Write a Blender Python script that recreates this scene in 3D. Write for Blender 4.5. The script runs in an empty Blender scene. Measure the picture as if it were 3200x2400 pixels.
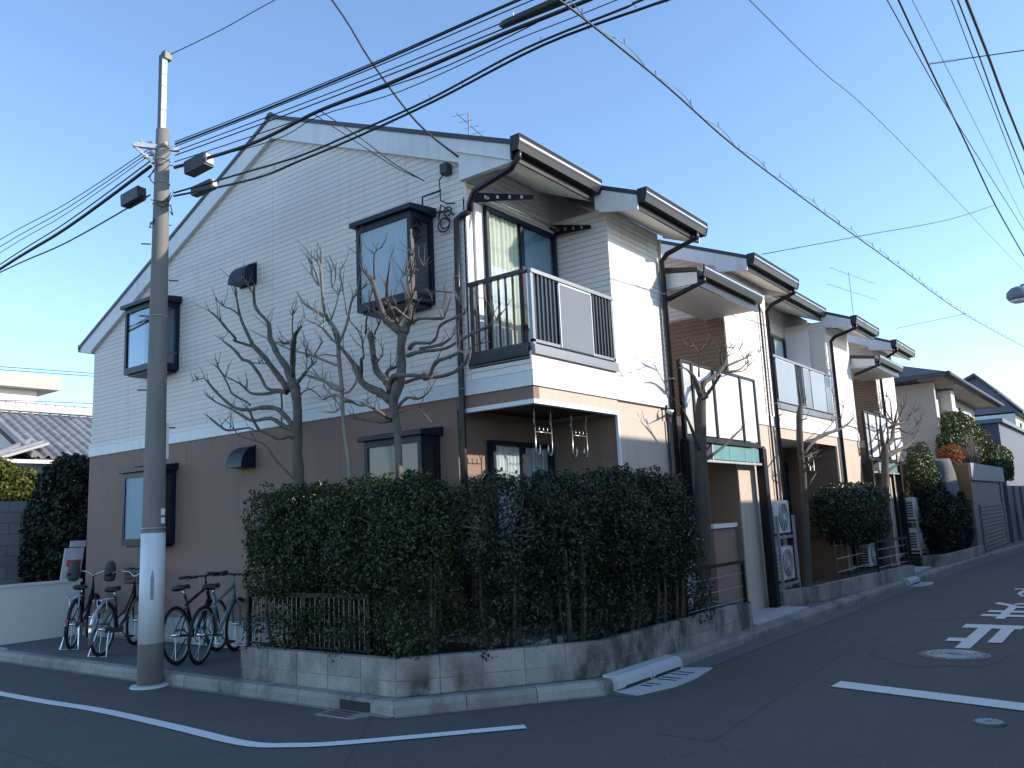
import bpy, bmesh, math, random
import numpy as np
from mathutils import Vector, Matrix

scene = bpy.context.scene
R = math.radians
rnd = random.Random(11)
nrs = np.random.RandomState(4)

# ------------------------------------------------------------------ camera
cam_d = bpy.data.cameras.new('camera')
cam = bpy.data.objects.new('camera', cam_d)
scene.collection.objects.link(cam)
scene.camera = cam
cam_d.sensor_width = 36.0
cam_d.lens = 29.198
cam_d.clip_start = 0.05
cam_d.clip_end = 2000.0
_yaw, _pitch, _roll = R(36.6443), R(9.2499), R(2.6377)
_f = Vector((math.cos(_pitch) * math.cos(_yaw), math.cos(_pitch) * math.sin(_yaw), math.sin(_pitch)))
_rt = Vector((math.sin(_yaw), -math.cos(_yaw), 0))
_up = _rt.cross(_f)
_c, _s = math.cos(_roll), math.sin(_roll)
_rt2 = _c * _rt - _s * _up
_up2 = _s * _rt + _c * _up
_m = Matrix((_rt2, _up2, -_f)).transposed().to_4x4()
_m.translation = Vector((-6.54, -4.61, 1.55))
cam.matrix_world = _m

# ------------------------------------------------------------------ sky and sun
SUN_EL, SUN_AZ = R(20.5), R(30.0)        # azimuth measured from -Y towards +X
sun_dir = Vector((math.sin(SUN_AZ) * math.cos(SUN_EL), -math.cos(SUN_AZ) * math.cos(SUN_EL), math.sin(SUN_EL)))
world = bpy.data.worlds.new('World')
scene.world = world
world.use_nodes = True
wn = world.node_tree.nodes
wn.clear()
w_out = wn.new('ShaderNodeOutputWorld')
w_bg = wn.new('ShaderNodeBackground')
w_sky = wn.new('ShaderNodeTexSky')
w_sky.sky_type = 'NISHITA'
w_sky.sun_disc = False
w_sky.sun_elevation = SUN_EL
w_sky.sun_rotation = R(180.0) - SUN_AZ
w_sky.altitude = 20.0
w_sky.air_density = 0.9
w_sky.dust_density = 0.3
w_sky.ozone_density = 2.8
w_bg.inputs['Strength'].default_value = 0.125
world.node_tree.links.new(w_sky.outputs[0], w_bg.inputs[0])
world.node_tree.links.new(w_bg.outputs[0], w_out.inputs[0])

sun_l = bpy.data.lights.new('sun', 'SUN')
sun_l.energy = 2.2
sun_l.angle = R(0.53)
sun_l.color = (1.0, 0.90, 0.78)
sun = bpy.data.objects.new('sun', sun_l)
scene.collection.objects.link(sun)
sun.rotation_euler = sun_dir.to_track_quat('Z', 'Y').to_euler()
sun.location = (10, -20, 20)

scene.view_settings.view_transform = 'Standard'
scene.view_settings.look = 'None'
scene.view_settings.gamma = 1.0
scene.view_settings.use_curve_mapping = False
scene.view_settings.exposure = 1.5
scene.render.engine = 'CYCLES'
scene.cycles.max_bounces = 8
scene.cycles.transparent_max_bounces = 16
scene.cycles.use_denoising = True

# ------------------------------------------------------------------ materials
MATS = {}
def _new(name):
    m = bpy.data.materials.new(name)
    m.use_nodes = True
    nt = m.node_tree
    b = nt.nodes['Principled BSDF']
    MATS[name] = m
    return m, nt, b

def _coord(nt, scale=(1, 1, 1)):
    tc = nt.nodes.new('ShaderNodeTexCoord')
    mp = nt.nodes.new('ShaderNodeMapping')
    mp.inputs['Scale'].default_value = scale
    nt.links.new(tc.outputs['Object'], mp.inputs[0])
    return mp.outputs[0]

def _noise(nt, vec, scale, detail=6, rough=0.6):
    n = nt.nodes.new('ShaderNodeTexNoise')
    n.inputs['Scale'].default_value = scale
    n.inputs['Detail'].default_value = detail
    n.inputs['Roughness'].default_value = rough
    nt.links.new(vec, n.inputs['Vector'])
    return n.outputs[0]

def _ramp(nt, fac, stops):
    r = nt.nodes.new('ShaderNodeValToRGB')
    els = r.color_ramp.elements
    while len(els) < len(stops):
        els.new(0.5)
    for e, (p, c) in zip(els, stops):
        e.position = p
        e.color = (c[0], c[1], c[2], 1)
    nt.links.new(fac, r.inputs[0])
    return r.outputs[0]

def _mix(nt, fac, a, b, mode='MIX'):
    m = nt.nodes.new('ShaderNodeMix')
    m.data_type = 'RGBA'
    m.blend_type = mode
    if isinstance(fac, (int, float)):
        m.inputs['Factor'].default_value = fac
    else:
        nt.links.new(fac, m.inputs['Factor'])
    for s, v in ((m.inputs[6], a), (m.inputs[7], b)):
        if isinstance(v, tuple):
            s.default_value = (v[0], v[1], v[2], 1)
        else:
            nt.links.new(v, s)
    return m.outputs[2]

def _bump(nt, b, fac, strength, dist=0.01):
    n = nt.nodes.new('ShaderNodeBump')
    n.inputs['Strength'].default_value = strength
    n.inputs['Distance'].default_value = dist
    nt.links.new(fac, n.inputs['Height'])
    nt.links.new(n.outputs[0], b.inputs['Normal'])

def sc(c, k):
    return (c[0] * k, c[1] * k, c[2] * k)

def surface(name, col, rough=0.7, var=0.12, scale=3.0, fine=60.0, bump=0.15, bdist=0.004, metal=0.0, spec=0.5,
            stretch=(1, 1, 1), tint=None, per_object=0.0, streak=0.0):
    """A painted, plastered or stony surface: uneven tone, fine grain, slight relief."""
    m, nt, b = _new(name)
    v = _coord(nt, stretch)
    n1 = _noise(nt, v, scale)
    n2 = _noise(nt, v, fine, 3)
    c = _ramp(nt, n1, [(0.28, sc(col, 1 - var)), (0.72, sc(col, 1 + var))])
    if tint:
        n3 = _noise(nt, v, scale * 0.37, 4)
        f = _ramp(nt, n3, [(0.45, (0, 0, 0)), (0.7, (1, 1, 1))])
        c = _mix(nt, f, c, tint)
    c = _mix(nt, 0.25, c, _ramp(nt, n2, [(0.3, sc(col, 0.75)), (0.7, sc(col, 1.25))]))
    if streak:
        n4 = _noise(nt, _coord(nt, (5, 5, 0.35)), 2.0, 6, 0.65)
        n5 = _noise(nt, _coord(nt), 0.6, 3)
        f4 = _mix(nt, 1.0, _ramp(nt, n4, [(0.48, (0, 0, 0)), (0.72, (1, 1, 1))]), _ramp(nt, n5, [(0.35, (0.1, 0.1, 0.1)), (0.65, (1, 1, 1))]), 'MULTIPLY')
        c = _mix(nt, f4, c, sc((col[0] * 0.98, col[1] * 0.97, col[2] * 0.93), 1 - streak))
    if per_object:
        oi = nt.nodes.new('ShaderNodeObjectInfo')
        g = _ramp(nt, oi.outputs['Random'], [(0.0, (1 - per_object,) * 3), (1.0, (1 + per_object * 0.6,) * 3)])
        c = _mix(nt, 1.0, c, g, 'MULTIPLY')
    nt.links.new(c, b.inputs['Base Color'])
    b.inputs['Roughness'].default_value = rough
    b.inputs['Metallic'].default_value = metal
    b.inputs['Specular IOR Level'].default_value = spec
    if bump:
        _bump(nt, b, n2, bump, bdist)
    return m

def stained(name, col, dirt, rough=0.85, low=0.42, high=0.66, scale=2.2, stretch=(1, 1, 1), per_object=0.1, bump=0.4):
    """Weathered concrete with blotches and runs of dirt."""
    m, nt, b = _new(name)
    v = _coord(nt)
    vs = _coord(nt, stretch)
    n1 = _noise(nt, vs, scale, 8, 0.65)
    n2 = _noise(nt, v, 45, 4)
    n3 = _noise(nt, v, 0.9, 3)
    f = _ramp(nt, n1, [(low, (0, 0, 0)), (high, (1, 1, 1))])
    f2 = _ramp(nt, n3, [(0.35, (0.15, 0.15, 0.15)), (0.65, (1, 1, 1))])
    f = _mix(nt, 1.0, f, f2, 'MULTIPLY')
    base = _mix(nt, 0.5, _ramp(nt, n2, [(0.3, sc(col, 0.8)), (0.7, sc(col, 1.2))]), col)
    c = _mix(nt, f, base, dirt)
    oi = nt.nodes.new('ShaderNodeObjectInfo')
    g = _ramp(nt, oi.outputs['Random'], [(0.0, (1 - per_object,) * 3), (1.0, (1 + per_object,) * 3)])
    c = _mix(nt, 1.0, c, g, 'MULTIPLY')
    nt.links.new(c, b.inputs['Base Color'])
    b.inputs['Roughness'].default_value = rough
    _bump(nt, b, n2, bump, 0.006)
    return m

def glassy(name, tint=(0.9, 0.95, 0.97), mirror=0.06):
    """A window pane: see-through with a mirror-like reflection that grows at grazing angles."""
    m, nt, b = _new(name)
    nt.nodes.remove(b)
    out = nt.nodes['Material Output']
    tr = nt.nodes.new('ShaderNodeBsdfTransparent')
    tr.inputs[0].default_value = (*tint, 1)
    gl = nt.nodes.new('ShaderNodeBsdfGlossy')
    gl.inputs['Roughness'].default_value = 0.015
    gl.inputs[0].default_value = (0.9, 0.95, 1.0, 1)
    fr = nt.nodes.new('ShaderNodeLayerWeight')
    fr.inputs['Blend'].default_value = 0.5
    pw = nt.nodes.new('ShaderNodeMath')
    pw.operation = 'POWER'
    pw.inputs[1].default_value = 4.0
    nt.links.new(fr.outputs['Facing'], pw.inputs[0])
    ad = nt.nodes.new('ShaderNodeMath')
    ad.operation = 'ADD'
    ad.use_clamp = True
    ad.inputs[1].default_value = mirror
    nt.links.new(pw.outputs[0], ad.inputs[0])
    mx = nt.nodes.new('ShaderNodeMixShader')
    nt.links.new(ad.outputs[0], mx.inputs[0])
    nt.links.new(tr.outputs[0], mx.inputs[1])
    nt.links.new(gl.outputs[0], mx.inputs[2])
    nt.links.new(mx.outputs[0], out.inputs[0])
    return m

def leafy(name, c_dark, c_light, rough=0.38, transl=0.25, spec=0.5):
    m, nt, b = _new(name)
    g = nt.nodes.new('ShaderNodeNewGeometry')
    c = _ramp(nt, g.outputs['Random Per Island'], [(0.0, c_dark), (0.55, tuple((a + d) / 2 for a, d in zip(c_dark, c_light))), (1.0, c_light)])
    nt.links.new(c, b.inputs['Base Color'])
    b.inputs['Roughness'].default_value = rough
    b.inputs['Specular IOR Level'].default_value = spec
    tl = nt.nodes.new('ShaderNodeBsdfTranslucent')
    nt.links.new(c, tl.inputs[0])
    mx = nt.nodes.new('ShaderNodeMixShader')
    mx.inputs[0].default_value = transl
    nt.links.new(b.outputs[0], mx.inputs[1])
    nt.links.new(tl.outputs[0], mx.inputs[2])
    nt.links.new(mx.outputs[0], nt.nodes['Material Output'].inputs[0])
    return m

def asphalt():
    m, nt, b = _new('asphalt')
    v = _coord(nt)
    big = _noise(nt, v, 0.35, 5, 0.55)
    mid = _noise(nt, _coord(nt, (0.6, 2.2, 1)), 1.1, 6, 0.6)
    fine = _noise(nt, v, 150, 3)
    vo = nt.nodes.new('ShaderNodeTexVoronoi')
    vo.inputs['Scale'].default_value = 70
    nt.links.new(v, vo.inputs['Vector'])
    c = _ramp(nt, big, [(0.3, (0.094, 0.090, 0.085)), (0.7, (0.124, 0.118, 0.111))])
    c = _mix(nt, 0.45, c, _ramp(nt, mid, [(0.3, (0.082, 0.078, 0.074)), (0.7, (0.136, 0.129, 0.121))]))
    c = _mix(nt, 0.5, c, _ramp(nt, vo.outputs['Distance'], [(0.0, (0.21, 0.205, 0.2)), (0.45, (0.062, 0.061, 0.060))]))
    # faint old cracks
    wv = nt.nodes.new('ShaderNodeTexVoronoi')
    wv.feature = 'DISTANCE_TO_EDGE'
    wv.inputs['Scale'].default_value = 0.33
    dm = _noise(nt, v, 1.3, 5)
    vm = nt.nodes.new('ShaderNodeVectorMath')
    vm.operation = 'ADD'
    cs = nt.nodes.new('ShaderNodeCombineXYZ')
    nt.links.new(dm, cs.inputs[0])
    nt.links.new(dm, cs.inputs[1])
    nt.links.new(v, vm.inputs[0])
    nt.links.new(cs.outputs[0], vm.inputs[1])
    nt.links.new(vm.outputs[0], wv.inputs['Vector'])
    cr = _ramp(nt, wv.outputs['Distance'], [(0.0, (0.45, 0.45, 0.45)), (0.006, (1, 1, 1))])
    c = _mix(nt, 0.35, c, _mix(nt, 1.0, c, cr, 'MULTIPLY'))
    nt.links.new(c, b.inputs['Base Color'])
    b.inputs['Roughness'].default_value = 0.82
    b.inputs['Specular IOR Level'].default_value = 0.35
    _bump(nt, b, fine, 0.5, 0.006)
    return m

def worn_paint():
    m, nt, b = _new('road_paint')
    v = _coord(nt)
    n = _noise(nt, v, 9, 8, 0.7)
    n2 = _noise(nt, v, 90, 3)
    f = _ramp(nt, n, [(0.30, (1, 1, 1)), (0.40, (0, 0, 0))])
    c = _mix(nt, f, _ramp(nt, n2, [(0.3, (0.62, 0.62, 0.61)), (0.7, (0.78, 0.78, 0.77))]), (0.24, 0.24, 0.24))
    nt.links.new(c, b.inputs['Base Color'])
    b.inputs['Roughness'].default_value = 0.7
    _bump(nt, b, n2, 0.3, 0.003)
    return m

asphalt()
stained('asphalt_patch', (0.078, 0.075, 0.071), (0.10, 0.097, 0.092), 0.88, 0.4, 0.65, 3.0, (1, 1, 1), 0.0, 0.6)
worn_paint()
surface('pane_beige', (0.17, 0.155, 0.125), 0.2, 0.2, 1.2, 40, 0.05, stretch=(1, 1, 0.6), spec=0.5)
surface('parapet_grey', (0.24, 0.255, 0.27), 0.7, 0.1, 2, 60, 0.1)
surface('siding', (0.79, 0.715, 0.675), 0.62, 0.04, 1.4, 90, 0.12, 0.002, tint=(0.74, 0.66, 0.615), per_object=0.04, streak=0.16)
surface('siding_plain', (0.77, 0.71, 0.67), 0.65, 0.05, 1.4, 90, 0.1, 0.002)
surface('facade_tile', (0.70, 0.68, 0.65), 0.5, 0.05, 2.0, 80, 0.1, 0.002, per_object=0.06)
surface('trim_white', (0.74, 0.74, 0.74), 0.5, 0.04, 2.0, 60, 0.05, streak=0.18)
surface('soffit', (0.84, 0.81, 0.72), 0.75, 0.05, 2.5, 70, 0.08)
surface('brown_wall', (0.25, 0.168, 0.130), 0.85, 0.08, 0.9, 130, 0.25, 0.003, tint=(0.22, 0.148, 0.115), streak=0.22)
surface('cream_wall', (0.53, 0.445, 0.365), 0.85, 0.06, 1.2, 130, 0.25, 0.003, streak=0.2)
surface('porch_brown', (0.27, 0.185, 0.135), 0.8, 0.08, 1.5, 100, 0.2, stretch=(1, 1, 8))
surface('foundation', (0.40, 0.40, 0.40), 0.85, 0.1, 2.0, 80, 0.3, tint=(0.30, 0.30, 0.29))
surface('dark_metal', (0.016, 0.015, 0.018), 0.35, 0.25, 6, 90, 0.05, metal=0.0, spec=0.4)
surface('roof_metal', (0.04, 0.037, 0.044), 0.45, 0.15, 3, 60, 0.1, spec=0.5)
surface('navy_frame', (0.009, 0.012, 0.026), 0.42, 0.2, 5, 60, 0.03, spec=0.3)
surface('black_steel', (0.006, 0.006, 0.009), 0.45, 0.3, 5, 80, 0.08, spec=0.3)
surface('aluminium', (0.52, 0.52, 0.52), 0.35, 0.08, 6, 80, 0.03, metal=0.85)
surface('galvanised', (0.42, 0.44, 0.46), 0.45, 0.15, 8, 60, 0.05, metal=0.6)
surface('railing_grey', (0.22, 0.22, 0.22), 0.35, 0.1, 6, 80, 0.03, metal=0.5)
surface('curtain_cream', (0.70, 0.66, 0.50), 0.9, 0.05, 4, 120, 0.1)
surface('curtain_white', (0.72, 0.72, 0.68), 0.9, 0.05, 4, 120, 0.1)
surface('frosted', (0.30, 0.38, 0.44), 0.12, 0.22, 2.2, 40, 0.25, 0.003, stretch=(1, 1, 0.5), spec=0.6, tint=(0.42, 0.45, 0.42))
surface('frosted_panel', (0.50, 0.50, 0.49), 0.3, 0.05, 2, 60, 0.05)
surface('white_panel', (0.76, 0.76, 0.75), 0.4, 0.04, 2, 60, 0.04)
surface('blue_blind', (0.22, 0.32, 0.38), 0.55, 0.12, 1.5, 40, 0.05, stretch=(1, 6, 0.4))
surface('dark_room', (0.03, 0.03, 0.032), 0.9, 0.2, 2, 30, 0)
surface('teal_sheet', (0.16, 0.33, 0.33), 0.25, 0.15, 3, 60, 0.05)
surface('pole_concrete', (0.20, 0.19, 0.17), 0.8, 0.15, 3, 120, 0.2, stretch=(3, 3, 0.6), tint=(0.15, 0.145, 0.135))
surface('pole_wrap', (0.68, 0.69, 0.70), 0.5, 0.06, 3, 90, 0.08, streak=0.2)
surface('plate', (0.62, 0.62, 0.60), 0.5, 0.08, 8, 60, 0.05)
surface('cable_black', (0.012, 0.012, 0.014), 0.5, 0.2, 8, 40, 0)
surface('cable_brown', (0.06, 0.045, 0.04), 0.6, 0.3, 6, 40, 0)
surface('closure_box', (0.028, 0.03, 0.036), 0.5, 0.2, 6, 60, 0.06)
surface('bark', (0.135, 0.115, 0.095), 0.9, 0.4, 14, 90, 0.9, 0.01, stretch=(1, 1, 0.45), tint=(0.06, 0.05, 0.042))
surface('bark_dark', (0.075, 0.066, 0.056), 0.9, 0.3, 9, 90, 0.8, 0.008, stretch=(1, 1, 0.45))
surface('bark_pale', (0.25, 0.22, 0.185), 0.85, 0.35, 9, 90, 0.5, 0.006, stretch=(1, 1, 0.6))
surface('moss', (0.10, 0.12, 0.03), 0.95, 0.3, 12, 120, 0.6, 0.006)
surface('soil', (0.045, 0.035, 0.027), 0.95, 0.3, 5, 60, 0.9, 0.03)
surface('rubber', (0.012, 0.012, 0.013), 0.7, 0.2, 10, 90, 0.1)
surface('bike_black', (0.012, 0.013, 0.018), 0.25, 0.2, 8, 60, 0)
surface('bike_mint', (0.16, 0.28, 0.28), 0.25, 0.1, 8, 60, 0)
surface('bike_silver', (0.62, 0.64, 0.66), 0.22, 0.05, 8, 60, 0, metal=0.9)
surface('saddle', (0.015, 0.015, 0.017), 0.5, 0.2, 10, 90, 0.1)
surface('cloth_grey', (0.07, 0.075, 0.07), 0.9, 0.2, 9, 120, 0.3)
surface('wicker', (0.06, 0.055, 0.06), 0.7, 0.2, 12, 90, 0.2)
surface('ac_white', (0.66, 0.66, 0.64), 0.4, 0.05, 3, 70, 0.04)
surface('ac_dark', (0.04, 0.042, 0.05), 0.5, 0.2, 6, 60, 0)
surface('iron', (0.10, 0.105, 0.11), 0.5, 0.3, 14, 90, 0.4, 0.004, metal=0.5)
surface('pale_concrete', (0.46, 0.47, 0.48), 0.8, 0.08, 3, 110, 0.3)
surface('floor_tile', (0.44, 0.45, 0.47), 0.6, 0.1, 3, 70, 0.1, per_object=0.1)
surface('render_white', (0.66, 0.65, 0.62), 0.85, 0.05, 1.2, 100, 0.2, tint=(0.58, 0.57, 0.54))
surface('plaster', (0.70, 0.69, 0.66), 0.85, 0.05, 1.2, 100, 0.15)
surface('beige_wall', (0.46, 0.42, 0.38), 0.85, 0.07, 1.2, 100, 0.2)
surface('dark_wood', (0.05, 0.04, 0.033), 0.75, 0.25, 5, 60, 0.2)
surface('rail_panel', (0.155, 0.155, 0.15), 0.22, 0.08, 2, 60, 0.03)
surface('rail_panel_pale', (0.26, 0.265, 0.27), 0.25, 0.08, 2, 60, 0.03)
surface('kawara', (0.27, 0.27, 0.275), 0.42, 0.15, 6, 60, 0.15, per_object=0.25)
surface('slate_roof', (0.06, 0.063, 0.075), 0.55, 0.15, 3, 40, 0.2)
surface('blue_grey', (0.12, 0.14, 0.18), 0.7, 0.1, 1.5, 60, 0.1)
surface('navy_wall', (0.05, 0.065, 0.10), 0.6, 0.1, 1.5, 60, 0.1)
surface('boulder', (0.15, 0.15, 0.155), 0.9, 0.25, 2.5, 30, 0.9, 0.03)
surface('bounce_tan', (0.26, 0.145, 0.06), 0.8, 0.15, 3, 60, 0.2)  # garage side tone with warm bounced light put into the colour
surface('garage_grey', (0.15, 0.15, 0.15), 0.7, 0.12, 2, 60, 0.15)
surface('poster_red', (0.55, 0.10, 0.08), 0.6, 0.1, 6, 60, 0)
surface('poster_white', (0.60, 0.62, 0.66), 0.6, 0.1, 6, 60, 0)
surface('poster_blue', (0.12, 0.18, 0.34), 0.6, 0.1, 6, 60, 0)
surface('lamp_grey', (0.16, 0.19, 0.25), 0.4, 0.1, 6, 60, 0)
stained('block', (0.33, 0.315, 0.28), (0.055, 0.05, 0.038), 0.88, 0.40, 0.60, 2.6, (1, 1, 0.55), 0.13)
stained('kerb_stone', (0.27, 0.262, 0.245), (0.08, 0.078, 0.07), 0.9, 0.45, 0.7, 3.0, (1, 1, 1), 0.15)
stained('pavement', (0.12, 0.12, 0.12), (0.075, 0.075, 0.075), 0.85, 0.4, 0.7, 1.2, (1, 1, 1), 0.0)
stained('old_block_wall', (0.17, 0.18, 0.19), (0.07, 0.08, 0.085), 0.9, 0.4, 0.62, 1.4, (1, 1, 0.3), 0.1)
glassy('glass')
glassy('glass_dark', (0.55, 0.6, 0.65), 0.10)
leafy('leaf_hedge', (0.010, 0.020, 0.008), (0.055, 0.085, 0.022), 0.35)
leafy('leaf_hedge_b', (0.010, 0.018, 0.010), (0.045, 0.062, 0.030), 0.32)
leafy('leaf_round', (0.012, 0.022, 0.012), (0.050, 0.075, 0.035), 0.36)
leafy('leaf_topiary', (0.05, 0.065, 0.006), (0.16, 0.16, 0.018), 0.5, 0.35)
leafy('leaf_dark', (0.006, 0.010, 0.006), (0.022, 0.030, 0.014), 0.45)
leafy('leaf_garden', (0.020, 0.038, 0.010), (0.090, 0.120, 0.030), 0.45)
leafy('leaf_rust', (0.16, 0.05, 0.012), (0.34, 0.11, 0.03), 0.6)
leafy('leaf_dry', (0.14, 0.11, 0.08), (0.30, 0.24, 0.18), 0.8)

# ------------------------------------------------------------------ mesh helpers
COL = scene.collection

class MB:
    """Collects boxes, prisms, tubes and discs; build() links them as ONE mesh object."""
    def __init__(self):
        self.v, self.f = [], []

    def add(self, vs, fs):
        o = len(self.v)
        self.v += [tuple(p) for p in vs]
        self.f += [tuple(i + o for i in f) for f in fs]
        return self

    def box(self, x0, x1, y0, y1, z0, z1):
        x0, x1 = sorted((x0, x1)); y0, y1 = sorted((y0, y1)); z0, z1 = sorted((z0, z1))
        vs = [(x0, y0, z0), (x1, y0, z0), (x1, y1, z0), (x0, y1, z0), (x0, y0, z1), (x1, y0, z1), (x1, y1, z1), (x0, y1, z1)]
        return self.add(vs, [(0, 3, 2, 1), (4, 5, 6, 7), (0, 1, 5, 4), (1, 2, 6, 5), (2, 3, 7, 6), (3, 0, 4, 7)])

    def obox(self, c, u, w, n, hu, hw, hn):
        """Box about c with half sizes along the unit axes u, w, n."""
        c, u, w, n = Vector(c), Vector(u).normalized(), Vector(w).normalized(), Vector(n).normalized()
        vs = []
        for a, b_, d in ((-1, -1, -1), (1, -1, -1), (1, 1, -1), (-1, 1, -1), (-1, -1, 1), (1, -1, 1), (1, 1, 1), (-1, 1, 1)):
            vs.append(c + u * hu * a + w * hw * b_ + n * hn * d)
        return self.add(vs, [(0, 3, 2, 1), (4, 5, 6, 7), (0, 1, 5, 4), (1, 2, 6, 5), (2, 3, 7, 6), (3, 0, 4, 7)])

    def beam(self, a, b_, w, h, up=(0, 0, 1)):
        """Rectangular bar from a to b."""
        a, b_ = Vector(a), Vector(b_)
        d = (b_ - a)
        s = d.cross(Vector(up))
        if s.length < 1e-6:
            s = d.cross(Vector((1, 0, 0)))
        n = s.cross(d)
        return self.obox((a + b_) / 2, d, s, n, d.length / 2, w / 2, h / 2)

    def prism(self, poly, axis, a0, a1):
        """Extrude a 2-D polygon. axis 'x': poly is (y,z); 'y': (x,z); 'z': (x,y)."""
        def P(p, a):
            return {'x': (a, p[0], p[1]), 'y': (p[0], a, p[1]), 'z': (p[0], p[1], a)}[axis]
        n = len(poly)
        vs = [P(p, a0) for p in poly] + [P(p, a1) for p in poly]
        fs = [tuple(range(n)), tuple(range(2 * n - 1, n - 1, -1))]
        for i in range(n):
            j = (i + 1) % n
            fs.append((i, i + n, j + n, j))
        return self.add(vs, fs)

    def sheet(self, poly, z):
        return self.add([(p[0], p[1], z) for p in poly], [tuple(range(len(poly)))])

    def quad(self, *p):
        return self.add(p, [tuple(range(len(p)))])

    def tube(self, pts, r, n=8, cap=True):
        pts = [Vector(p) for p in pts]
        rs = r if isinstance(r, (list, tuple)) else [r] * len(pts)
        vs, fs = [], []
        ref = None
        for i, p in enumerate(pts):
            if i == 0:
                d = pts[1] - p
            elif i == len(pts) - 1:
                d = p - pts[i - 1]
            else:
                d = (pts[i + 1] - p).normalized() + (p - pts[i - 1]).normalized()
            if d.length < 1e-9:
                d = Vector((0, 0, 1))
            d.normalize()
            if ref is None:
                ref = d.orthogonal().normalized()
            else:
                ref = (ref - d * ref.dot(d))
                ref = ref.normalized() if ref.length > 1e-6 else d.orthogonal().normalized()
            s = d.cross(ref)
            for k in range(n):
                a = 2 * math.pi * k / n
                vs.append(p + (ref * math.cos(a) + s * math.sin(a)) * rs[i])
        for i in range(len(pts) - 1):
            for k in range(n):
                k2 = (k + 1) % n
                fs.append((i * n + k, i * n + k2, (i + 1) * n + k2, (i + 1) * n + k))
        if cap:
            fs.append(tuple(range(n - 1, -1, -1)))
            fs.append(tuple((len(pts) - 1) * n + k for k in range(n)))
        return self.add(vs, fs)

    def ring(self, c, axis, R0, r, n=28, m=6, a0=0.0, a1=2 * math.pi):
        """A tyre-like ring (or an arc of one) of radius R0 about c."""
        axis = Vector(axis).normalized()
        u = axis.orthogonal().normalized() if abs(axis.z) > 0.9 else Vector((0, 0, 1)).cross(axis).normalized()
        w = axis.cross(u)
        full = abs(a1 - a0 - 2 * math.pi) < 1e-6
        cnt = n if full else n + 1
        vs, fs = [], []
        for i in range(cnt):
            a = a0 + (a1 - a0) * i / n
            d = u * math.cos(a) + w * math.sin(a)
            for k in range(m):
                b_ = 2 * math.pi * k / m
                vs.append(Vector(c) + d * (R0 + r * math.cos(b_)) + axis * r * math.sin(b_))
        for i in range(n):
            j = (i + 1) % cnt
            for k in range(m):
                k2 = (k + 1) % m
                fs.append((i * m + k, j * m + k, j * m + k2, i * m + k2))
        return self.add(vs, fs)

    def lathe(self, c, prof, n=24, axis='z'):
        """prof: list of (radius, height) about an axis through c."""
        vs, fs = [], []
        for rr, h in prof:
            for k in range(n):
                a = 2 * math.pi * k / n
                x, y = rr * math.cos(a), rr * math.sin(a)
                p = {'z': (x, y, h), 'x': (h, x, y), 'y': (y, h, x)}[axis]
                vs.append((c[0] + p[0], c[1] + p[1], c[2] + p[2]))
        m = len(prof)
        for i in range(m - 1):
            for k in range(n):
                k2 = (k + 1) % n
                fs.append((i * n + k, i * n + k2, (i + 1) * n + k2, (i + 1) * n + k))
        fs.append(tuple(range(n - 1, -1, -1)))
        fs.append(tuple((m - 1) * n + k for k in range(n)))
        return self.add(vs, fs)

    def mesh(self, name, mat, smooth=False, bevel=0.0):
        me = bpy.data.meshes.new(name)
        me.from_pydata(self.v, [], self.f)
        bm = bmesh.new()
        bm.from_mesh(me)
        bmesh.ops.recalc_face_normals(bm, faces=bm.faces)
        if bevel:
            bmesh.ops.bevel(bm, geom=list(bm.edges), offset=bevel, segments=2, profile=0.6, affect='EDGES', clamp_overlap=True)
        bm.to_mesh(me)
        bm.free()
        if smooth:
            me.polygons.foreach_set('use_smooth', [True] * len(me.polygons))
        me.materials.append(MATS[mat])
        return me

    def build(self, name, mat, parent=None, smooth=False, bevel=0.0, kind=None):
        return link(name, self.mesh(name, mat, smooth, bevel), parent, kind)

def link(name, me, parent=None, kind=None):
    o = bpy.data.objects.new(name, me)
    COL.objects.link(o)
    if parent is not None:
        attach(o, parent)
    if kind:
        o['kind'] = kind
    return o

ORIGIN = {}
def attach(o, parent):
    """Parent o, keeping its mesh in the coordinates it was drawn in."""
    o.parent = parent
    off = ORIGIN.get(parent.name, Vector((0, 0, 0)))
    o.matrix_parent_inverse = Matrix.Translation(-off)
    ORIGIN[o.name] = Vector((0, 0, 0))

def thing(name, label, cat, loc=(0, 0, 0), group=None):
    """An Empty at the thing's base; its parts are drawn in scene coordinates."""
    o = bpy.data.objects.new(name, None)
    COL.objects.link(o)
    o.location = loc
    o.empty_display_size = 0.2
    ORIGIN[o.name] = Vector(loc)
    tag(o, label, cat, group)
    return o

def tag(o, label, cat, group=None):
    o['label'] = label
    o['category'] = cat
    if group:
        o['group'] = group
    return o

def struct(o):
    o['kind'] = 'structure'
    return o

def clip(poly, a, b_, c):
    """Keep the part of a convex 2-D polygon where a*x + b*y <= c."""
    out = []
    n = len(poly)
    for i in range(n):
        p, q = poly[i], poly[(i + 1) % n]
        dp, dq = a * p[0] + b_ * p[1] - c, a * q[0] + b_ * q[1] - c
        if dp <= 0:
            out.append(p)
        if dp * dq < 0:
            t = dp / (dp - dq)
            out.append((p[0] + (q[0] - p[0]) * t, p[1] + (q[1] - p[1]) * t))
    return out

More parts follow.
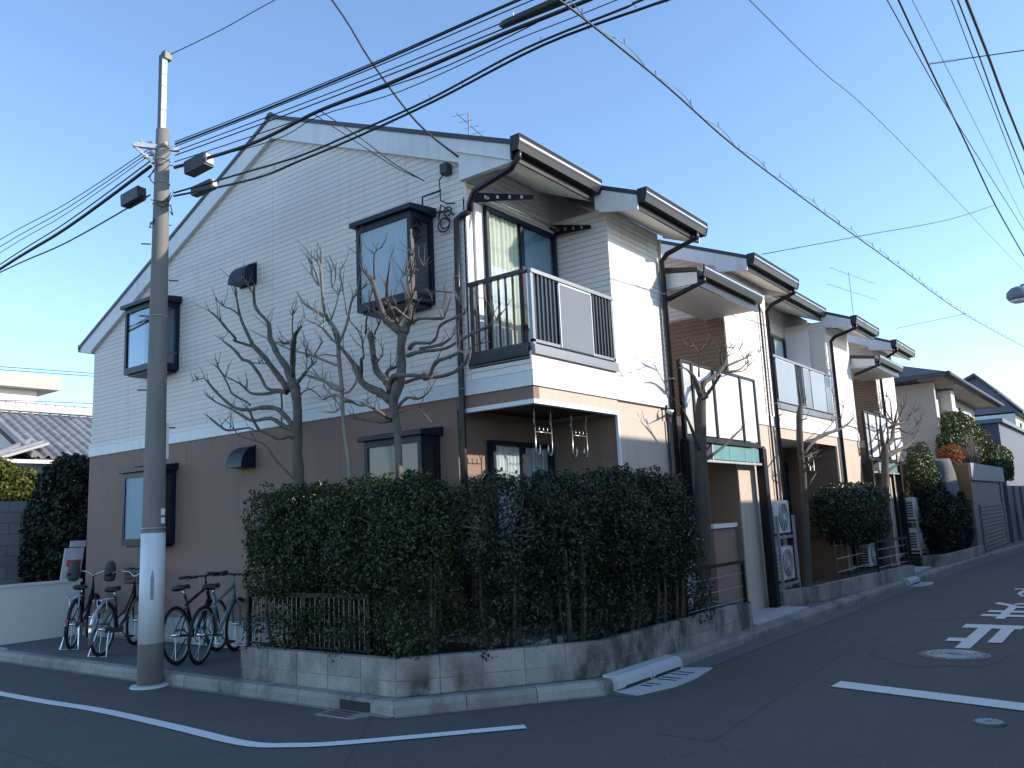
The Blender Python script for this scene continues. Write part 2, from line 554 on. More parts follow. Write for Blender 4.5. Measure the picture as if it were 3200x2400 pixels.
def fast_mesh(name, verts, faces, mat, smooth=False):
    """numpy arrays (n,3) and (m,k) straight into a mesh."""
    me = bpy.data.meshes.new(name)
    k = faces.shape[1]
    me.vertices.add(len(verts))
    me.vertices.foreach_set('co', np.ascontiguousarray(verts, dtype=np.float32).ravel())
    me.loops.add(faces.size)
    me.loops.foreach_set('vertex_index', np.ascontiguousarray(faces, dtype=np.int32).ravel())
    me.polygons.add(len(faces))
    me.polygons.foreach_set('loop_start', np.arange(0, faces.size, k, dtype=np.int32))
    me.update(calc_edges=True)
    if smooth:
        me.polygons.foreach_set('use_smooth', np.ones(len(faces), dtype=bool))
    me.materials.append(MATS[mat])
    return me

def leaves(points, normals, size, aspect=0.55, jitter=0.9):
    """One small folded leaf (two quads sharing a midrib) at every point."""
    n = len(points)
    nrm = normals + nrs.normal(0, jitter, (n, 3))
    nrm /= np.linalg.norm(nrm, axis=1, keepdims=True) + 1e-9
    t = nrs.normal(0, 1, (n, 3))
    t -= nrm * np.sum(t * nrm, axis=1, keepdims=True)
    t /= np.linalg.norm(t, axis=1, keepdims=True) + 1e-9
    b_ = np.cross(nrm, t)
    s = size * nrs.uniform(0.5, 1.5, (n, 1))
    L, Wd = t * s, b_ * s * aspect
    fold = nrm * s * 0.18
    v = np.stack([points - L * 0.5, points + Wd * 0.5 + fold, points + L * 0.5, points - Wd * 0.5 + fold], axis=1).reshape(-1, 3)
    f = np.arange(n * 4, dtype=np.int32).reshape(n, 4)
    f = np.stack([f[:, [0, 1, 2]], f[:, [0, 2, 3]]], axis=1).reshape(-1, 3)
    return v, f

def blob_points(c, r, n, power=3.0, shell=0.6, lump=0.16, bottom=-1.0):
    """Points filling a lumpy rounded box; more of them near its surface."""
    d = nrs.normal(0, 1, (n * 2, 3))
    d /= np.linalg.norm(d, axis=1, keepdims=True)
    k = 1.0 / (np.sum(np.abs(d) ** power, axis=1) ** (1.0 / power))
    ph = nrs.uniform(0, 6.28, (5, 3))
    fr = nrs.uniform(2.0, 6.0, (5, 3))
    w = sum(np.sin(d[:, 0] * fr[i, 0] + ph[i, 0]) * np.sin(d[:, 1] * fr[i, 1] + ph[i, 1]) * np.sin(d[:, 2] * fr[i, 2] + ph[i, 2]) for i in range(5))
    k = k * (1 + lump * w * 0.6 + nrs.normal(0, lump * 0.18, len(d)))
    u = nrs.uniform(0, 1, len(d))
    deep = nrs.uniform(0, 1, len(d)) > shell
    rad = np.where(deep, u ** 0.45, 1 - 0.14 * u ** 2)
    p = d * (k * rad)[:, None]
    keep = p[:, 2] > bottom
    # leave gaps: drop points where a coarse wave pattern is low
    q = p * np.array(r)
    g = np.sin(q[:, 0] * 21 + ph[0, 0]) + np.sin(q[:, 1] * 23 + ph[1, 1]) + np.sin(q[:, 2] * 19 + ph[2, 2]) + np.sin((q[:, 0] + q[:, 2]) * 11 + ph[3, 0]) + np.sin((q[:, 1] - q[:, 2]) * 13 + ph[4, 1])
    keep &= (g > -1.0) | (nrs.uniform(0, 1, len(g)) < 0.35)
    p, dd = p[keep][:n], d[keep][:n]
    return p * np.array(r) + np.array(c), dd / np.array(r) * np.min(r)

def foliage(name, blobs, mat, size, parent, aspect=0.55, jitter=0.9):
    """blobs: (centre, radii, count[, bottom]) -> one leafy mesh part."""
    V, Fc, off = [], [], 0
    for bl in blobs:
        p, nn = blob_points(bl[0], bl[1], bl[2], bottom=bl[3] if len(bl) > 3 else -1.0)
        v, f = leaves(p, nn, size, aspect, jitter)
        V.append(v); Fc.append(f + off); off += len(v)
    o = link(name, fast_mesh(name, np.concatenate(V), np.concatenate(Fc), mat), parent)
    return o

def smooth_path(pts, sub=2):
    """Catmull-Rom through points that carry a radius as the fourth value."""
    P = [np.array(p, float) for p in pts]
    if len(P) < 3:
        return P
    out = []
    for i in range(len(P) - 1):
        p0, p1, p2, p3 = P[max(i - 1, 0)], P[i], P[i + 1], P[min(i + 2, len(P) - 1)]
        for k in range(sub):
            t = k / sub
            q = 0.5 * ((2 * p1) + (-p0 + p2) * t + (2 * p0 - 5 * p1 + 4 * p2 - p3) * t * t + (-p0 + 3 * p1 - 3 * p2 + p3) * t ** 3)
            q[3] = p1[3] + (p2[3] - p1[3]) * t
            out.append(q)
    out.append(P[-1])
    return out

# ------------------------------------------------------------------ surveyed lines: branches (x, y, z, radius) and cables
BARE1 = [
    [(-0.600, 2.795, 2.067, 0.0510), (-0.600, 2.820, 2.422, 0.0460), (-0.600, 2.811, 2.858, 0.0400), (-0.600, 2.850, 3.102, 0.0480)],
    [(-0.600, 2.850, 3.102, 0.0400), (-0.571, 2.982, 3.285, 0.0290), (-0.550, 3.094, 3.427, 0.0260), (-0.530, 3.262, 3.585, 0.0230), (-0.512, 3.359, 3.715, 0.0210), (-0.495, 3.441, 3.798, 0.0200), (-0.479, 3.478, 3.931, 0.0170), (-0.463, 3.545, 4.042, 0.0150), (-0.447, 3.782, 4.245, 0.0130), (-0.432, 3.851, 4.440, 0.0110), (-0.418, 3.857, 4.585, 0.0070)],
    [(-0.432, 3.851, 4.440, 0.0080), (-0.336, 4.033, 4.542, 0.0060), (-0.265, 4.248, 4.724, 0.0050), (-0.201, 4.441, 4.874, 0.0040)],
    [(-0.600, 2.974, 3.119, 0.0270), (-0.537, 3.196, 3.282, 0.0220), (-0.490, 3.477, 3.515, 0.0190), (-0.448, 3.594, 3.595, 0.0180), (-0.408, 3.864, 3.784, 0.0170), (-0.371, 3.979, 3.867, 0.0150), (-0.335, 4.160, 4.074, 0.0130), (-0.300, 4.293, 4.225, 0.0120), (-0.266, 4.410, 4.419, 0.0090), (-0.233, 4.547, 4.768, 0.0060)],
    [(-0.300, 4.327, 4.288, 0.0090), (-0.225, 4.588, 4.424, 0.0080), (-0.180, 4.863, 4.538, 0.0060), (-0.180, 5.035, 4.663, 0.0040)],
    [(-0.600, 3.002, 3.086, 0.0200), (-0.527, 3.210, 3.138, 0.0170), (-0.472, 3.530, 3.218, 0.0130), (-0.423, 3.733, 3.407, 0.0120), (-0.377, 4.000, 3.617, 0.0120), (-0.334, 4.222, 3.696, 0.0120), (-0.292, 4.466, 3.872, 0.0120), (-0.251, 4.801, 4.058, 0.0060)],
    [(-0.408, 3.864, 3.784, 0.0120), (-0.539, 4.092, 3.881, 0.0100), (-0.636, 3.921, 3.863, 0.0090), (-0.723, 3.970, 3.974, 0.0110), (-0.804, 4.043, 4.115, 0.0090), (-0.881, 4.105, 4.201, 0.0050)],
    [(-0.527, 3.210, 3.138, 0.0120), (-0.550, 3.513, 3.138, 0.0110), (-0.568, 3.730, 3.183, 0.0100), (-0.583, 3.894, 3.307, 0.0080), (-0.598, 4.192, 3.443, 0.0040)],
    [(-0.600, 2.852, 2.661, 0.0210), (-0.522, 3.244, 2.923, 0.0180), (-0.465, 3.628, 3.000, 0.0160), (-0.413, 3.944, 3.013, 0.0130), (-0.365, 4.300, 3.077, 0.0130), (-0.319, 4.601, 3.217, 0.0120), (-0.275, 4.910, 3.403, 0.0100), (-0.232, 5.193, 3.603, 0.0070)],
    [(-0.413, 3.945, 3.070, 0.0080), (-0.386, 4.045, 3.123, 0.0070), (-0.367, 4.365, 3.263, 0.0090), (-0.349, 4.476, 3.379, 0.0070), (-0.332, 4.620, 3.533, 0.0050), (-0.316, 4.749, 3.655, 0.0030)],
    [(-0.600, 2.839, 2.633, 0.0210), (-0.531, 3.162, 2.732, 0.0180), (-0.479, 3.445, 2.848, 0.0130), (-0.433, 3.823, 2.864, 0.0110), (-0.390, 4.039, 2.919, 0.0120), (-0.349, 4.421, 3.083, 0.0080), (-0.309, 4.785, 3.209, 0.0060), (-0.271, 5.109, 3.356, 0.0040)],
    [(-0.600, 2.880, 2.532, 0.0110), (-0.694, 2.828, 2.566, 0.0130), (-0.764, 2.942, 2.547, 0.0110), (-0.827, 3.065, 2.617, 0.0100), (-0.886, 3.112, 2.653, 0.0100), (-0.942, 3.162, 2.794, 0.0090), (-0.996, 3.131, 2.873, 0.0070)],
    [(-0.886, 3.112, 2.653, 0.0070), (-0.903, 3.174, 2.649, 0.0060), (-0.915, 3.242, 2.690, 0.0060), (-0.926, 3.458, 2.694, 0.0080), (-0.936, 3.651, 2.704, 0.0090), (-0.945, 3.821, 2.793, 0.0090), (-0.955, 3.995, 2.903, 0.0050)],
    [(-0.600, 2.842, 2.078, 0.0090), (-0.675, 3.058, 2.291, 0.0090), (-0.731, 3.222, 2.504, 0.0080), (-0.782, 3.311, 2.554, 0.0050), (-0.828, 3.537, 2.627, 0.0040), (-0.873, 3.593, 2.702, 0.0030)],
    [(-0.600, 2.822, 3.170, 0.0160), (-0.600, 2.700, 3.251, 0.0130), (-0.600, 2.606, 3.317, 0.0080), (-0.600, 2.500, 3.372, 0.0030)],
    [(-0.600, 2.756, 2.993, 0.0060), (-0.588, 2.756, 3.047, 0.0060), (-0.580, 2.606, 3.073, 0.0050), (-0.572, 2.408, 2.935, 0.0030)],
    [(-0.571, 2.934, 3.251, 0.0210), (-0.732, 2.722, 3.495, 0.0200), (-0.851, 2.572, 3.490, 0.0200), (-0.959, 2.396, 3.605, 0.0140), (-1.059, 2.169, 3.634, 0.0070)],
    [(-0.851, 2.572, 3.507, 0.0040), (-1.024, 2.359, 3.737, 0.0040), (-1.100, 2.243, 3.787, 0.0030)],
    [(-0.959, 2.423, 3.545, 0.0130), (-1.098, 2.375, 3.483, 0.0110), (-1.100, 2.437, 3.501, 0.0050)],
    [(-0.527, 3.195, 3.100, 0.0060), (-0.329, 3.437, 3.017, 0.0070), (-0.183, 3.641, 2.823, 0.0050)],
    [(-0.598, 4.192, 3.443, 0.0040), (-0.481, 4.502, 3.610, 0.0030), (-0.394, 4.667, 3.685, 0.0030)],
    [(-0.232, 5.193, 3.603, 0.0050), (-0.435, 5.000, 3.533, 0.0040), (-0.585, 4.920, 3.481, 0.0030)],
    [(-0.600, 2.659, 3.316, 0.0040), (-0.466, 2.809, 3.463, 0.0040), (-0.366, 2.971, 3.565, 0.0030)],
    [(-0.334, 4.222, 3.696, 0.0040), (-0.548, 3.670, 3.537, 0.0040), (-0.706, 3.217, 3.435, 0.0030)],
]
BARE2 = [
    [(-0.600, 1.970, 2.015, 0.0160), (-0.600, 2.000, 2.310, 0.0160), (-0.600, 2.044, 2.562, 0.0170), (-0.600, 2.075, 2.858, 0.0180), (-0.600, 2.083, 3.070, 0.0190), (-0.600, 2.116, 3.331, 0.0190), (-0.600, 2.125, 3.517, 0.0190)],
    [(-0.600, 2.125, 3.517, 0.0160), (-0.681, 2.044, 3.603, 0.0130), (-0.741, 2.085, 3.713, 0.0140), (-0.795, 2.171, 3.814, 0.0120), (-0.846, 2.225, 3.858, 0.0080), (-0.894, 2.332, 3.948, 0.0070), (-0.940, 2.391, 4.082, 0.0060)],
    [(-0.741, 2.097, 3.723, 0.0120), (-0.865, 2.038, 3.828, 0.0120), (-0.957, 1.964, 4.059, 0.0110), (-1.039, 1.889, 4.210, 0.0070), (-1.050, 1.936, 4.303, 0.0070), (-1.050, 2.023, 4.370, 0.0040)],
    [(-0.957, 1.976, 4.065, 0.0070), (-0.829, 2.191, 4.145, 0.0060), (-0.734, 2.394, 4.332, 0.0080), (-0.648, 2.483, 4.433, 0.0070)],
    [(-0.829, 2.165, 4.140, 0.0070), (-0.982, 2.019, 4.188, 0.0070), (-1.050, 1.999, 4.275, 0.0050)],
    [(-0.982, 1.944, 4.172, 0.0070), (-1.050, 1.857, 4.247, 0.0040)],
    [(-0.600, 2.100, 3.526, 0.0110), (-0.488, 2.135, 3.697, 0.0100), (-0.406, 2.174, 3.846, 0.0090), (-0.331, 2.201, 4.040, 0.0080), (-0.261, 2.198, 4.139, 0.0070), (-0.195, 2.124, 4.237, 0.0050)],
    [(-0.741, 2.085, 3.725, 0.0070), (-0.613, 2.101, 4.034, 0.0050), (-0.518, 2.310, 4.202, 0.0060), (-0.432, 2.419, 4.462, 0.0040)],
    [(-0.406, 2.199, 3.873, 0.0050), (-0.519, 2.130, 4.119, 0.0030), (-0.604, 2.111, 4.051, 0.0040)],
    [(-0.604, 2.099, 4.057, 0.0040), (-0.382, 2.308, 4.288, 0.0040), (-0.217, 2.516, 4.536, 0.0030)],
    [(-0.518, 2.323, 4.209, 0.0040), (-0.507, 2.270, 4.254, 0.0030), (-0.499, 2.264, 4.399, 0.0030)],
    [(-0.600, 2.054, 2.998, 0.0130), (-0.520, 2.467, 3.157, 0.0120), (-0.460, 2.858, 3.289, 0.0070)],
    [(-0.600, 2.060, 2.982, 0.0080), (-0.713, 2.091, 3.001, 0.0070), (-0.797, 2.166, 3.111, 0.0090), (-0.872, 2.289, 3.196, 0.0030)],
    [(-0.600, 2.154, 3.281, 0.0090), (-0.498, 2.334, 3.333, 0.0090), (-0.423, 2.820, 3.520, 0.0080), (-0.355, 3.256, 3.664, 0.0060), (-0.292, 3.651, 3.834, 0.0060), (-0.231, 4.240, 4.104, 0.0040)],
    [(-0.600, 2.062, 2.882, 0.0110), (-0.537, 2.206, 2.956, 0.0080), (-0.491, 2.373, 2.981, 0.0090), (-0.449, 2.553, 2.963, 0.0060)],
    [(-0.600, 2.100, 2.827, 0.0070), (-0.375, 2.494, 3.007, 0.0050), (-0.209, 2.833, 3.175, 0.0040)],
    [(-0.600, 2.050, 2.888, 0.0190), (-0.464, 2.066, 2.877, 0.0110), (-0.363, 2.054, 2.841, 0.0050), (-0.272, 2.016, 2.852, 0.0030)],
    [(-0.600, 2.036, 2.962, 0.0100), (-0.679, 1.887, 2.944, 0.0080), (-0.737, 1.727, 2.991, 0.0070), (-0.790, 1.621, 3.061, 0.0040)],
    [(-0.600, 2.075, 2.858, 0.0070), (-0.656, 2.049, 2.792, 0.0070), (-0.698, 2.088, 2.751, 0.0060), (-0.736, 2.180, 2.755, 0.0030)],
    [(-0.600, 2.115, 3.365, 0.0060), (-0.727, 2.194, 3.386, 0.0050), (-0.821, 2.260, 3.367, 0.0040), (-0.906, 2.372, 3.536, 0.0030)],
    [(-0.821, 2.260, 3.367, 0.0040), (-1.007, 1.913, 3.428, 0.0060), (-1.050, 1.850, 3.419, 0.0030)],
    [(-0.795, 2.108, 3.798, 0.0060), (-0.958, 1.968, 3.618, 0.0070), (-1.050, 1.944, 3.624, 0.0060), (-1.050, 2.129, 3.708, 0.0050)],
    [(-1.050, 1.944, 3.624, 0.0050), (-1.050, 1.931, 3.704, 0.0030)],
    [(-0.600, 2.125, 3.504, 0.0080), (-0.557, 2.287, 3.599, 0.0090), (-0.525, 2.491, 3.781, 0.0110)],
]
BARE3 = [
    [(-0.600, 1.254, 1.970, 0.0310), (-0.600, 1.261, 2.405, 0.0300), (-0.600, 1.286, 2.644, 0.0320), (-0.600, 1.315, 2.774, 0.0410), (-0.600, 1.256, 2.894, 0.0470), (-0.600, 1.209, 2.992, 0.0430), (-0.600, 1.182, 3.148, 0.0390), (-0.600, 1.188, 3.286, 0.0350), (-0.600, 1.174, 3.388, 0.0360), (-0.600, 1.150, 3.457, 0.0380)],
    [(-0.600, 1.337, 2.793, 0.0360), (-0.605, 1.498, 2.893, 0.0280), (-0.608, 1.665, 2.972, 0.0240), (-0.612, 1.765, 3.051, 0.0230), (-0.615, 1.795, 3.154, 0.0250), (-0.617, 1.933, 3.318, 0.0140), (-0.620, 2.063, 3.457, 0.0110), (-0.623, 2.109, 3.516, 0.0100), (-0.625, 2.179, 3.666, 0.0070)],
    [(-0.615, 1.748, 3.139, 0.0120), (-0.702, 1.657, 3.256, 0.0100), (-0.766, 1.553, 3.248, 0.0070), (-0.824, 1.505, 3.371, 0.0050), (-0.878, 1.467, 3.477, 0.0060)],
    [(-0.878, 1.467, 3.473, 0.0050), (-0.956, 1.472, 3.526, 0.0040), (-1.014, 1.498, 3.618, 0.0040), (-1.066, 1.392, 3.748, 0.0050), (-1.100, 1.241, 3.815, 0.0040), (-1.100, 1.108, 3.881, 0.0030)],
    [(-0.600, 1.345, 2.890, 0.0290), (-0.583, 1.415, 2.998, 0.0260), (-0.570, 1.562, 3.118, 0.0240), (-0.558, 1.617, 3.260, 0.0210), (-0.547, 1.649, 3.375, 0.0190), (-0.537, 1.680, 3.516, 0.0250), (-0.527, 1.707, 3.556, 0.0290)],
    [(-0.527, 1.772, 3.572, 0.0090), (-0.572, 1.708, 3.715, 0.0060), (-0.606, 1.636, 3.772, 0.0060), (-0.636, 1.614, 3.813, 0.0050), (-0.664, 1.522, 3.958, 0.0050), (-0.691, 1.487, 3.996, 0.0030)],
    [(-0.537, 1.632, 3.529, 0.0090), (-0.653, 1.493, 3.529, 0.0060), (-0.739, 1.340, 3.578, 0.0050), (-0.816, 1.246, 3.605, 0.0030)],
    [(-0.537, 1.621, 3.493, 0.0080), (-0.631, 1.538, 3.366, 0.0070), (-0.700, 1.441, 3.203, 0.0050)],
    [(-0.600, 1.160, 3.463, 0.0330), (-0.601, 1.378, 3.632, 0.0240), (-0.602, 1.431, 3.717, 0.0180), (-0.603, 1.506, 3.899, 0.0170), (-0.604, 1.549, 4.017, 0.0150), (-0.604, 1.593, 4.120, 0.0170), (-0.605, 1.720, 4.251, 0.0070), (-0.606, 1.758, 4.407, 0.0060), (-0.606, 1.784, 4.562, 0.0050), (-0.607, 1.844, 4.612, 0.0030)],
    [(-0.604, 1.546, 4.110, 0.0050), (-0.868, 1.265, 4.256, 0.0040), (-1.064, 0.942, 4.205, 0.0030)],
    [(-0.602, 1.409, 3.680, 0.0060), (-0.497, 1.654, 3.803, 0.0050), (-0.419, 1.855, 3.889, 0.0040)],
    [(-0.700, 1.436, 3.198, 0.0080), (-0.901, 1.194, 3.152, 0.0060), (-1.050, 0.987, 3.162, 0.0040), (-1.100, 0.954, 3.225, 0.0030)],
    [(-0.600, 1.149, 3.461, 0.0340), (-0.590, 1.090, 3.558, 0.0240), (-0.582, 1.062, 3.635, 0.0170), (-0.575, 1.070, 3.776, 0.0130)],
    [(-0.575, 1.064, 3.791, 0.0080), (-0.537, 1.204, 4.001, 0.0060), (-0.509, 1.240, 4.073, 0.0060), (-0.484, 1.219, 4.107, 0.0040)],
    [(-0.575, 1.064, 3.791, 0.0090), (-0.778, 0.793, 3.833, 0.0050), (-0.927, 0.587, 3.883, 0.0040), (-1.062, 0.400, 3.903, 0.0030)],
    [(-0.575, 1.066, 3.865, 0.0080), (-0.554, 1.100, 3.975, 0.0120), (-0.538, 1.122, 4.083, 0.0100), (-0.524, 1.149, 4.184, 0.0040)],
    [(-0.554, 1.094, 3.974, 0.0070), (-0.655, 0.922, 4.079, 0.0050), (-0.730, 0.843, 4.133, 0.0040), (-0.797, 0.855, 4.217, 0.0030)],
    [(-0.484, 1.219, 4.116, 0.0050), (-0.538, 1.067, 4.071, 0.0050), (-0.579, 0.931, 4.065, 0.0030)],
    [(-0.590, 1.233, 3.575, 0.0120), (-0.753, 1.187, 3.726, 0.0100), (-0.873, 1.096, 3.781, 0.0110), (-0.982, 0.971, 3.892, 0.0090), (-1.083, 0.821, 4.071, 0.0030)],
    [(-0.602, 1.375, 3.690, 0.0060), (-1.069, 0.880, 3.616, 0.0040)],
    [(-0.590, 1.036, 3.564, 0.0080), (-0.804, 1.008, 3.626, 0.0100), (-0.963, 0.893, 3.607, 0.0050)],
    [(-0.590, 1.244, 3.577, 0.0100), (-0.493, 1.282, 3.650, 0.0090), (-0.421, 1.222, 3.834, 0.0060)],
    [(-0.590, 1.026, 3.546, 0.0090), (-0.798, 0.814, 3.582, 0.0080), (-0.952, 0.573, 3.638, 0.0040)],
    [(-0.590, 1.026, 3.530, 0.0120), (-0.580, 0.948, 3.573, 0.0090), (-0.573, 0.652, 3.524, 0.0090), (-0.567, 0.606, 3.552, 0.0060), (-0.561, 0.511, 3.755, 0.0040)],
    [(-0.561, 0.511, 3.759, 0.0040), (-0.474, 0.822, 3.851, 0.0050), (-0.410, 0.915, 3.793, 0.0030)],
    [(-0.573, 0.652, 3.536, 0.0040), (-0.507, 0.738, 3.651, 0.0030), (-0.458, 0.728, 3.674, 0.0030), (-0.414, 0.719, 3.826, 0.0030)],
    [(-0.600, 1.068, 3.286, 0.0180), (-0.649, 0.945, 3.315, 0.0120), (-0.685, 0.714, 3.272, 0.0100), (-0.718, 0.592, 3.308, 0.0090), (-0.749, 0.510, 3.404, 0.0100), (-0.778, 0.268, 3.438, 0.0090), (-0.806, 0.148, 3.455, 0.0060), (-0.833, 0.179, 3.523, 0.0040), (-0.859, 0.209, 3.613, 0.0030)],
    [(-0.600, 1.092, 3.218, 0.0160), (-0.660, 0.865, 3.214, 0.0130), (-0.704, 0.539, 3.179, 0.0100), (-0.745, 0.366, 3.191, 0.0090), (-0.782, 0.085, 3.249, 0.0120), (-0.817, -0.128, 3.271, 0.0090), (-0.852, -0.213, 3.350, 0.0030)],
    [(-0.660, 0.864, 3.245, 0.0100), (-0.736, 0.529, 3.219, 0.0110), (-0.793, 0.331, 3.252, 0.0050)],
    [(-0.817, -0.137, 3.276, 0.0040), (-0.775, -0.186, 3.318, 0.0030)],
    [(-0.583, 1.337, 2.987, 0.0230), (-0.663, 1.244, 3.014, 0.0200), (-0.723, 1.088, 3.001, 0.0150), (-0.776, 0.775, 2.951, 0.0110), (-0.826, 0.659, 2.921, 0.0220), (-0.874, 0.556, 2.902, 0.0160), (-0.920, 0.431, 3.011, 0.0130), (-0.964, 0.219, 3.024, 0.0110), (-1.007, 0.052, 3.035, 0.0080)],
    [(-0.600, 1.134, 2.950, 0.0120), (-0.595, 0.945, 2.972, 0.0110), (-0.592, 0.875, 2.962, 0.0120), (-0.589, 0.652, 2.947, 0.0110), (-0.586, 0.454, 2.980, 0.0130), (-0.584, 0.326, 3.067, 0.0130), (-0.581, 0.295, 3.153, 0.0050), (-0.579, 0.228, 3.188, 0.0040), (-0.576, 0.078, 3.193, 0.0030)],
    [(-0.600, 1.307, 2.670, 0.0120), (-0.581, 1.147, 2.795, 0.0090), (-0.567, 1.001, 2.770, 0.0080), (-0.554, 0.896, 2.805, 0.0060), (-0.542, 0.842, 2.862, 0.0040)],
    [(-0.600, 1.354, 2.595, 0.0160), (-0.566, 1.500, 2.597, 0.0140), (-0.542, 1.686, 2.627, 0.0080), (-0.519, 1.910, 2.669, 0.0070), (-0.498, 2.042, 2.693, 0.0040)],
    [(-0.600, 1.398, 2.616, 0.0090), (-0.872, 1.228, 2.640, 0.0110), (-1.074, 1.262, 2.720, 0.0050)],
    [(-0.583, 1.416, 2.990, 0.0140), (-0.515, 1.481, 3.096, 0.0140), (-0.465, 1.484, 3.152, 0.0130), (-0.421, 1.426, 3.173, 0.0110)],
    [(-0.600, 1.286, 2.651, 0.0060), (-0.744, 0.983, 2.645, 0.0030), (-0.851, 0.808, 2.639, 0.0040), (-0.947, 0.628, 2.588, 0.0040), (-1.036, 0.415, 2.450, 0.0030)],
]
STREET1 = [
    [(2.767, -0.320, 0.444, 0.0850), (2.953, -0.320, 1.477, 0.0820), (3.042, -0.320, 2.108, 0.0600), (3.146, -0.320, 2.731, 0.0560), (3.210, -0.320, 2.927, 0.0490), (3.245, -0.320, 2.975, 0.0400)],
    [(3.209, -0.320, 2.964, 0.0260), (3.060, -0.332, 3.132, 0.0220), (2.985, -0.341, 3.196, 0.0150), (2.828, -0.350, 3.250, 0.0090), (2.685, -0.357, 3.268, 0.0060), (2.492, -0.365, 3.244, 0.0030)],
    [(3.279, -0.320, 2.970, 0.0230), (3.383, -0.290, 3.156, 0.0220), (3.709, -0.268, 3.270, 0.0190), (4.049, -0.248, 3.406, 0.0180), (4.278, -0.229, 3.533, 0.0250), (4.406, -0.211, 3.650, 0.0160)],
    [(4.180, -0.229, 3.537, 0.0110), (3.729, -0.409, 3.586, 0.0110)],
    [(4.312, -0.229, 3.504, 0.0120), (4.873, -0.182, 3.646, 0.0090), (5.309, -0.170, 3.773, 0.0060), (5.489, -0.170, 3.850, 0.0030)],
    [(4.207, -0.248, 3.408, 0.0100), (4.659, -0.280, 3.488, 0.0070), (4.883, -0.304, 3.595, 0.0050), (5.092, -0.325, 3.678, 0.0030)],
    [(3.141, -0.341, 3.213, 0.0090), (3.030, -0.405, 3.368, 0.0060), (2.940, -0.453, 3.480, 0.0060), (2.698, -0.495, 3.527, 0.0080), (2.512, -0.535, 3.593, 0.0030)],
    [(2.941, -0.453, 3.488, 0.0040), (2.991, -0.563, 3.557, 0.0040), (2.943, -0.644, 3.639, 0.0040)],
    [(3.333, -0.320, 2.975, 0.0170), (3.302, -0.428, 3.070, 0.0150), (3.297, -0.509, 3.162, 0.0130), (3.267, -0.581, 3.223, 0.0110)],
    [(3.349, -0.320, 2.969, 0.0150), (2.708, -0.631, 2.870, 0.0050)],
    [(4.403, -0.211, 3.633, 0.0040), (3.987, -0.487, 3.671, 0.0030)],
    [(4.406, -0.211, 3.650, 0.0040), (4.914, -0.216, 3.817, 0.0030)],
    [(5.309, -0.170, 3.773, 0.0030), (5.836, -0.170, 3.905, 0.0030)],
    [(4.328, -0.248, 3.414, 0.0060), (4.488, -0.402, 3.434, 0.0040), (4.421, -0.517, 3.491, 0.0030)],
    [(2.698, -0.495, 3.527, 0.0050), (2.177, -0.670, 3.411, 0.0040)],
    [(2.948, -0.453, 3.482, 0.0030), (3.518, -0.309, 3.696, 0.0030)],
    [(3.070, -0.320, 2.251, 0.0210), (2.673, -0.368, 2.615, 0.0100), (2.437, -0.403, 2.767, 0.0040)],
    [(3.083, -0.320, 2.144, 0.0180), (3.603, -0.381, 2.339, 0.0100), (4.017, -0.426, 2.544, 0.0080), (4.128, -0.467, 2.600, 0.0030)],
]
STREET2 = [
    [(6.503, -0.320, 0.168, 0.0610), (6.682, -0.320, 0.991, 0.0580), (6.870, -0.320, 1.987, 0.0460), (6.867, -0.320, 2.457, 0.0420), (6.983, -0.320, 2.969, 0.0460), (7.112, -0.320, 3.179, 0.0260), (7.096, -0.320, 3.408, 0.0160), (7.088, -0.320, 3.522, 0.0130)],
    [(7.103, -0.320, 3.150, 0.0170), (7.318, -0.343, 3.222, 0.0190)],
    [(7.036, -0.320, 2.380, 0.0170), (8.032, -0.286, 2.716, 0.0180), (9.261, -0.260, 2.894, 0.0160), (10.090, -0.237, 3.062, 0.0100), (10.665, -0.216, 3.239, 0.0050)],
    [(9.379, -0.260, 2.917, 0.0100), (9.455, -0.359, 3.317, 0.0060)],
    [(6.946, -0.320, 1.823, 0.0170), (7.177, -0.438, 2.067, 0.0100)],
    [(7.011, -0.320, 2.576, 0.0110), (6.414, -0.503, 2.343, 0.0090), (6.408, -0.639, 2.358, 0.0080)],
    [(7.018, -0.320, 2.323, 0.0100), (8.296, -0.166, 2.482, 0.0080)],
    [(6.983, -0.320, 2.211, 0.0110), (6.743, -0.511, 2.258, 0.0080), (6.829, -0.652, 2.318, 0.0050)],
    [(7.079, -0.320, 2.933, 0.0130), (6.964, -0.399, 2.924, 0.0080)],
    [(8.082, -0.286, 2.719, 0.0070), (8.988, -0.222, 2.962, 0.0050), (9.351, -0.174, 3.070, 0.0030)],
    [(6.934, -0.320, 2.057, 0.0110), (6.648, -0.480, 2.190, 0.0080), (6.849, -0.598, 2.378, 0.0040)],
]
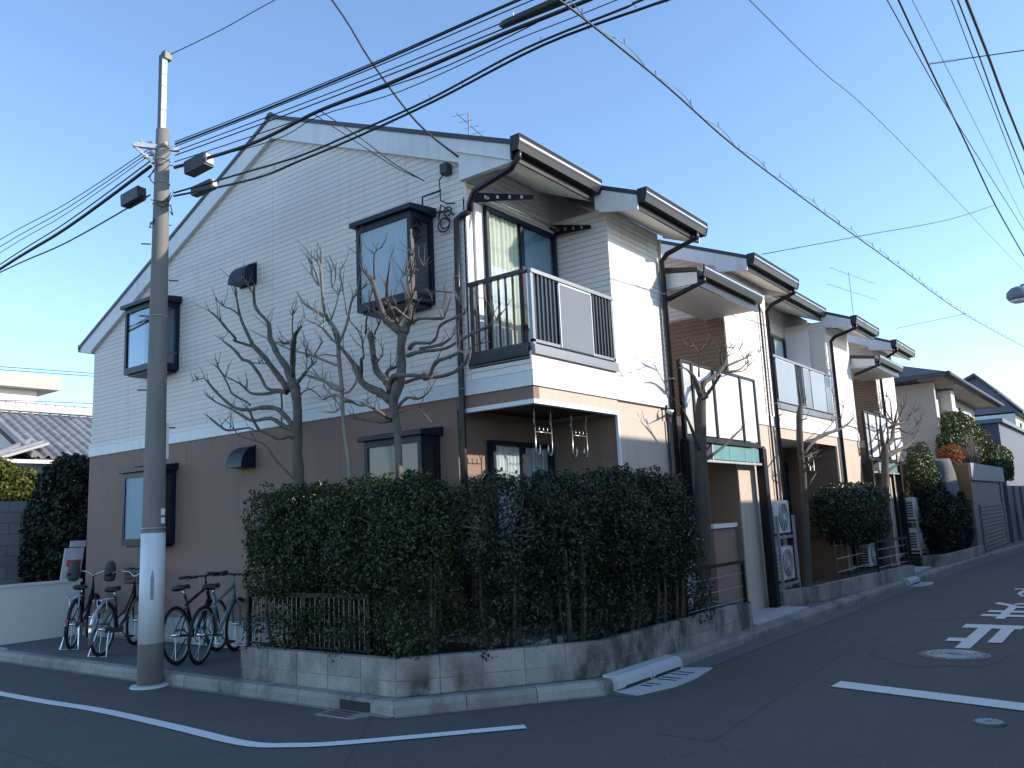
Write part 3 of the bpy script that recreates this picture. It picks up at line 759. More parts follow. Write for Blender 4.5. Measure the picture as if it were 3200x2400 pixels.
STREET3 = [
    [(11.170, -0.420, 0.696, 0.0690), (11.804, -0.420, 2.145, 0.0590), (11.992, -0.420, 2.605, 0.0640), (12.140, -0.420, 2.719, 0.0540)],
    [(12.204, -0.420, 2.722, 0.0370), (12.998, -0.361, 2.889, 0.0350), (13.463, -0.318, 3.163, 0.0250), (13.877, -0.279, 3.360, 0.0180), (14.532, -0.242, 3.756, 0.0090), (14.639, -0.208, 3.944, 0.0040)],
    [(11.887, -0.420, 2.708, 0.0300), (11.819, -0.431, 3.055, 0.0200), (11.822, -0.440, 3.269, 0.0120), (11.752, -0.447, 3.447, 0.0050)],
    [(12.147, -0.420, 2.473, 0.0350), (12.684, -0.398, 2.586, 0.0330), (13.713, -0.382, 2.715, 0.0300), (14.768, -0.368, 2.887, 0.0240), (15.597, -0.354, 3.105, 0.0180), (16.354, -0.341, 3.424, 0.0090), (17.035, -0.329, 3.793, 0.0050)],
    [(12.853, -0.361, 2.866, 0.0210), (13.491, -0.536, 2.979, 0.0130), (14.019, -0.665, 3.194, 0.0100), (14.167, -0.781, 3.393, 0.0050)],
    [(12.985, -0.318, 3.151, 0.0190), (11.983, -0.492, 2.782, 0.0180)],
    [(13.053, -0.318, 3.155, 0.0240), (13.196, -0.446, 3.232, 0.0210), (13.798, -0.541, 3.327, 0.0120), (13.923, -0.626, 3.494, 0.0070), (14.883, -0.706, 3.677, 0.0030)],
    [(13.143, -0.446, 3.261, 0.0160), (14.111, -0.369, 3.502, 0.0100), (14.816, -0.312, 3.770, 0.0050)],
    [(13.709, -0.382, 2.706, 0.0150), (13.874, -0.542, 2.666, 0.0080), (13.944, -0.661, 2.625, 0.0040)],
    [(13.055, -0.446, 3.223, 0.0140), (11.975, -0.538, 3.438, 0.0060), (11.810, -0.606, 3.709, 0.0030)],
    [(13.622, -0.279, 3.410, 0.0120), (14.185, -0.170, 3.857, 0.0070), (13.880, -0.170, 3.951, 0.0030)],
    [(12.041, -0.431, 3.006, 0.0120), (11.988, -0.292, 3.079, 0.0060)],
    [(11.814, -0.420, 2.811, 0.0150), (12.331, -0.188, 2.889, 0.0110)],
    [(14.868, -0.368, 2.927, 0.0100), (14.717, -0.528, 2.802, 0.0040)],
    [(11.873, -0.420, 2.162, 0.0230), (12.790, -0.497, 2.361, 0.0140), (12.667, -0.554, 2.369, 0.0080)],
    [(13.750, -0.318, 3.180, 0.0130), (15.479, -0.291, 3.356, 0.0090), (16.561, -0.271, 3.463, 0.0050)],
    [(12.847, -0.446, 3.210, 0.0140), (11.489, -0.527, 3.342, 0.0090), (10.647, -0.587, 3.302, 0.0060)],
    [(13.906, -0.318, 3.206, 0.0120), (14.030, -0.480, 3.079, 0.0080), (14.033, -0.600, 3.051, 0.0040)],
    [(13.519, -0.446, 3.319, 0.0070), (13.668, -0.559, 3.383, 0.0050), (14.262, -0.643, 3.568, 0.0030)],
    [(13.409, -0.446, 3.377, 0.0070), (12.859, -0.670, 3.507, 0.0040), (12.488, -0.836, 3.632, 0.0030)],
]
WIRES = [
    ('c0', [(-1.50, 3.89, 6.09), (-1.25, 2.43, 6.14), (-0.99, 0.97, 6.22), (-0.73, -0.53, 6.34), (-0.35, -2.75, 6.46)], 0.006),
    ('c1', [(-1.50, 3.89, 6.06), (-1.26, 2.40, 6.10), (-1.02, 0.91, 6.17), (-0.78, -0.62, 6.28), (-0.42, -2.88, 6.39)], 0.012),
    ('c2', [(-1.50, 3.89, 6.03), (-1.24, 2.38, 6.09), (-0.97, 0.86, 6.17), (-0.70, -0.69, 6.28), (-0.30, -2.98, 6.41)], 0.006),
    ('c3', [(-1.50, 3.89, 5.97), (-1.23, 2.29, 6.01), (-0.96, 0.69, 6.07), (-0.69, -0.96, 6.17), (-0.28, -3.39, 6.27)], 0.006),
    ('c4', [(-1.50, 3.89, 5.92), (-1.24, 2.22, 5.94), (-0.98, 0.55, 5.99), (-0.71, -1.18, 6.07), (-0.31, -3.71, 6.14)], 0.007),
    ('bundle', [(-1.50, 3.89, 5.77), (-1.37, 2.87, 5.72), (-1.30, 2.34, 5.74), (-1.22, 1.66, 5.81), (-1.10, 0.79, 5.83), (-0.94, -0.48, 5.90), (-0.83, -1.37, 5.92), (-0.50, -3.97, 6.02)], 0.02),
    ('lower1', [(-1.50, 3.89, 5.46), (-1.39, 2.72, 5.39), (-1.31, 1.90, 5.35), (-1.24, 1.16, 5.38), (-1.15, 0.21, 5.44), (-1.05, -0.84, 5.58), (-0.96, -1.80, 5.60), (-0.95, -1.94, 5.61), (-0.82, -3.26, 5.63)], 0.011),
    ('lower2', [(-1.50, 3.89, 5.42), (-1.36, 2.59, 5.29), (-1.29, 1.93, 5.31), (-1.22, 1.19, 5.34), (-1.11, 0.17, 5.43), (-0.99, -0.99, 5.58), (-0.88, -1.96, 5.58), (-0.87, -2.12, 5.57), (-0.72, -3.47, 5.55)], 0.012),
    ('thin1', [(-1.50, 3.89, 5.84), (-1.27, 2.32, 5.82), (-1.10, 1.16, 5.84), (-0.95, 0.13, 5.84), (-0.78, -1.08, 5.98), (-0.74, -1.29, 6.00), (-0.50, -3.00, 6.19)], 0.006),
    ('thin2', [(-1.50, 3.89, 5.79), (-1.26, 2.39, 5.70), (-1.16, 1.73, 5.80), (-1.00, 0.72, 5.77), (-0.80, -0.52, 5.89), (-0.64, -1.55, 5.94), (-0.21, -4.28, 6.13)], 0.005),
    ('l1', [(-1.70, 4.05, 6.00), (-1.73, 6.00, 5.85), (-1.75, 7.95, 5.83), (-1.81, 12.64, 5.64)], 0.006),
    ('l2', [(-1.70, 4.05, 5.96), (-1.73, 6.00, 5.78), (-1.75, 7.94, 5.72), (-1.81, 12.61, 5.44)], 0.006),
    ('l3', [(-1.70, 4.05, 5.92), (-1.73, 5.99, 5.71), (-1.75, 7.93, 5.63), (-1.81, 12.58, 5.27)], 0.005),
    ('l4', [(-1.70, 4.05, 5.84), (-1.73, 5.98, 5.59), (-1.75, 7.91, 5.45), (-1.81, 12.53, 4.98)], 0.009),
    ('l5', [(-1.70, 4.05, 5.77), (-1.73, 5.97, 5.51), (-1.75, 7.90, 5.38), (-1.81, 12.51, 4.92)], 0.022),
    ('l6', [(-1.70, 4.05, 5.42), (-1.73, 5.97, 5.31), (-1.75, 7.89, 5.33), (-1.81, 12.50, 5.22)], 0.01),
    ('topwire', [(-1.60, 3.93, 7.15), (-1.18, 3.47, 7.50), (-0.76, 3.00, 7.90), (-0.08, 2.26, 8.50)], 0.006),
    ('service', [(-0.06, 0.79, 5.42), (-0.34, 1.13, 5.84), (-0.64, 1.50, 6.56), (-0.90, 1.82, 7.30), (-1.57, 2.64, 8.81)], 0.011),
    ('drop1', [(-1.22, 1.66, 5.81), (-0.77, 1.52, 5.61), (-0.41, 1.41, 5.42), (-0.05, 1.30, 5.30)], 0.006),
    ('drop2', [(-1.22, 1.76, 5.81), (-0.65, 1.55, 5.54), (-0.33, 1.44, 5.40), (-0.05, 1.34, 5.33)], 0.005),
    ('twist', [(-2.43, -1.90, 4.98), (-2.17, -1.90, 5.00), (-1.74, -1.90, 5.02), (-0.57, -1.90, 5.04), (0.92, -1.90, 5.01), (3.44, -1.90, 5.11), (7.66, -1.90, 5.33), (14.71, -1.90, 5.70), (27.67, -1.90, 6.76), (40.63, -1.90, 7.81)], 0.009),
    ('s1', [(-1.86, -2.40, 5.75), (0.22, -2.40, 6.00), (2.31, -2.40, 6.25), (6.16, -2.40, 6.83), (20.65, -2.40, 8.43), (35.15, -2.40, 10.04)], 0.0045),
    ('r1', [(0.25, -3.30, 6.16), (1.41, -3.30, 6.21), (3.33, -3.30, 6.28), (5.50, -3.30, 6.43), (13.97, -3.30, 7.20), (19.05, -3.30, 7.66)], 0.006),
    ('r2', [(1.79, -3.20, 6.97), (2.69, -3.20, 6.91), (4.19, -3.20, 6.82), (6.90, -3.20, 6.73), (9.81, -3.20, 6.61), (14.42, -3.20, 6.75), (17.19, -3.20, 6.83)], 0.012),
    ('r3', [(0.99, -3.40, 6.49), (2.17, -3.40, 6.56), (4.16, -3.40, 6.66), (7.38, -3.40, 6.83), (12.79, -3.40, 7.07), (16.03, -3.40, 7.21)], 0.0035),
    ('r4', [(2.64, -3.60, 7.22), (3.60, -3.60, 7.20), (5.20, -3.60, 7.15), (7.46, -3.60, 7.16), (10.78, -3.60, 7.09), (12.77, -3.60, 7.05)], 0.006),
    ('r5', [(2.70, -3.65, 7.25), (3.73, -3.65, 7.25), (5.46, -3.65, 7.25), (7.41, -3.65, 7.17), (10.48, -3.65, 7.26), (12.33, -3.65, 7.31)], 0.01),
    ('r6', [(2.99, -3.70, 7.37), (4.14, -3.70, 7.43), (6.07, -3.70, 7.55), (7.79, -3.70, 7.59), (10.65, -3.70, 7.79), (12.37, -3.70, 7.91)], 0.02),
    ('x1', [(3.93, -3.25, 6.69), (4.58, -4.17, 6.79), (5.23, -5.09, 6.89)], 0.007),
    ('x2', [(5.45, -0.50, 5.32), (7.15, -1.58, 5.78), (8.64, -2.54, 6.18), (9.68, -3.20, 6.57)], 0.006),
    ('x3', [(16.63, 0.00, 6.03), (14.74, -1.90, 5.75)], 0.005),
    ('far', [(46.91, 2.00, 7.20), (66.07, 0.50, 9.47)], 0.01),
    ('far', [(47.12, 2.00, 7.44), (66.93, 0.50, 10.12)], 0.01),
    ('far', [(60.43, 2.00, 8.24), (58.63, 0.50, 8.42)], 0.01),
    ('back', [(2.73, 24.00, 7.03), (4.57, 24.00, 7.11), (7.64, 24.00, 7.23), (9.48, 24.00, 7.31)], 0.012),
    ('back', [(2.74, 24.00, 6.94), (4.58, 24.00, 7.01), (7.64, 24.00, 7.13), (9.48, 24.00, 7.21)], 0.012),
    ('back', [(2.94, 24.00, 5.97), (4.72, 24.00, 6.04), (7.68, 24.00, 6.17), (9.46, 24.00, 6.24)], 0.012),
]

# ------------------------------------------------------------------ ground, road, pavement
KERB = [(-1.52, 40.0), (-1.50, 9.0), (-1.47, 0.52), (-0.02, -0.62), (5.6, -0.74), (15.5, -1.02), (22.6, -1.48), (44.0, -2.9)]
g = MB().add([(-600, -600, -0.03), (900, -600, -0.03), (900, 900, -0.03), (-600, 900, -0.03)], [(0, 1, 2, 3)])
struct(g.build('ground', 'asphalt'))
road_poly = [(-60, -60), (120, -60), (120, 60), (-60, 60)]
road = struct(MB().sheet(road_poly, 0.0).build('road', 'asphalt'))

lot = [(-1.40, 40), (-1.38, 9.0), (-1.36, 0.57), (0.02, -0.52), (5.6, -0.64), (15.5, -0.92), (22.6, -1.38), (44, -2.8), (90, -2.8), (90, 40)]
pavement = struct(MB().prism(lot, 'z', -0.02, 0.10).build('pavement', 'pavement'))

def inward(a, b_):
    d = Vector((b_[0] - a[0], b_[1] - a[1]))
    d.normalize()
    return d, Vector((-d.y, d.x))           # left of travel: towards the building

kerb = struct(bpy.data.objects.new('kerb', None))
COL.objects.link(kerb)
kerb_n = 0
for a, b_ in zip(KERB, KERB[1:]):
    d, nrm = inward(a, b_)
    L = (Vector(b_) - Vector(a)).length
    far = a[0] > 15 or (a[1] > 9)
    step = 1.8 if far else 0.6
    n = max(1, round(L / step))
    for i in range(n):
        p = Vector(a) + d * L * i / n
        q = Vector(a) + d * (L * (i + 1) / n - 0.007)
        jz = rnd.uniform(-0.003, 0.003)
        m = MB()
        w = 0.13
        prof = [(0.0, -0.02), (0.0, 0.07), (0.025, 0.112 + jz), (w, 0.114 + jz), (w, -0.02)]
        vs = [(p.x + nrm.x * s, p.y + nrm.y * s, z) for s, z in prof] + [(q.x + nrm.x * s, q.y + nrm.y * s, z) for s, z in prof]
        k = len(prof)
        m.add(vs, [tuple(range(k)), tuple(range(2 * k - 1, k - 1, -1))] + [(j, j + k, (j + 1) % k + k, (j + 1) % k) for j in range(k)])
        m.build('kerb_stone', 'kerb_stone', kerb)
        kerb_n += 1

# concrete gutter along the kerb of the side street
for a, b_ in zip(KERB[3:6], KERB[4:7]):
    d, nrm = inward(a, b_)
    pa, pb = Vector(a), Vector(b_)
    o = nrm * -0.26
    gt = MB().sheet([(pa.x, pa.y), (pb.x, pb.y), (pb.x + o.x, pb.y + o.y), (pa.x + o.x, pa.y + o.y)], 0.004).build('gutter', 'pavement', road)
for a, b_ in zip(KERB[0:3], KERB[1:4]):
    d, nrm = inward(a, b_)
    pa, pb = Vector(a), Vector(b_)
    o = nrm * -0.07
    MB().sheet([(pa.x, pa.y), (pb.x, pb.y), (pb.x + o.x, pb.y + o.y), (pa.x + o.x, pa.y + o.y)], 0.004).build('gutter', 'kerb_stone', road)

def patch(cx, cy, rx, ry, seed, z=0.003, n=36):
    r_ = random.Random(seed)
    k = [r_.uniform(0.9, 1.1) for _ in range(n)]
    m = MB().sheet([(cx + math.cos(2 * math.pi * i / n) * rx * k[i], cy + math.sin(2 * math.pi * i / n) * ry * k[i]) for i in range(n)], z)
    m.build('asphalt_patch', 'asphalt_patch', road)
patch(3.05, -2.75, 0.75, 0.62, 1)
patch(7.2, -2.3, 1.5, 0.5, 2)
MB().sheet([(-1.0, -2.05), (2.6, -1.88), (9.0, -1.98), (9.0, -1.55), (2.6, -1.46), (-1.0, -1.62)], 0.0022).build('asphalt_patch', 'asphalt_patch', road)
MB().sheet([(-3.55, 8.0), (-3.15, 8.0), (-3.2, 0.2), (-3.62, 0.2)], 0.0022).build('asphalt_patch', 'asphalt_patch', road)

def ribbon(path, w):
    """Flat band of width w along a plan path."""
    P = [Vector(p) for p in path]
    Ls, Rs = [], []
    for i, p in enumerate(P):
        d = (P[min(i + 1, len(P) - 1)] - P[max(i - 1, 0)]).normalized()
        n = Vector((-d.y, d.x))
        Ls.append(p + n * w / 2)
        Rs.append(p - n * w / 2)
    return Ls, Rs

def ribbon_mesh(path, w, z):
    Ls, Rs = ribbon(path, w)
    m = MB()
    for i in range(len(path) - 1):
        m.quad((Ls[i].x, Ls[i].y, z), (Ls[i + 1].x, Ls[i + 1].y, z), (Rs[i + 1].x, Rs[i + 1].y, z), (Rs[i].x, Rs[i].y, z))
    return m

edge = [(-2.62, 22, 0, 0), (-2.60, 12, 0, 0), (-2.58, 5.1, 0, 0), (-2.51, 3.3, 0, 0), (-2.55, 1.9, 0, 0), (-2.595, 0.95, 0, 0), (-2.47, 0.58, 0, 0), (-2.20, 0.22, 0, 0), (-1.26, -0.66, 0, 0)]
edge = [(p[0], p[1]) for p in smooth_path(edge, 5)]
ribbon_mesh(edge, 0.115, 0.008).build('edge_line', 'road_paint', road)
MB().sheet([(1.30, -2.25), (1.04, -2.24), (0.62, -4.25), (0.88, -4.22)], 0.008).build('stop_line', 'road_paint', road)

def glyph(strokes, x_top, length, y_left, width, name='painted_letter'):
    """Road lettering that a driver heading towards -X reads upright (drawn in a unit square)."""
    m = MB()
    for k, (path, hw) in enumerate(strokes):
        Ls, Rs = ribbon(path, hw * 2)
        z = 0.008 + 0.0006 * k
        M = lambda p: (x_top + (1 - p.y) * length, y_left + p.x * width, z)
        for i in range(len(path) - 1):
            m.quad(M(Ls[i]), M(Ls[i + 1]), M(Rs[i + 1]), M(Rs[i]))
    return m.build(name, 'road_paint', road)

arc = lambda cx, cy, rx, ry, a0, a1, n=10: [(cx + rx * math.cos(R(a0 + (a1 - a0) * i / n)), cy + ry * math.sin(R(a0 + (a1 - a0) * i / n))) for i in range(n + 1)]
glyph([([(-0.02, 0.08), (1.04, 0.08)], 0.085), ([(0.62, 0.98), (0.62, 0.1)], 0.12), ([(0.62, 0.68), (1.02, 0.68)], 0.065), ([(0.22, 0.74), (0.22, 0.1)], 0.115)], 3.42, 1.95, -3.25, 0.6)
glyph([([(0.02, 0.80), (0.98, 0.80)], 0.06), ([(0.06, 0.56), (0.94, 0.56)], 0.06), ([(0.55, 0.99), (0.55, 0.2)], 0.09),
       (arc(0.36, 0.16, 0.24, 0.12, 30, 330), 0.05), ([(0.55, 0.22), (0.75, 0.12), (0.98, 0.02)], 0.06)], 5.95, 1.9, -3.25, 0.6)
glyph([([(0.26, 1.0), (0.26, 0.0)], 0.08), ([(0.02, 0.74), (0.45, 0.78), (0.05, 0.2)], 0.055), ([(0.26, 0.45), (0.62, 0.82), (0.74, 0.6), (0.70, 0.15), (0.98, 0.22)], 0.06)], 8.5, 1.9, -3.25, 0.6)

# storm drains set into the kerb
def storm_drain(label, a, b_, out, slots):
    a, b_ = Vector(a), Vector(b_)
    d = (b_ - a)
    L = d.length
    d.normalize()
    n = Vector((d.y, -d.x))                 # towards the road
    t = thing('storm_drain', label, 'drain', (a.x, a.y, 0))
    for k in range(2):
        p = a + d * L * 0.5 * k
        q = a + d * (L * 0.5 * (k + 1) - 0.012)
        m = MB()
        prof = [(-0.14, -0.02), (-0.14, 0.135), (-0.02, 0.13), (0.03, 0.095), (0.035, 0.03), (0.0, 0.028), (0.0, -0.02)]
        vs = [(p.x + n.x * s, p.y + n.y * s, z) for s, z in prof] + [(q.x + n.x * s, q.y + n.y * s, z) for s, z in prof]
        c = len(prof)
        m.add(vs, [tuple(range(c)), tuple(range(2 * c - 1, c - 1, -1))] + [(j, j + c, (j + 1) % c + c, (j + 1) % c) for j in range(c)])
        m.build('kerb_block', 'pale_concrete', t)
    P = lambda s, o: (a.x + d.x * s + n.x * o, a.y + d.y * s + n.y * o)
    poly = [P(-0.02, 0.0), P(L + 0.04, 0.0), P(L + 0.16, out * 0.75), P(L * 0.72, out * 0.98), P(L * 0.35, out), P(-0.06, out * 0.66)]
    MB().prism(poly, 'z', -0.01, 0.012).build('apron', 'pale_concrete', t)
    for s, o, w in slots:
        c0 = Vector(P(s, o))
        MB().obox((c0.x, c0.y, 0.012), (d.x, d.y, 0), (n.x, n.y, 0), (0, 0, 1), 0.014, w, 0.003).build('slot', 'dark_room', t)
    m = MB()
    for s0, s1 in ((0.10, L * 0.5 - 0.05), (L * 0.5 + 0.05, L - 0.06)):
        c0 = Vector(P((s0 + s1) / 2, 0.012))
        m.obox((c0.x, c0.y, 0.027), (d.x, d.y, 0), (n.x, n.y, 0), (0, 0, 1), (s1 - s0) / 2, 0.024, 0.014)
    m.build('inlet_gap', 'dark_room', t)
    return t

storm_drain('pale concrete storm drain with slotted apron beside the planter at the corner', (0.12, -0.655), (1.32, -0.69), 0.36,
            [(0.30, 0.13, 0.06), (0.40, 0.14, 0.075), (0.62, 0.16, 0.10), (0.72, 0.16, 0.10), (0.90, 0.15, 0.09), (1.02, 0.15, 0.09)])
storm_drain('small pale storm drain further along the kerb before the second entrance', (10.35, -0.93), (11.05, -0.96), 0.3, [(0.2, 0.12, 0.06), (0.4, 0.12, 0.06)])
storm_drain('pale kerb drain at the far left edge beside the low white wall', (-1.49, 8.7), (-1.50, 8.0), 0.2, [(0.2, 0.1, 0.05)])
t = thing('gutter_inlet', 'dark stained gutter inlet in the kerb under the planter corner', 'drain', (-1.47, 0.98, 0))
MB().box(-1.485, -1.40, 0.80, 1.16, 0.012, 0.085).build('opening', 'dark_room', t)
MB().prism([(-1.49, 0.72), (-1.49, 1.24), (-1.72, 1.20), (-1.70, 0.80)], 'z', 0.0, 0.010).build('cover', 'kerb_stone', t)
for k in range(3):
    MB().box(-1.68 + 0.06 * k, -1.655 + 0.06 * k, 0.86, 1.15, 0.009, 0.013).build('slot', 'dark_room', t)

def manhole(label, c, r):
    t = thing('manhole_cover', label, 'manhole cover', (c[0], c[1], 0), 'manhole covers in the road')
    MB().lathe((c[0], c[1], 0), [(r, -0.01), (r, 0.008), (r * 0.95, 0.012)], 40).build('rim', 'iron', t)
    MB().lathe((c[0], c[1], 0), [(r * 0.90, 0.011), (r * 0.90, 0.0145)], 40).build('lid', 'iron', t)
    m = MB()
    for rr in (0.3, 0.52, 0.72):
        m.ring((c[0], c[1], 0.0145), (0, 0, 1), r * rr, r * 0.03, 32, 4)
    for k in range(14):
        a = 2 * math.pi * k / 14
        m.beam((c[0] + math.cos(a) * r * 0.33, c[1] + math.sin(a) * r * 0.33, 0.0155), (c[0] + math.cos(a) * r * 0.86, c[1] + math.sin(a) * r * 0.86, 0.0155), r * 0.05, 0.005)
    m.build('tread_pattern', 'galvanised', t)
manhole('large round iron manhole cover in front of the painted road letters', (3.02, -2.87), 0.33)
manhole('small round manhole cover below the white stop line', (0.27, -3.54), 0.105)

# ------------------------------------------------------------------ houses across the street (they shade it)
def plain_house(label, x0, x1, y0, y1, h, mat, n_win, seed, roof='slate_roof'):
    t = thing('house', label, 'house', ((x0 + x1) / 2, (y0 + y1) / 2, 0))
    MB().box(x0, x1, y0, y1, -0.02, h - 0.12).build('wall', mat, t)
    MB().box(x0 - 0.18, x1 + 0.18, y0 - 0.18, y1 + 0.18, h - 0.118, h).build('roof', roof, t)
    r_ = random.Random(seed)
    for fl in (0.9, 3.0):
        if fl + 1.2 > h - 0.3:
            continue
        for i in range(n_win):
            cx = x0 + (x1 - x0) * (i + 0.5) / n_win + r_.uniform(-0.3, 0.3)
            w = MB().box(cx - 0.75, cx + 0.75, y1, y1 + 0.05, fl, fl + 1.15).build('window', 'navy_frame', t)
            MB().box(cx - 0.69, cx - 0.02, y1 + 0.045, y1 + 0.056, fl + 0.06, fl + 1.09).build('pane', 'frosted_panel', w)
            MB().box(cx + 0.02, cx + 0.69, y1 + 0.045, y1 + 0.056, fl + 0.06, fl + 1.09).build('pane', 'frosted', w)
    return t
plain_house('grey rendered flat roofed house on the near side of the side street', -0.7, 6.75, -12.0, -6.3, 5.06, 'beige_wall', 3, 1)
plain_house('low white flat roofed house across the side street', 7.15, 22.0, -12.0, -6.3, 4.30, 'render_white', 6, 2)
plain_house('flat roofed beige house further along across the side street', 22.4, 38.0, -12.0, -6.3, 4.95, 'beige_wall', 6, 3)

# ------------------------------------------------------------------ the apartment building
apt = thing('apartment_building', 'two storey apartment block with white siding above brown walls and dark eaves', 'building', (0, 0, 0.1))
RIDGE_Y, RIDGE_Z, S1, S2 = 4.02, 7.025, 0.415, 0.465
def roof_z(y):
    return RIDGE_Z - S1 * (RIDGE_Y - y) if y <= RIDGE_Y else RIDGE_Z - S2 * (y - RIDGE_Y)

PITCH, GAP = 0.066, 0.0058
def clip_roof(poly, d=0.12):
    """Keep a (y,z) polygon below the roof."""
    p = clip(poly, -S1, 1.0, RIDGE_Z - d - S1 * RIDGE_Y)
    return clip(p, S2, 1.0, RIDGE_Z - d + S2 * RIDGE_Y) if len(p) > 2 else p

# body of the first block: core behind the boards
body = clip_roof([(0.80, 2.83), (8.64, 2.83), (8.64, 8.0), (0.80, 8.0)])
MB().prism(body, 'x', 0.010, 2.97).build('upper_wall', 'siding_plain', apt)
MB().box(1.70, 2.97, 0.022, 0.80, 2.83, 5.14).build('upper_wall', 'siding_plain', apt)
MB().box(0.02, 2.98, 0.98, 8.66, 0.44, 2.83).build('lower_wall', 'brown_wall', apt)
MB().box(1.66, 2.98, 0.02, 0.98, 0.1, 2.83).build('lower_wall', 'cream_wall', apt)
MB().box(-0.005, 0.02, 0.98, 8.68, 0.44, 2.832).build('gable_plaster', 'brown_wall', apt)
MB().box(1.64, 2.985, 0.0, 0.02, 0.1, 2.66).build('front_plaster', 'cream_wall', apt)
MB().box(1.635, 1.66, 0.02, 0.98, 0.1, 2.66).build('recess_side_wall', 'brown_wall', apt)
MB().box(0.0, 2.98, 1.0, 8.68, 0.08, 0.44).build('foundation', 'foundation', apt)
MB().box(-0.012, 0.03, 0.92, 8.70, 0.05, 0.435).build('foundation', 'foundation', apt)

# horizontal siding boards of the gable, one by one
JOINTS = [0.775, 1.625, 4.05, 6.45, 8.66]
z = 2.985
row = 0
while z < 6.82:
    for ya, yb in zip(JOINTS, JOINTS[1:]):
        poly = clip_roof([(ya + 0.002, z), (yb - 0.002, z), (yb - 0.002, z + PITCH - GAP), (ya + 0.002, z + PITCH - GAP)], 0.10)
        if len(poly) < 3 or max(p[0] for p in poly) - min(p[0] for p in poly) < 0.02:
            continue
        MB().prism(poly, 'x', 0.0, 0.009).build('siding_board', 'siding', apt)
    z += PITCH
    row += 1

for kz in range(3):
    MB().box(0.0, 0.021, 0.022, 0.772, 2.993 + kz * PITCH, 2.993 + kz * PITCH + (PITCH - GAP if kz < 2 else 0.02)).build('siding_board', 'siding', apt)
MB().box(0.021, 0.04, 0.022, 0.79, 2.985, 3.15).build('upper_wall', 'siding_plain', apt)

# rectangular cladding tiles on the sunlit front
tile_cache = {}
def front_tiles(x0, x1, z0, z1, w=0.295):
    n = max(1, round((x1 - x0) / w))
    w = (x1 - x0) / n
    zz = z0
    while zz < z1 - 0.02:
        h = min(PITCH - GAP * 0.8, z1 - zz)
        key = (round(w, 4), round(h, 4))
        if key not in tile_cache:
            tile_cache[key] = MB().box(0, w - 0.005, 0, 0.021, 0, h).mesh('tile', 'facade_tile')
        for i in range(n):
            o = link('tile', tile_cache[key], apt)
            o.location = (x0 + i * w, 0.0, zz)
        zz += PITCH
front_tiles(1.685, 2.985, 2.985, 5.13)
front_tiles(0.0, 1.685, 2.985, 3.18)

def board_run(x0, x1, y, z0, z1, name='siding_run', mat='siding_plain', facing='-y', col_w=None):
    """Boards too far off to pick apart singly: real boards joined into one part."""
    m = MB()
    zz = z0
    while zz < z1 - 0.01:
        zt = min(zz + PITCH - GAP, z1)
        if facing == '-y':
            m.box(x0, x1, y, y + 0.02, zz, zt)
        else:
            m.box(y, y + 0.02, x0, x1, zz, zt)       # facing -x: x0..x1 run along Y at x = y
        zz += PITCH
    return m.build(name, mat, apt, kind='stuff')

def side_boards(x, y0, y1, z0, z1, mat='siding_plain'):
    m = MB()
    zz = z0
    while zz < z1:
        poly = clip_roof([(y0, zz), (y1, zz), (y1, zz + PITCH - GAP), (y0, zz + PITCH - GAP)], 0.15)
        if len(poly) > 2:
            m.prism(poly, 'x', x, x + 0.02)
        zz += PITCH
    return m.build('siding_run', mat, apt, kind='stuff')

# balcony recess of the upper floor
MB().box(-0.004, 0.022, 0.755, 0.7745, 3.24, 5.30).build('corner_trim', 'siding_plain', apt)
board_run(0.0, 0.775, 1.665, 3.2, 5.12, facing='-x')
board_run(0.02, 1.665, 0.78, 4.98, 5.44)
MB().box(0.0, 0.12, 0.775, 0.80, 3.18, 4.98).build('wall_end', 'facade_tile', apt)
MB().box(0.0, 1.665, 0.02, 0.80, 3.10, 3.17).build('balcony_floor', 'pale_concrete', apt)

# white band between the floors, strip of lower wall, soffit of the porch below the balcony
def band(x0, x1, y0, y1, name='band', zz=(2.832, 2.978), mat='trim_white'):
    return MB().box(x0, x1, y0, y1, zz[0], zz[1]).build(name, mat, apt)
band(-0.022, 0.021, -0.022, 8.69)
band(0.021, 2.99, -0.022, 0.019)
band(-0.026, 0.02, -0.026, 8.70, 'band_cap', (2.98, 2.992), 'trim_white')
band(0.02, 2.99, -0.026, 0.019, 'band_cap', (2.98, 2.992), 'trim_white')
MB().box(0.0, 0.10, 0.0, 0.98, 2.70, 2.83).build('gable_lintel', 'brown_wall', apt)
MB().box(0.10, 1.64, 0.0, 0.10, 2.70, 2.83).build('front_lintel', 'cream_wall', apt)
MB().box(-0.012, 0.06, -0.012, 0.90, 2.655, 2.699).build('drip_edge', 'trim_white', apt)
MB().box(0.06, 1.64, -0.012, 0.06, 2.655, 2.699).build('drip_edge', 'trim_white', apt)
MB().box(1.60, 1.64, -0.012, 0.02, 0.9, 2.655).build('drip_edge', 'trim_white', apt)
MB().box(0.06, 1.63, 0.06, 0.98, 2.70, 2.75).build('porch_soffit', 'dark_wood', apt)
MB().box(0.02, 0.40, 0.96, 0.98, 0.1, 2.70).build('porch_wall', 'brown_wall', apt)
MB().box(0.40, 1.64, 0.96, 0.98, 2.40, 2.70).build('porch_wall', 'brown_wall', apt)
MB().box(0.0, 1.64, 0.05, 0.96, 0.08, 0.42).build('porch_floor', 'foundation', apt)

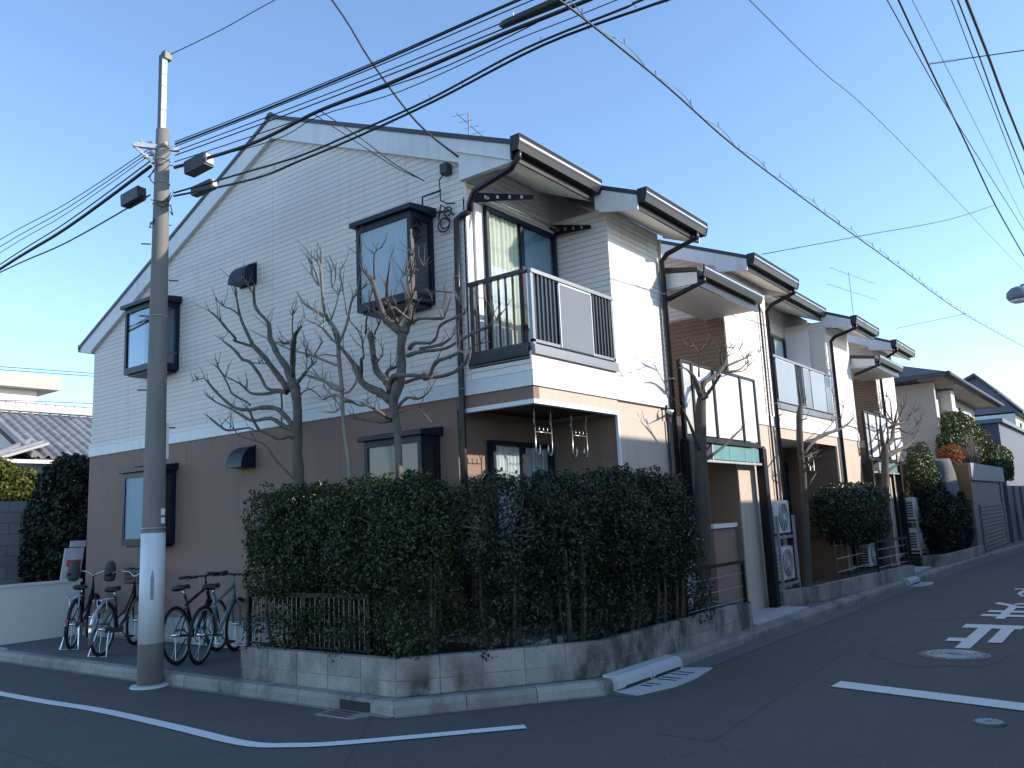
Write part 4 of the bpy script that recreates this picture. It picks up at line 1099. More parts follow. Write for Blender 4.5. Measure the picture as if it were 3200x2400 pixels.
def curtain(x0, x1, y, z0, z1, mat, parent, folds=14, amp=0.018, name='curtain', along='x'):
    m = MB()
    n = folds * 6
    pts = []
    for i in range(n + 1):
        s = i / n
        a = s * folds * 2 * math.pi
        pts.append((x0 + (x1 - x0) * s, y + amp * math.sin(a) + amp * 0.5 * math.sin(a * 0.37 + 1)))
    for (xa, ya), (xb, yb) in zip(pts, pts[1:]):
        if along == 'x':
            m.quad((xa, ya, z0), (xb, yb, z0), (xb, yb, z1), (xa, ya, z1))
        else:
            m.quad((ya, xa, z0), (yb, xb, z0), (yb, xb, z1), (ya, xa, z1))
    return m.build(name, mat, parent, smooth=True)

def sliding_door(x0, x1, y, z0, z1, frame='navy_frame', left='curtain_cream', right=None, glass='glass', shut=0.5):
    """Two sliding panes in a frame, facing the street."""
    w = MB()
    w.box(x0, x0 + 0.045, y - 0.03, y + 0.05, z0, z1).box(x1 - 0.05, x1, y - 0.03, y + 0.05, z0, z1)
    w.box(x0 + 0.045, x1 - 0.05, y - 0.03, y + 0.05, z1 - 0.05, z1).box(x0 + 0.045, x1 - 0.05, y - 0.03, y + 0.05, z0, z0 + 0.05)
    win = w.build('window', frame, apt)
    xm = x0 + (x1 - x0) * shut
    MB().box(xm - 0.03, xm + 0.03, y - 0.012, y + 0.03, z0 + 0.05, z1 - 0.05).build('mullion', frame, win)
    MB().box(x0 + 0.045, xm - 0.03, y + 0.004, y + 0.009, z0 + 0.05, z1 - 0.05).build('pane', glass, win)
    MB().box(xm + 0.03, x1 - 0.05, y - 0.01, y - 0.005, z0 + 0.05, z1 - 0.05).build('pane', glass, win)
    if left:
        curtain(x0 + 0.045, xm + 0.02, y + 0.03, z0 + 0.05, z1 - 0.05, left, win, 8, 0.009)
    if right:
        curtain(xm + 0.02, x1 - 0.05, y + 0.032, z0 + 0.05, z1 - 0.05, right, win, 8, 0.009)
    MB().box(x0 + 0.045, x1 - 0.05, y + 0.046, y + 0.05, z0 + 0.05, z1 - 0.05).build('room', 'dark_room', win)
    return win
sliding_door(0.27, 1.63, 0.725, 3.19, 4.95, left='curtain_cream', right='blue_blind')
MB().box(0.13, 0.27, 0.745, 0.79, 3.19, 4.95).build('door_casing', 'trim_white', apt)
MB().box(0.27, 1.63, 0.70, 0.775, 4.951, 4.985).build('door_header', 'trim_white', apt)
sliding_door(0.45, 1.60, 0.905, 0.45, 2.40, left='curtain_white', right='frosted_panel')

# bay windows on the gable
def bay(y0, y1, z0, z1, d, pane_mat, side_mat, inner):
    x = -d
    m = MB()
    t_ = 0.05
    m.box(x, -0.007, y0, y1, z0, z0 + 0.09).box(x, -0.007, y0, y1, z1 - 0.07, z1)
    m.box(x, x + t_, y0, y0 + t_, z0 + 0.09, z1 - 0.07).box(x, x + t_, y1 - t_, y1, z0 + 0.09, z1 - 0.07)
    m.box(-0.06, -0.007, y0, y0 + t_, z0 + 0.09, z1 - 0.07).box(-0.06, -0.007, y1 - t_, y1, z0 + 0.09, z1 - 0.07)
    w = m.build('window', 'navy_frame', apt)
    MB().box(x + 0.018, x + 0.026, y0 + t_, y1 - t_, z0 + 0.09, z1 - 0.07).build('pane', pane_mat, w)
    MB().box(x + t_, -0.06, y0 + 0.018, y0 + 0.026, z0 + 0.09, z1 - 0.07).build('side_pane', side_mat, w)
    MB().box(x + t_, -0.06, y1 - 0.026, y1 - 0.018, z0 + 0.09, z1 - 0.07).build('side_pane', side_mat, w)
    if inner:
        curtain(y0 + 0.06, y1 - 0.06, -0.03, z0 + 0.1, z1 - 0.08, inner, w, 7, 0.01, along='y')
    # sloping hood
    hood = MB()
    a = 0.055
    prof = [(-0.0065, z1 + 0.10), (-0.0065, z1), (x - a, z1), (x - a, z1 + 0.055)]
    hood.prism(prof, 'y', y0 - a, y1 + a)
    hood.build('hood', 'navy_frame', w, bevel=0.006)
    MB().box(x + 0.04, -0.007, y0 + 0.06, y1 - 0.06, z0 - 0.03, z0).build('sill_base', 'navy_frame', w)
    return w
bay(1.23, 2.07, 3.88, 4.86, 0.37, 'frosted', 'glass_dark', None)
bay(6.19, 7.03, 3.88, 4.86, 0.37, 'glass', 'glass_dark', 'blue_blind')
bay(1.23, 2.07, 1.43, 2.45, 0.30, 'pane_beige', 'glass_dark', None)
bay(6.20, 7.08, 1.43, 2.45, 0.30, 'blue_blind', 'glass_dark', None)

# ventilation hoods
def vent(y0, y1, z0, z1, d):
    n = 8
    prof = [(0, z0), (-d, z0)] + [(-d * math.cos(R(90) * i / n), z0 + (z1 - z0) * math.sin(R(90) * i / n)) for i in range(1, n + 1)]
    m = MB().prism([(p[0] - 0.007, p[1]) for p in prof], 'y', y0, y1)
    h = m.build('vent_hood', 'navy_frame', apt)
    MB().box(-0.02, -0.0005, y0 - 0.015, y1 + 0.015, z0 - 0.015, z1 + 0.015).build('flange', 'navy_frame', h)
vent(4.40, 4.72, 4.79, 5.06, 0.21)
vent(4.40, 4.72, 2.36, 2.63, 0.21)

# roof of one block: slabs, boards, gutters, soffits
def slab(x0, x1, ya, yb, th=0.055, name='roof', mat='roof_metal', drop=0.0):
    za, zb = roof_z(ya) - drop, roof_z(yb) - drop
    m = MB()
    poly = [(ya, za - th), (yb, zb - th), (yb, zb), (ya, za)]
    return m.prism(poly, 'x', x0, x1).build(name, mat, apt)

def eave(x0, x1, ye, yw, pipe=None, pipe_y=None, end_in=True):
    """Fascia, box gutter and sloping soffit along one eave; yw is the wall it returns to."""
    ze = roof_z(ye)
    MB().box(x0, x1, ye - 0.004, ye + 0.02, ze - 0.22, ze - 0.058).build('fascia', 'dark_metal', apt)
    g0 = ye - 0.115
    gut = MB()
    prof = [(ye - 0.006, ze - 0.145), (g0 + 0.025, ze - 0.145), (g0 + 0.004, ze - 0.075), (g0, ze - 0.07), (g0, ze - 0.015), (g0 - 0.012, ze + 0.012), (g0 + 0.012, ze + 0.012),
            (g0 + 0.016, ze - 0.06), (g0 + 0.036, ze - 0.13), (ye - 0.018, ze - 0.13), (ye - 0.018, ze + 0.0), (ye - 0.006, ze + 0.0)]
    gut.prism(prof, 'x', x0 - 0.02, x1 + 0.02)
    gt = gut.build('gutter', 'dark_metal', apt)
    MB().box(x0 - 0.018, x1 + 0.018, g0 - 0.004, g0 + 0.0, ze - 0.05, ze - 0.035).build('gutter_glint', 'aluminium', gt)  # pale strip that paints the light caught along the gutter lip
    for xe in (x0 - 0.024, x1 + 0.018):
        MB().prism([(ye - 0.004, ze - 0.15), (g0 + 0.02, ze - 0.15), (g0 - 0.006, ze - 0.07), (g0 - 0.01, ze + 0.014), (ye - 0.004, ze + 0.014)], 'x', xe, xe + 0.008).build('gutter_end', 'dark_metal', gt)
    za, zb = roof_z(ye) - 0.22, roof_z(yw) - 0.2
    MB().prism([(ye + 0.02, za), (yw + 0.03, zb), (yw + 0.03, zb + 0.02), (ye + 0.02, za + 0.02)], 'x', x0 + 0.012, x1 - 0.012).build('soffit', 'soffit', apt)

def bargeboard(x0, x1, ye, wall_y, rear=9.0, rear_wall=8.66, depth=0.27):
    zt = lambda y: roof_z(y) - 0.056
    zi = lambda y: roof_z(y) - 0.056 - depth
    zb = roof_z(ye) - 0.225
    # front half, built as strips so that every outline stays simple
    m = MB()
    m.prism([(ye, zb), (wall_y, zb - 0.0), (wall_y, zt(wall_y)), (ye, zt(ye))], 'x', x0, x1)
    m.prism([(wall_y, min(zb, zi(wall_y))) if False else (wall_y, zi(wall_y)), (RIDGE_Y, zi(RIDGE_Y)), (RIDGE_Y, zt(RIDGE_Y)), (wall_y, zt(wall_y))], 'x', x0, x1)
    m.prism([(RIDGE_Y, zi(RIDGE_Y)), (rear_wall, zi(rear_wall)), (rear_wall, zt(rear_wall)), (RIDGE_Y, zt(RIDGE_Y))], 'x', x0, x1)
    zr = zi(rear_wall) - 0.03
    m.prism([(rear_wall, zr), (rear, zr + 0.06), (rear, zt(rear)), (rear_wall, zt(rear_wall))], 'x', x0, x1)
    m.build('bargeboard', 'trim_white', apt)
    lip = MB()
    lip.prism([(wall_y, zi(wall_y) - 0.014), (RIDGE_Y, zi(RIDGE_Y) - 0.014), (RIDGE_Y, zi(RIDGE_Y)), (wall_y, zi(wall_y))], 'x', x0 + 0.05, x1)
    lip.prism([(RIDGE_Y, zi(RIDGE_Y) - 0.014), (rear_wall, zi(rear_wall) - 0.014), (rear_wall, zi(rear_wall)), (RIDGE_Y, zi(RIDGE_Y))], 'x', x0 + 0.05, x1)

def rear_eave(x0, x1):
    ye = 9.0
    ze = roof_z(ye)
    MB().prism([(ye, ze - 0.13), (ye + 0.09, ze - 0.12), (ye + 0.11, ze + 0.0), (ye, ze + 0.0)], 'x', x0, x1).build('gutter', 'dark_metal', apt)
    MB().prism([(8.66, roof_z(8.66) - 0.36), (ye, ze - 0.14), (ye, ze - 0.12), (8.66, roof_z(8.66) - 0.34)], 'x', x0 + 0.02, x1).build('soffit', 'soffit', apt)

# block A
slab(-0.075, 1.50, 0.05, RIDGE_Y)
slab(1.50, 3.16, -0.50, RIDGE_Y)
slab(-0.075, 3.16, RIDGE_Y, 9.05)
MB().prism([(RIDGE_Y - 0.10, RIDGE_Z - 0.035), (RIDGE_Y + 0.10, RIDGE_Z - 0.037), (RIDGE_Y + 0.03, RIDGE_Z + 0.025), (RIDGE_Y - 0.03, RIDGE_Z + 0.025)], 'x', -0.085, 3.17).build('ridge_cap', 'roof_metal', apt)
eave(-0.10, 1.46, 0.05, 0.78)
eave(1.53, 3.13, -0.50, 0.0)
bargeboard(-0.06, -0.0005, 0.052, 0.79)
rear_eave(-0.06, 3.15)
# the step of the roof between the two eaves
m = MB()
m.prism([(-0.498, roof_z(-0.5) - 0.225), (0.0, roof_z(-0.5) - 0.13), (0.05, roof_z(0.05) - 0.2), (0.05, roof_z(0.05) - 0.056), (-0.498, roof_z(-0.5) - 0.056)], 'x', 1.505, 1.53)
m.build('bargeboard', 'trim_white', apt)
m = MB()
m.prism([(-0.498, roof_z(-0.5) - 0.225), (0.0, roof_z(0.0) - 0.24), (0.05, roof_z(0.05) - 0.056), (-0.498, roof_z(-0.5) - 0.056)], 'x', 3.13, 3.155)
m.build('bargeboard', 'trim_white', apt)
MB().box(1.50, 1.665, 0.021, 0.05, 5.06, 5.32).build('roof_return', 'trim_white', apt)

# block B and block C further along the street
def front_block(x0, x1, bal, far):
    """A block with a front wall at y=0; bal=(xa,xb) is the balcony recess."""
    z_low, z_up = 2.83, 5.14
    body = clip_roof([(0.80, 2.83), (8.64, 2.83), (8.64, 8.0), (0.80, 8.0)])
    MB().prism(body, 'x', x0 + 0.022, x1).build('upper_wall', 'siding_plain', apt)
    MB().box(x0 + 0.02, x1, 1.0, 8.66, 0.1, 2.83).build('lower_wall', 'brown_wall', apt)
    MB().box(x0, x0 + 0.02, 0.02, 8.66, 0.1, 2.83).build('side_plaster', 'porch_brown', apt)
    parts = [(x0, bal[0]), (bal[1], x1)] if bal else [(x0, x1)]
    for a, b_ in parts:
        MB().box(a + 0.02, b_ - 0.001, 0.022, 0.80, 2.83, z_up).build('upper_wall', 'siding_plain', apt)
        board_run(a, b_, 0.0, 2.99, z_up)
        MB().box(a + 0.02, b_ - 0.001, 0.02, 1.0, 0.1, 2.83).build('lower_wall', 'cream_wall', apt)
        MB().box(a, b_, 0.0, 0.02, 0.1, 2.83).build('front_plaster', 'cream_wall', apt)
    band(x0, x1, -0.022, 0.019)
    band(x0, x1, -0.026, 0.019, 'band_cap', (2.98, 2.992))
    # side wall over the porch: brown below the canopy, boards above
    side_boards(x0, 0.02, 3.0, 4.46, 6.4)
    board_run(0.02, 3.0, x0, 2.99, 4.45, 'porch_siding', 'porch_brown', facing='-x')
    if bal:
        xa, xb = bal
        board_run(xa, xb, 0.0, 2.99, 3.18)
        board_run(xa, xb, 0.78, 3.2, 5.42)
        board_run(0.02, 0.78, xb - 0.02, 3.2, 5.1, facing='-x')
        MB().box(xa, xb, 0.02, 0.80, 3.10, 3.17).build('balcony_floor', 'pale_concrete', apt)
        MB().box(xa, xb, 0.02, 1.0, 2.70, 2.82).build('porch_soffit', 'soffit', apt)
        MB().box(xa, xb, 0.0, 0.02, 2.66, 2.83).build('front_lintel', 'cream_wall', apt)
        MB().box(xa, xb, 0.98, 1.0, 0.1, 2.7).build('porch_wall', 'brown_wall', apt)
        MB().box(xb - 0.022, xb - 0.002, 0.02, 0.98, 0.1, 2.7).build('recess_side_wall', 'brown_wall', apt)

front_block(5.0, 11.72, (6.80, 10.06), False)
front_block(13.82, 15.66, None, True)
sliding_door(7.05, 8.30, 0.725, 3.19, 4.85, left='curtain_white', right='frosted_panel')
sliding_door(8.55, 9.80, 0.725, 3.19, 4.85, left='frosted_panel', right='curtain_white')
sliding_door(7.0, 8.2, 0.925, 0.9, 2.4, left=None, right='frosted_panel', glass='glass_dark')
sliding_door(8.6, 9.8, 0.925, 0.9, 2.4, left='curtain_white', right=None, glass='glass_dark')
MB().box(9.96, 10.02, 0.30, 0.76, 3.19, 4.98).build('partition_panel', 'white_panel', apt)

for xa, xb, ye in ((4.75, 6.72, -0.50), (6.72, 10.10, 0.05), (10.10, 11.86, -0.50), (13.35, 15.85, -0.50)):
    slab(xa, xb, ye, RIDGE_Y)
slab(4.75, 11.86, RIDGE_Y, 9.0)
slab(13.35, 15.85, RIDGE_Y, 9.0)
eave(4.79, 6.68, -0.50, 0.0)
eave(6.74, 10.06, 0.05, 0.78)
eave(10.13, 11.83, -0.50, 0.0)
eave(13.40, 15.30, -0.50, 0.0)
for xs, xe in ((4.76, 4.99), (13.36, 13.81)):
    m = MB()
    zt = lambda y: roof_z(y) - 0.056
    m.prism([(-0.498, roof_z(-0.5) - 0.225), (-0.02, roof_z(0) - 0.36), (-0.02, zt(-0.02)), (-0.498, zt(-0.498))], 'x', xs, xs + 0.025)
    m.prism([(-0.02, zt(0) - 0.21), (RIDGE_Y, zt(RIDGE_Y) - 0.21), (RIDGE_Y, zt(RIDGE_Y)), (-0.02, zt(-0.02))], 'x', xs, xs + 0.025)
    m.prism([(RIDGE_Y, zt(RIDGE_Y) - 0.21), (9.0, zt(9.0) - 0.1), (9.0, zt(9.0)), (RIDGE_Y, zt(RIDGE_Y))], 'x', xs, xs + 0.025)
    m.build('bargeboard', 'trim_white', apt)
    MB().prism([(0.0, zt(0) - 0.16), (RIDGE_Y, zt(RIDGE_Y) - 0.16), (RIDGE_Y, zt(RIDGE_Y) - 0.14), (0.0, zt(0) - 0.14)], 'x', xs + 0.026, xe + 0.1).build('soffit', 'soffit', apt)
for xs in (6.69, 10.105):
    MB().prism([(-0.498, roof_z(-0.5) - 0.225), (0.0, roof_z(-0.5) - 0.13), (0.05, roof_z(0.05) - 0.2), (0.05, roof_z(0.05) - 0.056), (-0.498, roof_z(-0.5) - 0.056)], 'x', xs, xs + 0.025).build('bargeboard', 'trim_white', apt)

# stair wells between the blocks: landing, back wall, canopy, screen and steel portal
def stair_well(x0, x1, far):
    MB().box(x0 - 0.01, x1 + 0.01, 3.0, 3.05, 0.1, 5.2).build('stair_back_wall', 'porch_brown', apt)
    MB().box(x0, x1, 0.05, 3.0, 2.45, 2.58).build('landing', 'pale_concrete', apt)
    ye, zt = -0.5, 4.58
    cx0, cx1 = x0 + 0.02, x1 + 0.02
    # canopy
    MB().prism([(0.35, zt + 0.17), (ye, zt), (ye, zt - 0.05), (0.35, zt + 0.12)], 'x', cx0 - 0.02, cx1 - 0.04).build('canopy_roof', 'roof_metal', apt)
    MB().box(cx0, cx1 - 0.06, ye + 0.02, 0.30, zt - 0.22, zt - 0.20).build('canopy_soffit', 'soffit', apt)
    MB().box(cx0, cx1 - 0.06, ye, ye + 0.02, zt - 0.24, zt - 0.055).build('canopy_fascia', 'dark_metal', apt)
    MB().prism([(ye + 0.02, zt - 0.21), (0.0, zt - 0.21), (0.0, zt + 0.02), (ye + 0.02, zt - 0.055)], 'x', cx0, cx0 + 0.02).build('canopy_side', 'trim_white', apt)
    g = MB()
    g.prism([(ye - 0.004, zt - 0.13), (ye - 0.08, zt - 0.125), (ye - 0.105, zt - 0.05), (ye - 0.105, zt + 0.015), (ye - 0.09, zt + 0.015), (ye - 0.085, zt - 0.05), (ye - 0.07, zt - 0.11), (ye - 0.004, zt - 0.115)], 'x', cx0 - 0.03, cx1 - 0.02)
    gt = g.build('canopy_gutter', 'dark_metal', apt)
    MB().box(cx0 - 0.028, cx1 - 0.022, ye - 0.109, ye - 0.1055, zt - 0.03, zt - 0.016).build('gutter_glint', 'aluminium', gt)  # pale strip standing in for the lit stripe on the canopy gutter
    # elbow pipe from canopy gutter to the wall
    MB().tube([(cx0 + 0.03, ye - 0.05, zt - 0.12), (cx0 + 0.03, ye - 0.05, zt - 0.19), (cx0 - 0.02, -0.10, zt - 0.33), (cx0 - 0.05, -0.07, zt - 0.34)], 0.034, 8).build('canopy_pipe', 'dark_metal', apt, smooth=True)
    # landing screen: dark posts, pale panels
    xs = [x0 + 0.10, x0 + 0.42, x0 + 1.10, x0 + 2.05, x0 + 2.62]
    for px in xs:
        MB().box(px - 0.028, px + 0.028, -0.135, -0.085, 2.44, 3.46).build('screen_post', 'black_steel', apt)
    MB().box(xs[0], xs[-1], -0.13, -0.09, 3.44, 3.475).build('screen_rail', 'black_steel', apt)
    MB().box(xs[0], xs[-1], -0.13, -0.09, 2.46, 2.50).build('screen_rail', 'black_steel', apt)
    for a, b_ in zip(xs, xs[1:]):
        MB().box(a + 0.03, b_ - 0.03, -0.115, -0.105, 2.52, 3.43).build('screen_panel', 'white_panel' if a > xs[0] + 0.01 else 'frosted_panel', apt)
    # portal
    lx, rx = x0 + 0.10, x0 + 2.63
    for px in (lx, rx):
        MB().box(px - 0.07, px + 0.07, -0.19, -0.06, 0.10, 2.42).build('portal_post', 'black_steel', apt, bevel=0.006)
    MB().box(lx - 0.07, rx + 0.07, -0.17, -0.08, 2.425, 2.455).build('portal_lintel', 'black_steel', apt)
    MB().box(lx + 0.07, rx - 0.07, -0.16, -0.09, 2.17, 2.20).build('portal_lintel', 'galvanised', apt)
    xa = lx + 0.75
    MB().box(lx + 0.075, xa - 0.02, -0.13, -0.12, 2.205, 2.42).build('portal_infill', 'dark_room', apt)
    MB().box(xa - 0.02, xa + 0.02, -0.14, -0.11, 2.20, 2.425).build('portal_bar', 'galvanised', apt)
    for k in range(3):
        s = (rx - 0.08 - xa - 0.02) / 3
        MB().box(xa + 0.025 + k * s, xa + 0.015 + (k + 1) * s, -0.13, -0.122, 2.215, 2.41).build('teal_pane', 'teal_sheet', apt)
    MB().box(x0 + 1.2, x1 - 0.02, 0.10, 0.2, 0.1, 1.30).build('porch_low_wall', 'porch_brown', apt)
    MB().box(x0 + 1.15, x1 - 0.02, 0.07, 0.23, 1.302, 1.36).build('porch_coping', 'soffit', apt)
    # flight of steps
    for k in range(10):
        MB().box(x0 + 0.25, x0 + 1.1, 0.5 + 0.2 * k, 0.72 + 0.2 * k, 0.1 + 0.2 * k, 0.3 + 0.2 * k).build('step', 'pale_concrete', apt)
stair_well(3.0, 5.0, False)
stair_well(11.74, 13.82, True)

# downpipes
def downpipe(pts, r=0.034, clips=()):
    o = MB().tube(pts, r, 10).build('downpipe', 'dark_metal', apt, smooth=True)
    for c in clips:
        MB().ring(c, (0, 0, 1), r + 0.004, 0.006, 12, 5).build('pipe_clip', 'galvanised', o)
    return o
downpipe([(-0.06, -0.01, 5.25), (-0.06, 0.0, 5.17), (-0.06, 0.10, 5.08), (-0.06, 0.58, 4.98), (0.0, 0.70, 4.90), (0.0, 0.71, 4.80)])
downpipe([(0.0, 0.71, 4.80), (-0.03, 0.80, 4.77), (-0.05, 0.86, 4.73), (-0.05, 0.87, 4.0), (-0.05, 0.87, 2.3), (-0.05, 0.87, 0.5)], 0.033, [(-0.05, 0.87, 4.1), (-0.05, 0.87, 2.9), (-0.05, 0.87, 1.7)])
MB().tube([(-0.05, 3.1, 0.16), (-0.05, 5.2, 0.15), (-0.06, 5.35, 0.13), (-0.05, 7.9, 0.14)], 0.018, 7).build('base_conduit', 'galvanised', apt, smooth=True)
MB().box(-0.012, -0.0055, 2.95, 3.25, 0.50, 0.62).build('air_brick', 'dark_room', apt)
downpipe([(2.93, -0.555, 5.02), (2.93, -0.555, 4.93), (2.93, -0.14, 4.82), (2.93, -0.06, 4.74), (2.93, -0.06, 0.4)], 0.034, [(2.93, -0.06, 4.3), (2.93, -0.06, 3.2), (2.93, -0.06, 2.0)])
MB().box(2.965, 2.985, -0.04, -0.0005, 0.4, 5.05).build('corner_trim', 'trim_white', apt)
downpipe([(6.60, -0.555, 5.02), (6.60, -0.555, 4.93), (6.66, -0.14, 4.82), (6.68, -0.06, 4.74), (6.68, -0.06, 0.4)], 0.034, [(6.68, -0.06, 3.2)])
downpipe([(10.22, -0.555, 5.02), (10.22, -0.555, 4.93), (10.22, -0.14, 4.82), (10.22, -0.06, 4.74), (10.22, -0.06, 0.4)], 0.034, [(10.22, -0.06, 3.2)])
downpipe([(13.60, -0.555, 5.02), (13.60, -0.555, 4.93), (13.95, -0.14, 4.80), (14.0, -0.06, 4.7), (14.0, -0.06, 0.4)], 0.034)
downpipe([(6.42, -0.035, 5.0), (6.42, -0.035, 0.4)], 0.016)
downpipe([(2.80, -0.03, 2.86), (2.80, -0.03, 0.4)], 0.016)

# balcony railings
def railing_front(x0, x1, y, z0, z1, panels, mat='railing_grey', step=0.075):
    r = MB()
    r.box(x0, x1, y - 0.03, y + 0.025, z1 - 0.04, z1)
    rail = r.build('balcony_railing', mat, apt)
    MB().box(x0, x1, y - 0.02, y + 0.015, z0 + 0.07, z0 + 0.10).build('lower_rail', mat, rail)
    MB().box(x0, x1 + 0.02, y - 0.035, y + 0.03, z0 - 0.05, z0 + 0.045).build('railing_base', 'railing_grey', rail)
    for px in (x0 + 0.02, x1 - 0.02):
        MB().box(px - 0.02, px + 0.02, y - 0.02, y + 0.02, z0 + 0.045, z1 - 0.04).build('post', mat, rail)
    for a, b_, kind in panels:
        if kind == 'bars':
            n = max(1, round((b_ - a) / step))
            for i in range(n + 1):
                px = a + (b_ - a) * i / n
                MB().box(px - 0.012, px + 0.012, y - 0.015, y + 0.012, z0 + 0.1, z1 - 0.04).build('baluster', 'dark_metal', rail)
        else:
            MB().box(a, b_, y - 0.028, y - 0.018, z0 + 0.075, z1 - 0.07).build('panel', kind, rail)
            fr = MB().box(a - 0.012, a, y - 0.03, y - 0.012, z0 + 0.07, z1 - 0.06).box(b_, b_ + 0.012, y - 0.03, y - 0.012, z0 + 0.07, z1 - 0.06).box(a - 0.012, b_ + 0.012, y - 0.03, y - 0.012, z1 - 0.07, z1 - 0.055)
            fr.build('panel_frame', 'aluminium', rail)
    return rail
railing_front(0.02, 1.64, 0.0, 3.20, 4.02, [(0.08, 0.44, 'bars'), (0.52, 1.14, 'rail_panel'), (1.22, 1.56, 'bars')])
r = MB()
r.box(-0.02, 0.03, 0.03, 0.775, 3.98, 4.02)
rl = r.build('balcony_railing', 'dark_metal', apt)
MB().box(-0.01, 0.02, 0.03, 0.775, 3.24, 3.27).build('lower_rail', 'dark_metal', rl)
MB().box(-0.022, 0.03, 0.03, 0.775, 3.15, 3.235).build('railing_base', 'dark_metal', rl)
for i in range(8):
    py = 0.10 + i * 0.092
    MB().box(-0.005, 0.016, py - 0.008, py + 0.008, 3.27, 3.98).build('baluster', 'dark_metal', rl)
MB().box(-0.012, 0.028, 0.70, 0.74, 3.235, 3.98).build('post', 'dark_metal', rl)
railing_front(6.82, 10.04, 0.0, 3.20, 4.05, [(6.98, 7.9, 'rail_panel_pale'), (7.98, 8.3, 'bars'), (8.38, 8.7, 'railing_grey'), (8.8, 9.6, 'rail_panel_pale'), (9.68, 9.98, 'railing_grey')])

# clothes-pole arms, pole and hanging laundry hooks
def arm(a, b_, h0, h1):
    a, b_ = Vector(a), Vector(b_)
    m = MB()
    s = Vector((b_ - a).to_2d().to_3d()).cross(Vector((0, 0, 1))).normalized() * 0.012
    vs = []
    for sg in (-1, 1):
        vs += [a + s * sg + Vector((0, 0, h0)), a + s * sg - Vector((0, 0, h0)), b_ + s * sg - Vector((0, 0, h1)), b_ + s * sg + Vector((0, 0, h1))]
    m.add(vs, [(0, 1, 2, 3), (7, 6, 5, 4), (0, 4, 5, 1), (1, 5, 6, 2), (2, 6, 7, 3), (3, 7, 4, 0)])
    o = m.build('clothes_pole_arm', 'black_steel', apt)
    for k in range(4):
        p = a + (b_ - a) * (0.2 + 0.2 * k)
        MB().obox(p, (b_ - a), s, (0, 0, 1), 0.014, 0.0135, 0.018).build('arm_hole', 'aluminium', o)
arm((0.16, 0.77, 5.02), (0.42, 0.16, 4.93), 0.055, 0.02)
arm((1.62, 0.77, 5.02), (1.56, 0.16, 4.90), 0.075, 0.02)
MB().tube([(0.18, 0.62, 4.985), (1.66, 0.62, 4.985)], 0.014, 8).build('clothes_pole', 'aluminium', apt, smooth=True)
def hook_rack(x, y, w=0.30, z=2.70):
    t_ = MB()
    for s in (0, 1):
        px = x + w * s
        t_.tube([(px - 0.07, y - 0.05, z), (px, y, z - 0.24)], 0.006, 6).tube([(px + 0.05, y + 0.06, z), (px, y, z - 0.24)], 0.006, 6)
        sg = 1 if s == 0 else -1
        t_.tube([(px, y, z - 0.23), (px, y, z - 0.46), (px + 0.025 * sg, y, z - 0.505), (px + 0.06 * sg, y, z - 0.50), (px + 0.075 * sg, y, z - 0.46), (px + 0.075 * sg, y, z - 0.40)], 0.008, 7)
    t_.tube([(x, y, z - 0.27), (x + w, y, z - 0.27)], 0.005, 6)
    for k in range(1, 4):
        t_.tube([(x + w * k / 4, y, z - 0.27), (x + w * k / 4, y, z - 0.215)], 0.006, 6)
    t_.build('laundry_hook', 'aluminium', apt, smooth=True)
hook_rack(0.42, 0.30)
hook_rack(1.12, 0.30)
hook_rack(7.2, 0.3)
hook_rack(9.2, 0.3)
# small bathroom vent and the wall bracket where the wires land
MB().box(5.75, 5.88, -0.018, -0.0005, 4.80, 5.0).build('air_grille', 'dark_metal', apt)
MB().box(-0.10, -0.002, 0.93, 1.03, 5.28, 5.40).build('cable_anchor', 'closure_box', apt, bevel=0.01)
m = MB()
m.tube([(-0.06, 0.98, 5.32), (-0.12, 1.02, 5.2), (-0.06, 1.06, 5.0), (-0.05, 0.98, 4.95), (-0.04, 0.88, 4.93)], 0.008, 6)
m.tube([(-0.05, 1.06, 5.12), (-0.09, 1.30, 5.10), (-0.06, 1.33, 4.98), (-0.05, 1.10, 4.88), (-0.05, 0.95, 4.86)], 0.011, 6)
for rr, zz, yy in ((0.075, 4.72, 1.04), (0.06, 4.74, 1.02), (0.05, 4.86, 0.98)):
    m.ring((-0.045, yy, zz), (1, 0.15, 0), rr, 0.008, 20, 5)
m.tube([(-0.04, 1.12, 4.80), (-0.07, 1.05, 4.95), (-0.05, 0.92, 4.83), (-0.04, 0.90, 4.80)], 0.009, 6)
m.build('cable_coil', 'cable_black', apt, smooth=True)

# entrance paving between the planters
pad = thing('entrance_paving', 'pale tiled paving slab in front of the first stair entrance', 'paving', (4.9, -0.3, 0.1))
for i in range(7):
    for j in range(2):
        x = 3.80 + i * 0.285
        MB().prism([(x, -0.565 + j * 0.28), (x + 0.279, -0.565 + j * 0.28), (x + 0.279, -0.29 + j * 0.28), (x, -0.29 + j * 0.28)], 'z', 0.098, 0.122).build('tile', 'floor_tile', pad)
pad2 = thing('entrance_paving', 'pale tiled paving slab in front of the second stair entrance further along the street', 'paving', (12.6, -0.4, 0.1))
for i in range(5):
    x = 11.95 + i * 0.36
    MB().box(x, x + 0.352, -0.70, -0.10, 0.098, 0.122).build('tile', 'floor_tile', pad2)

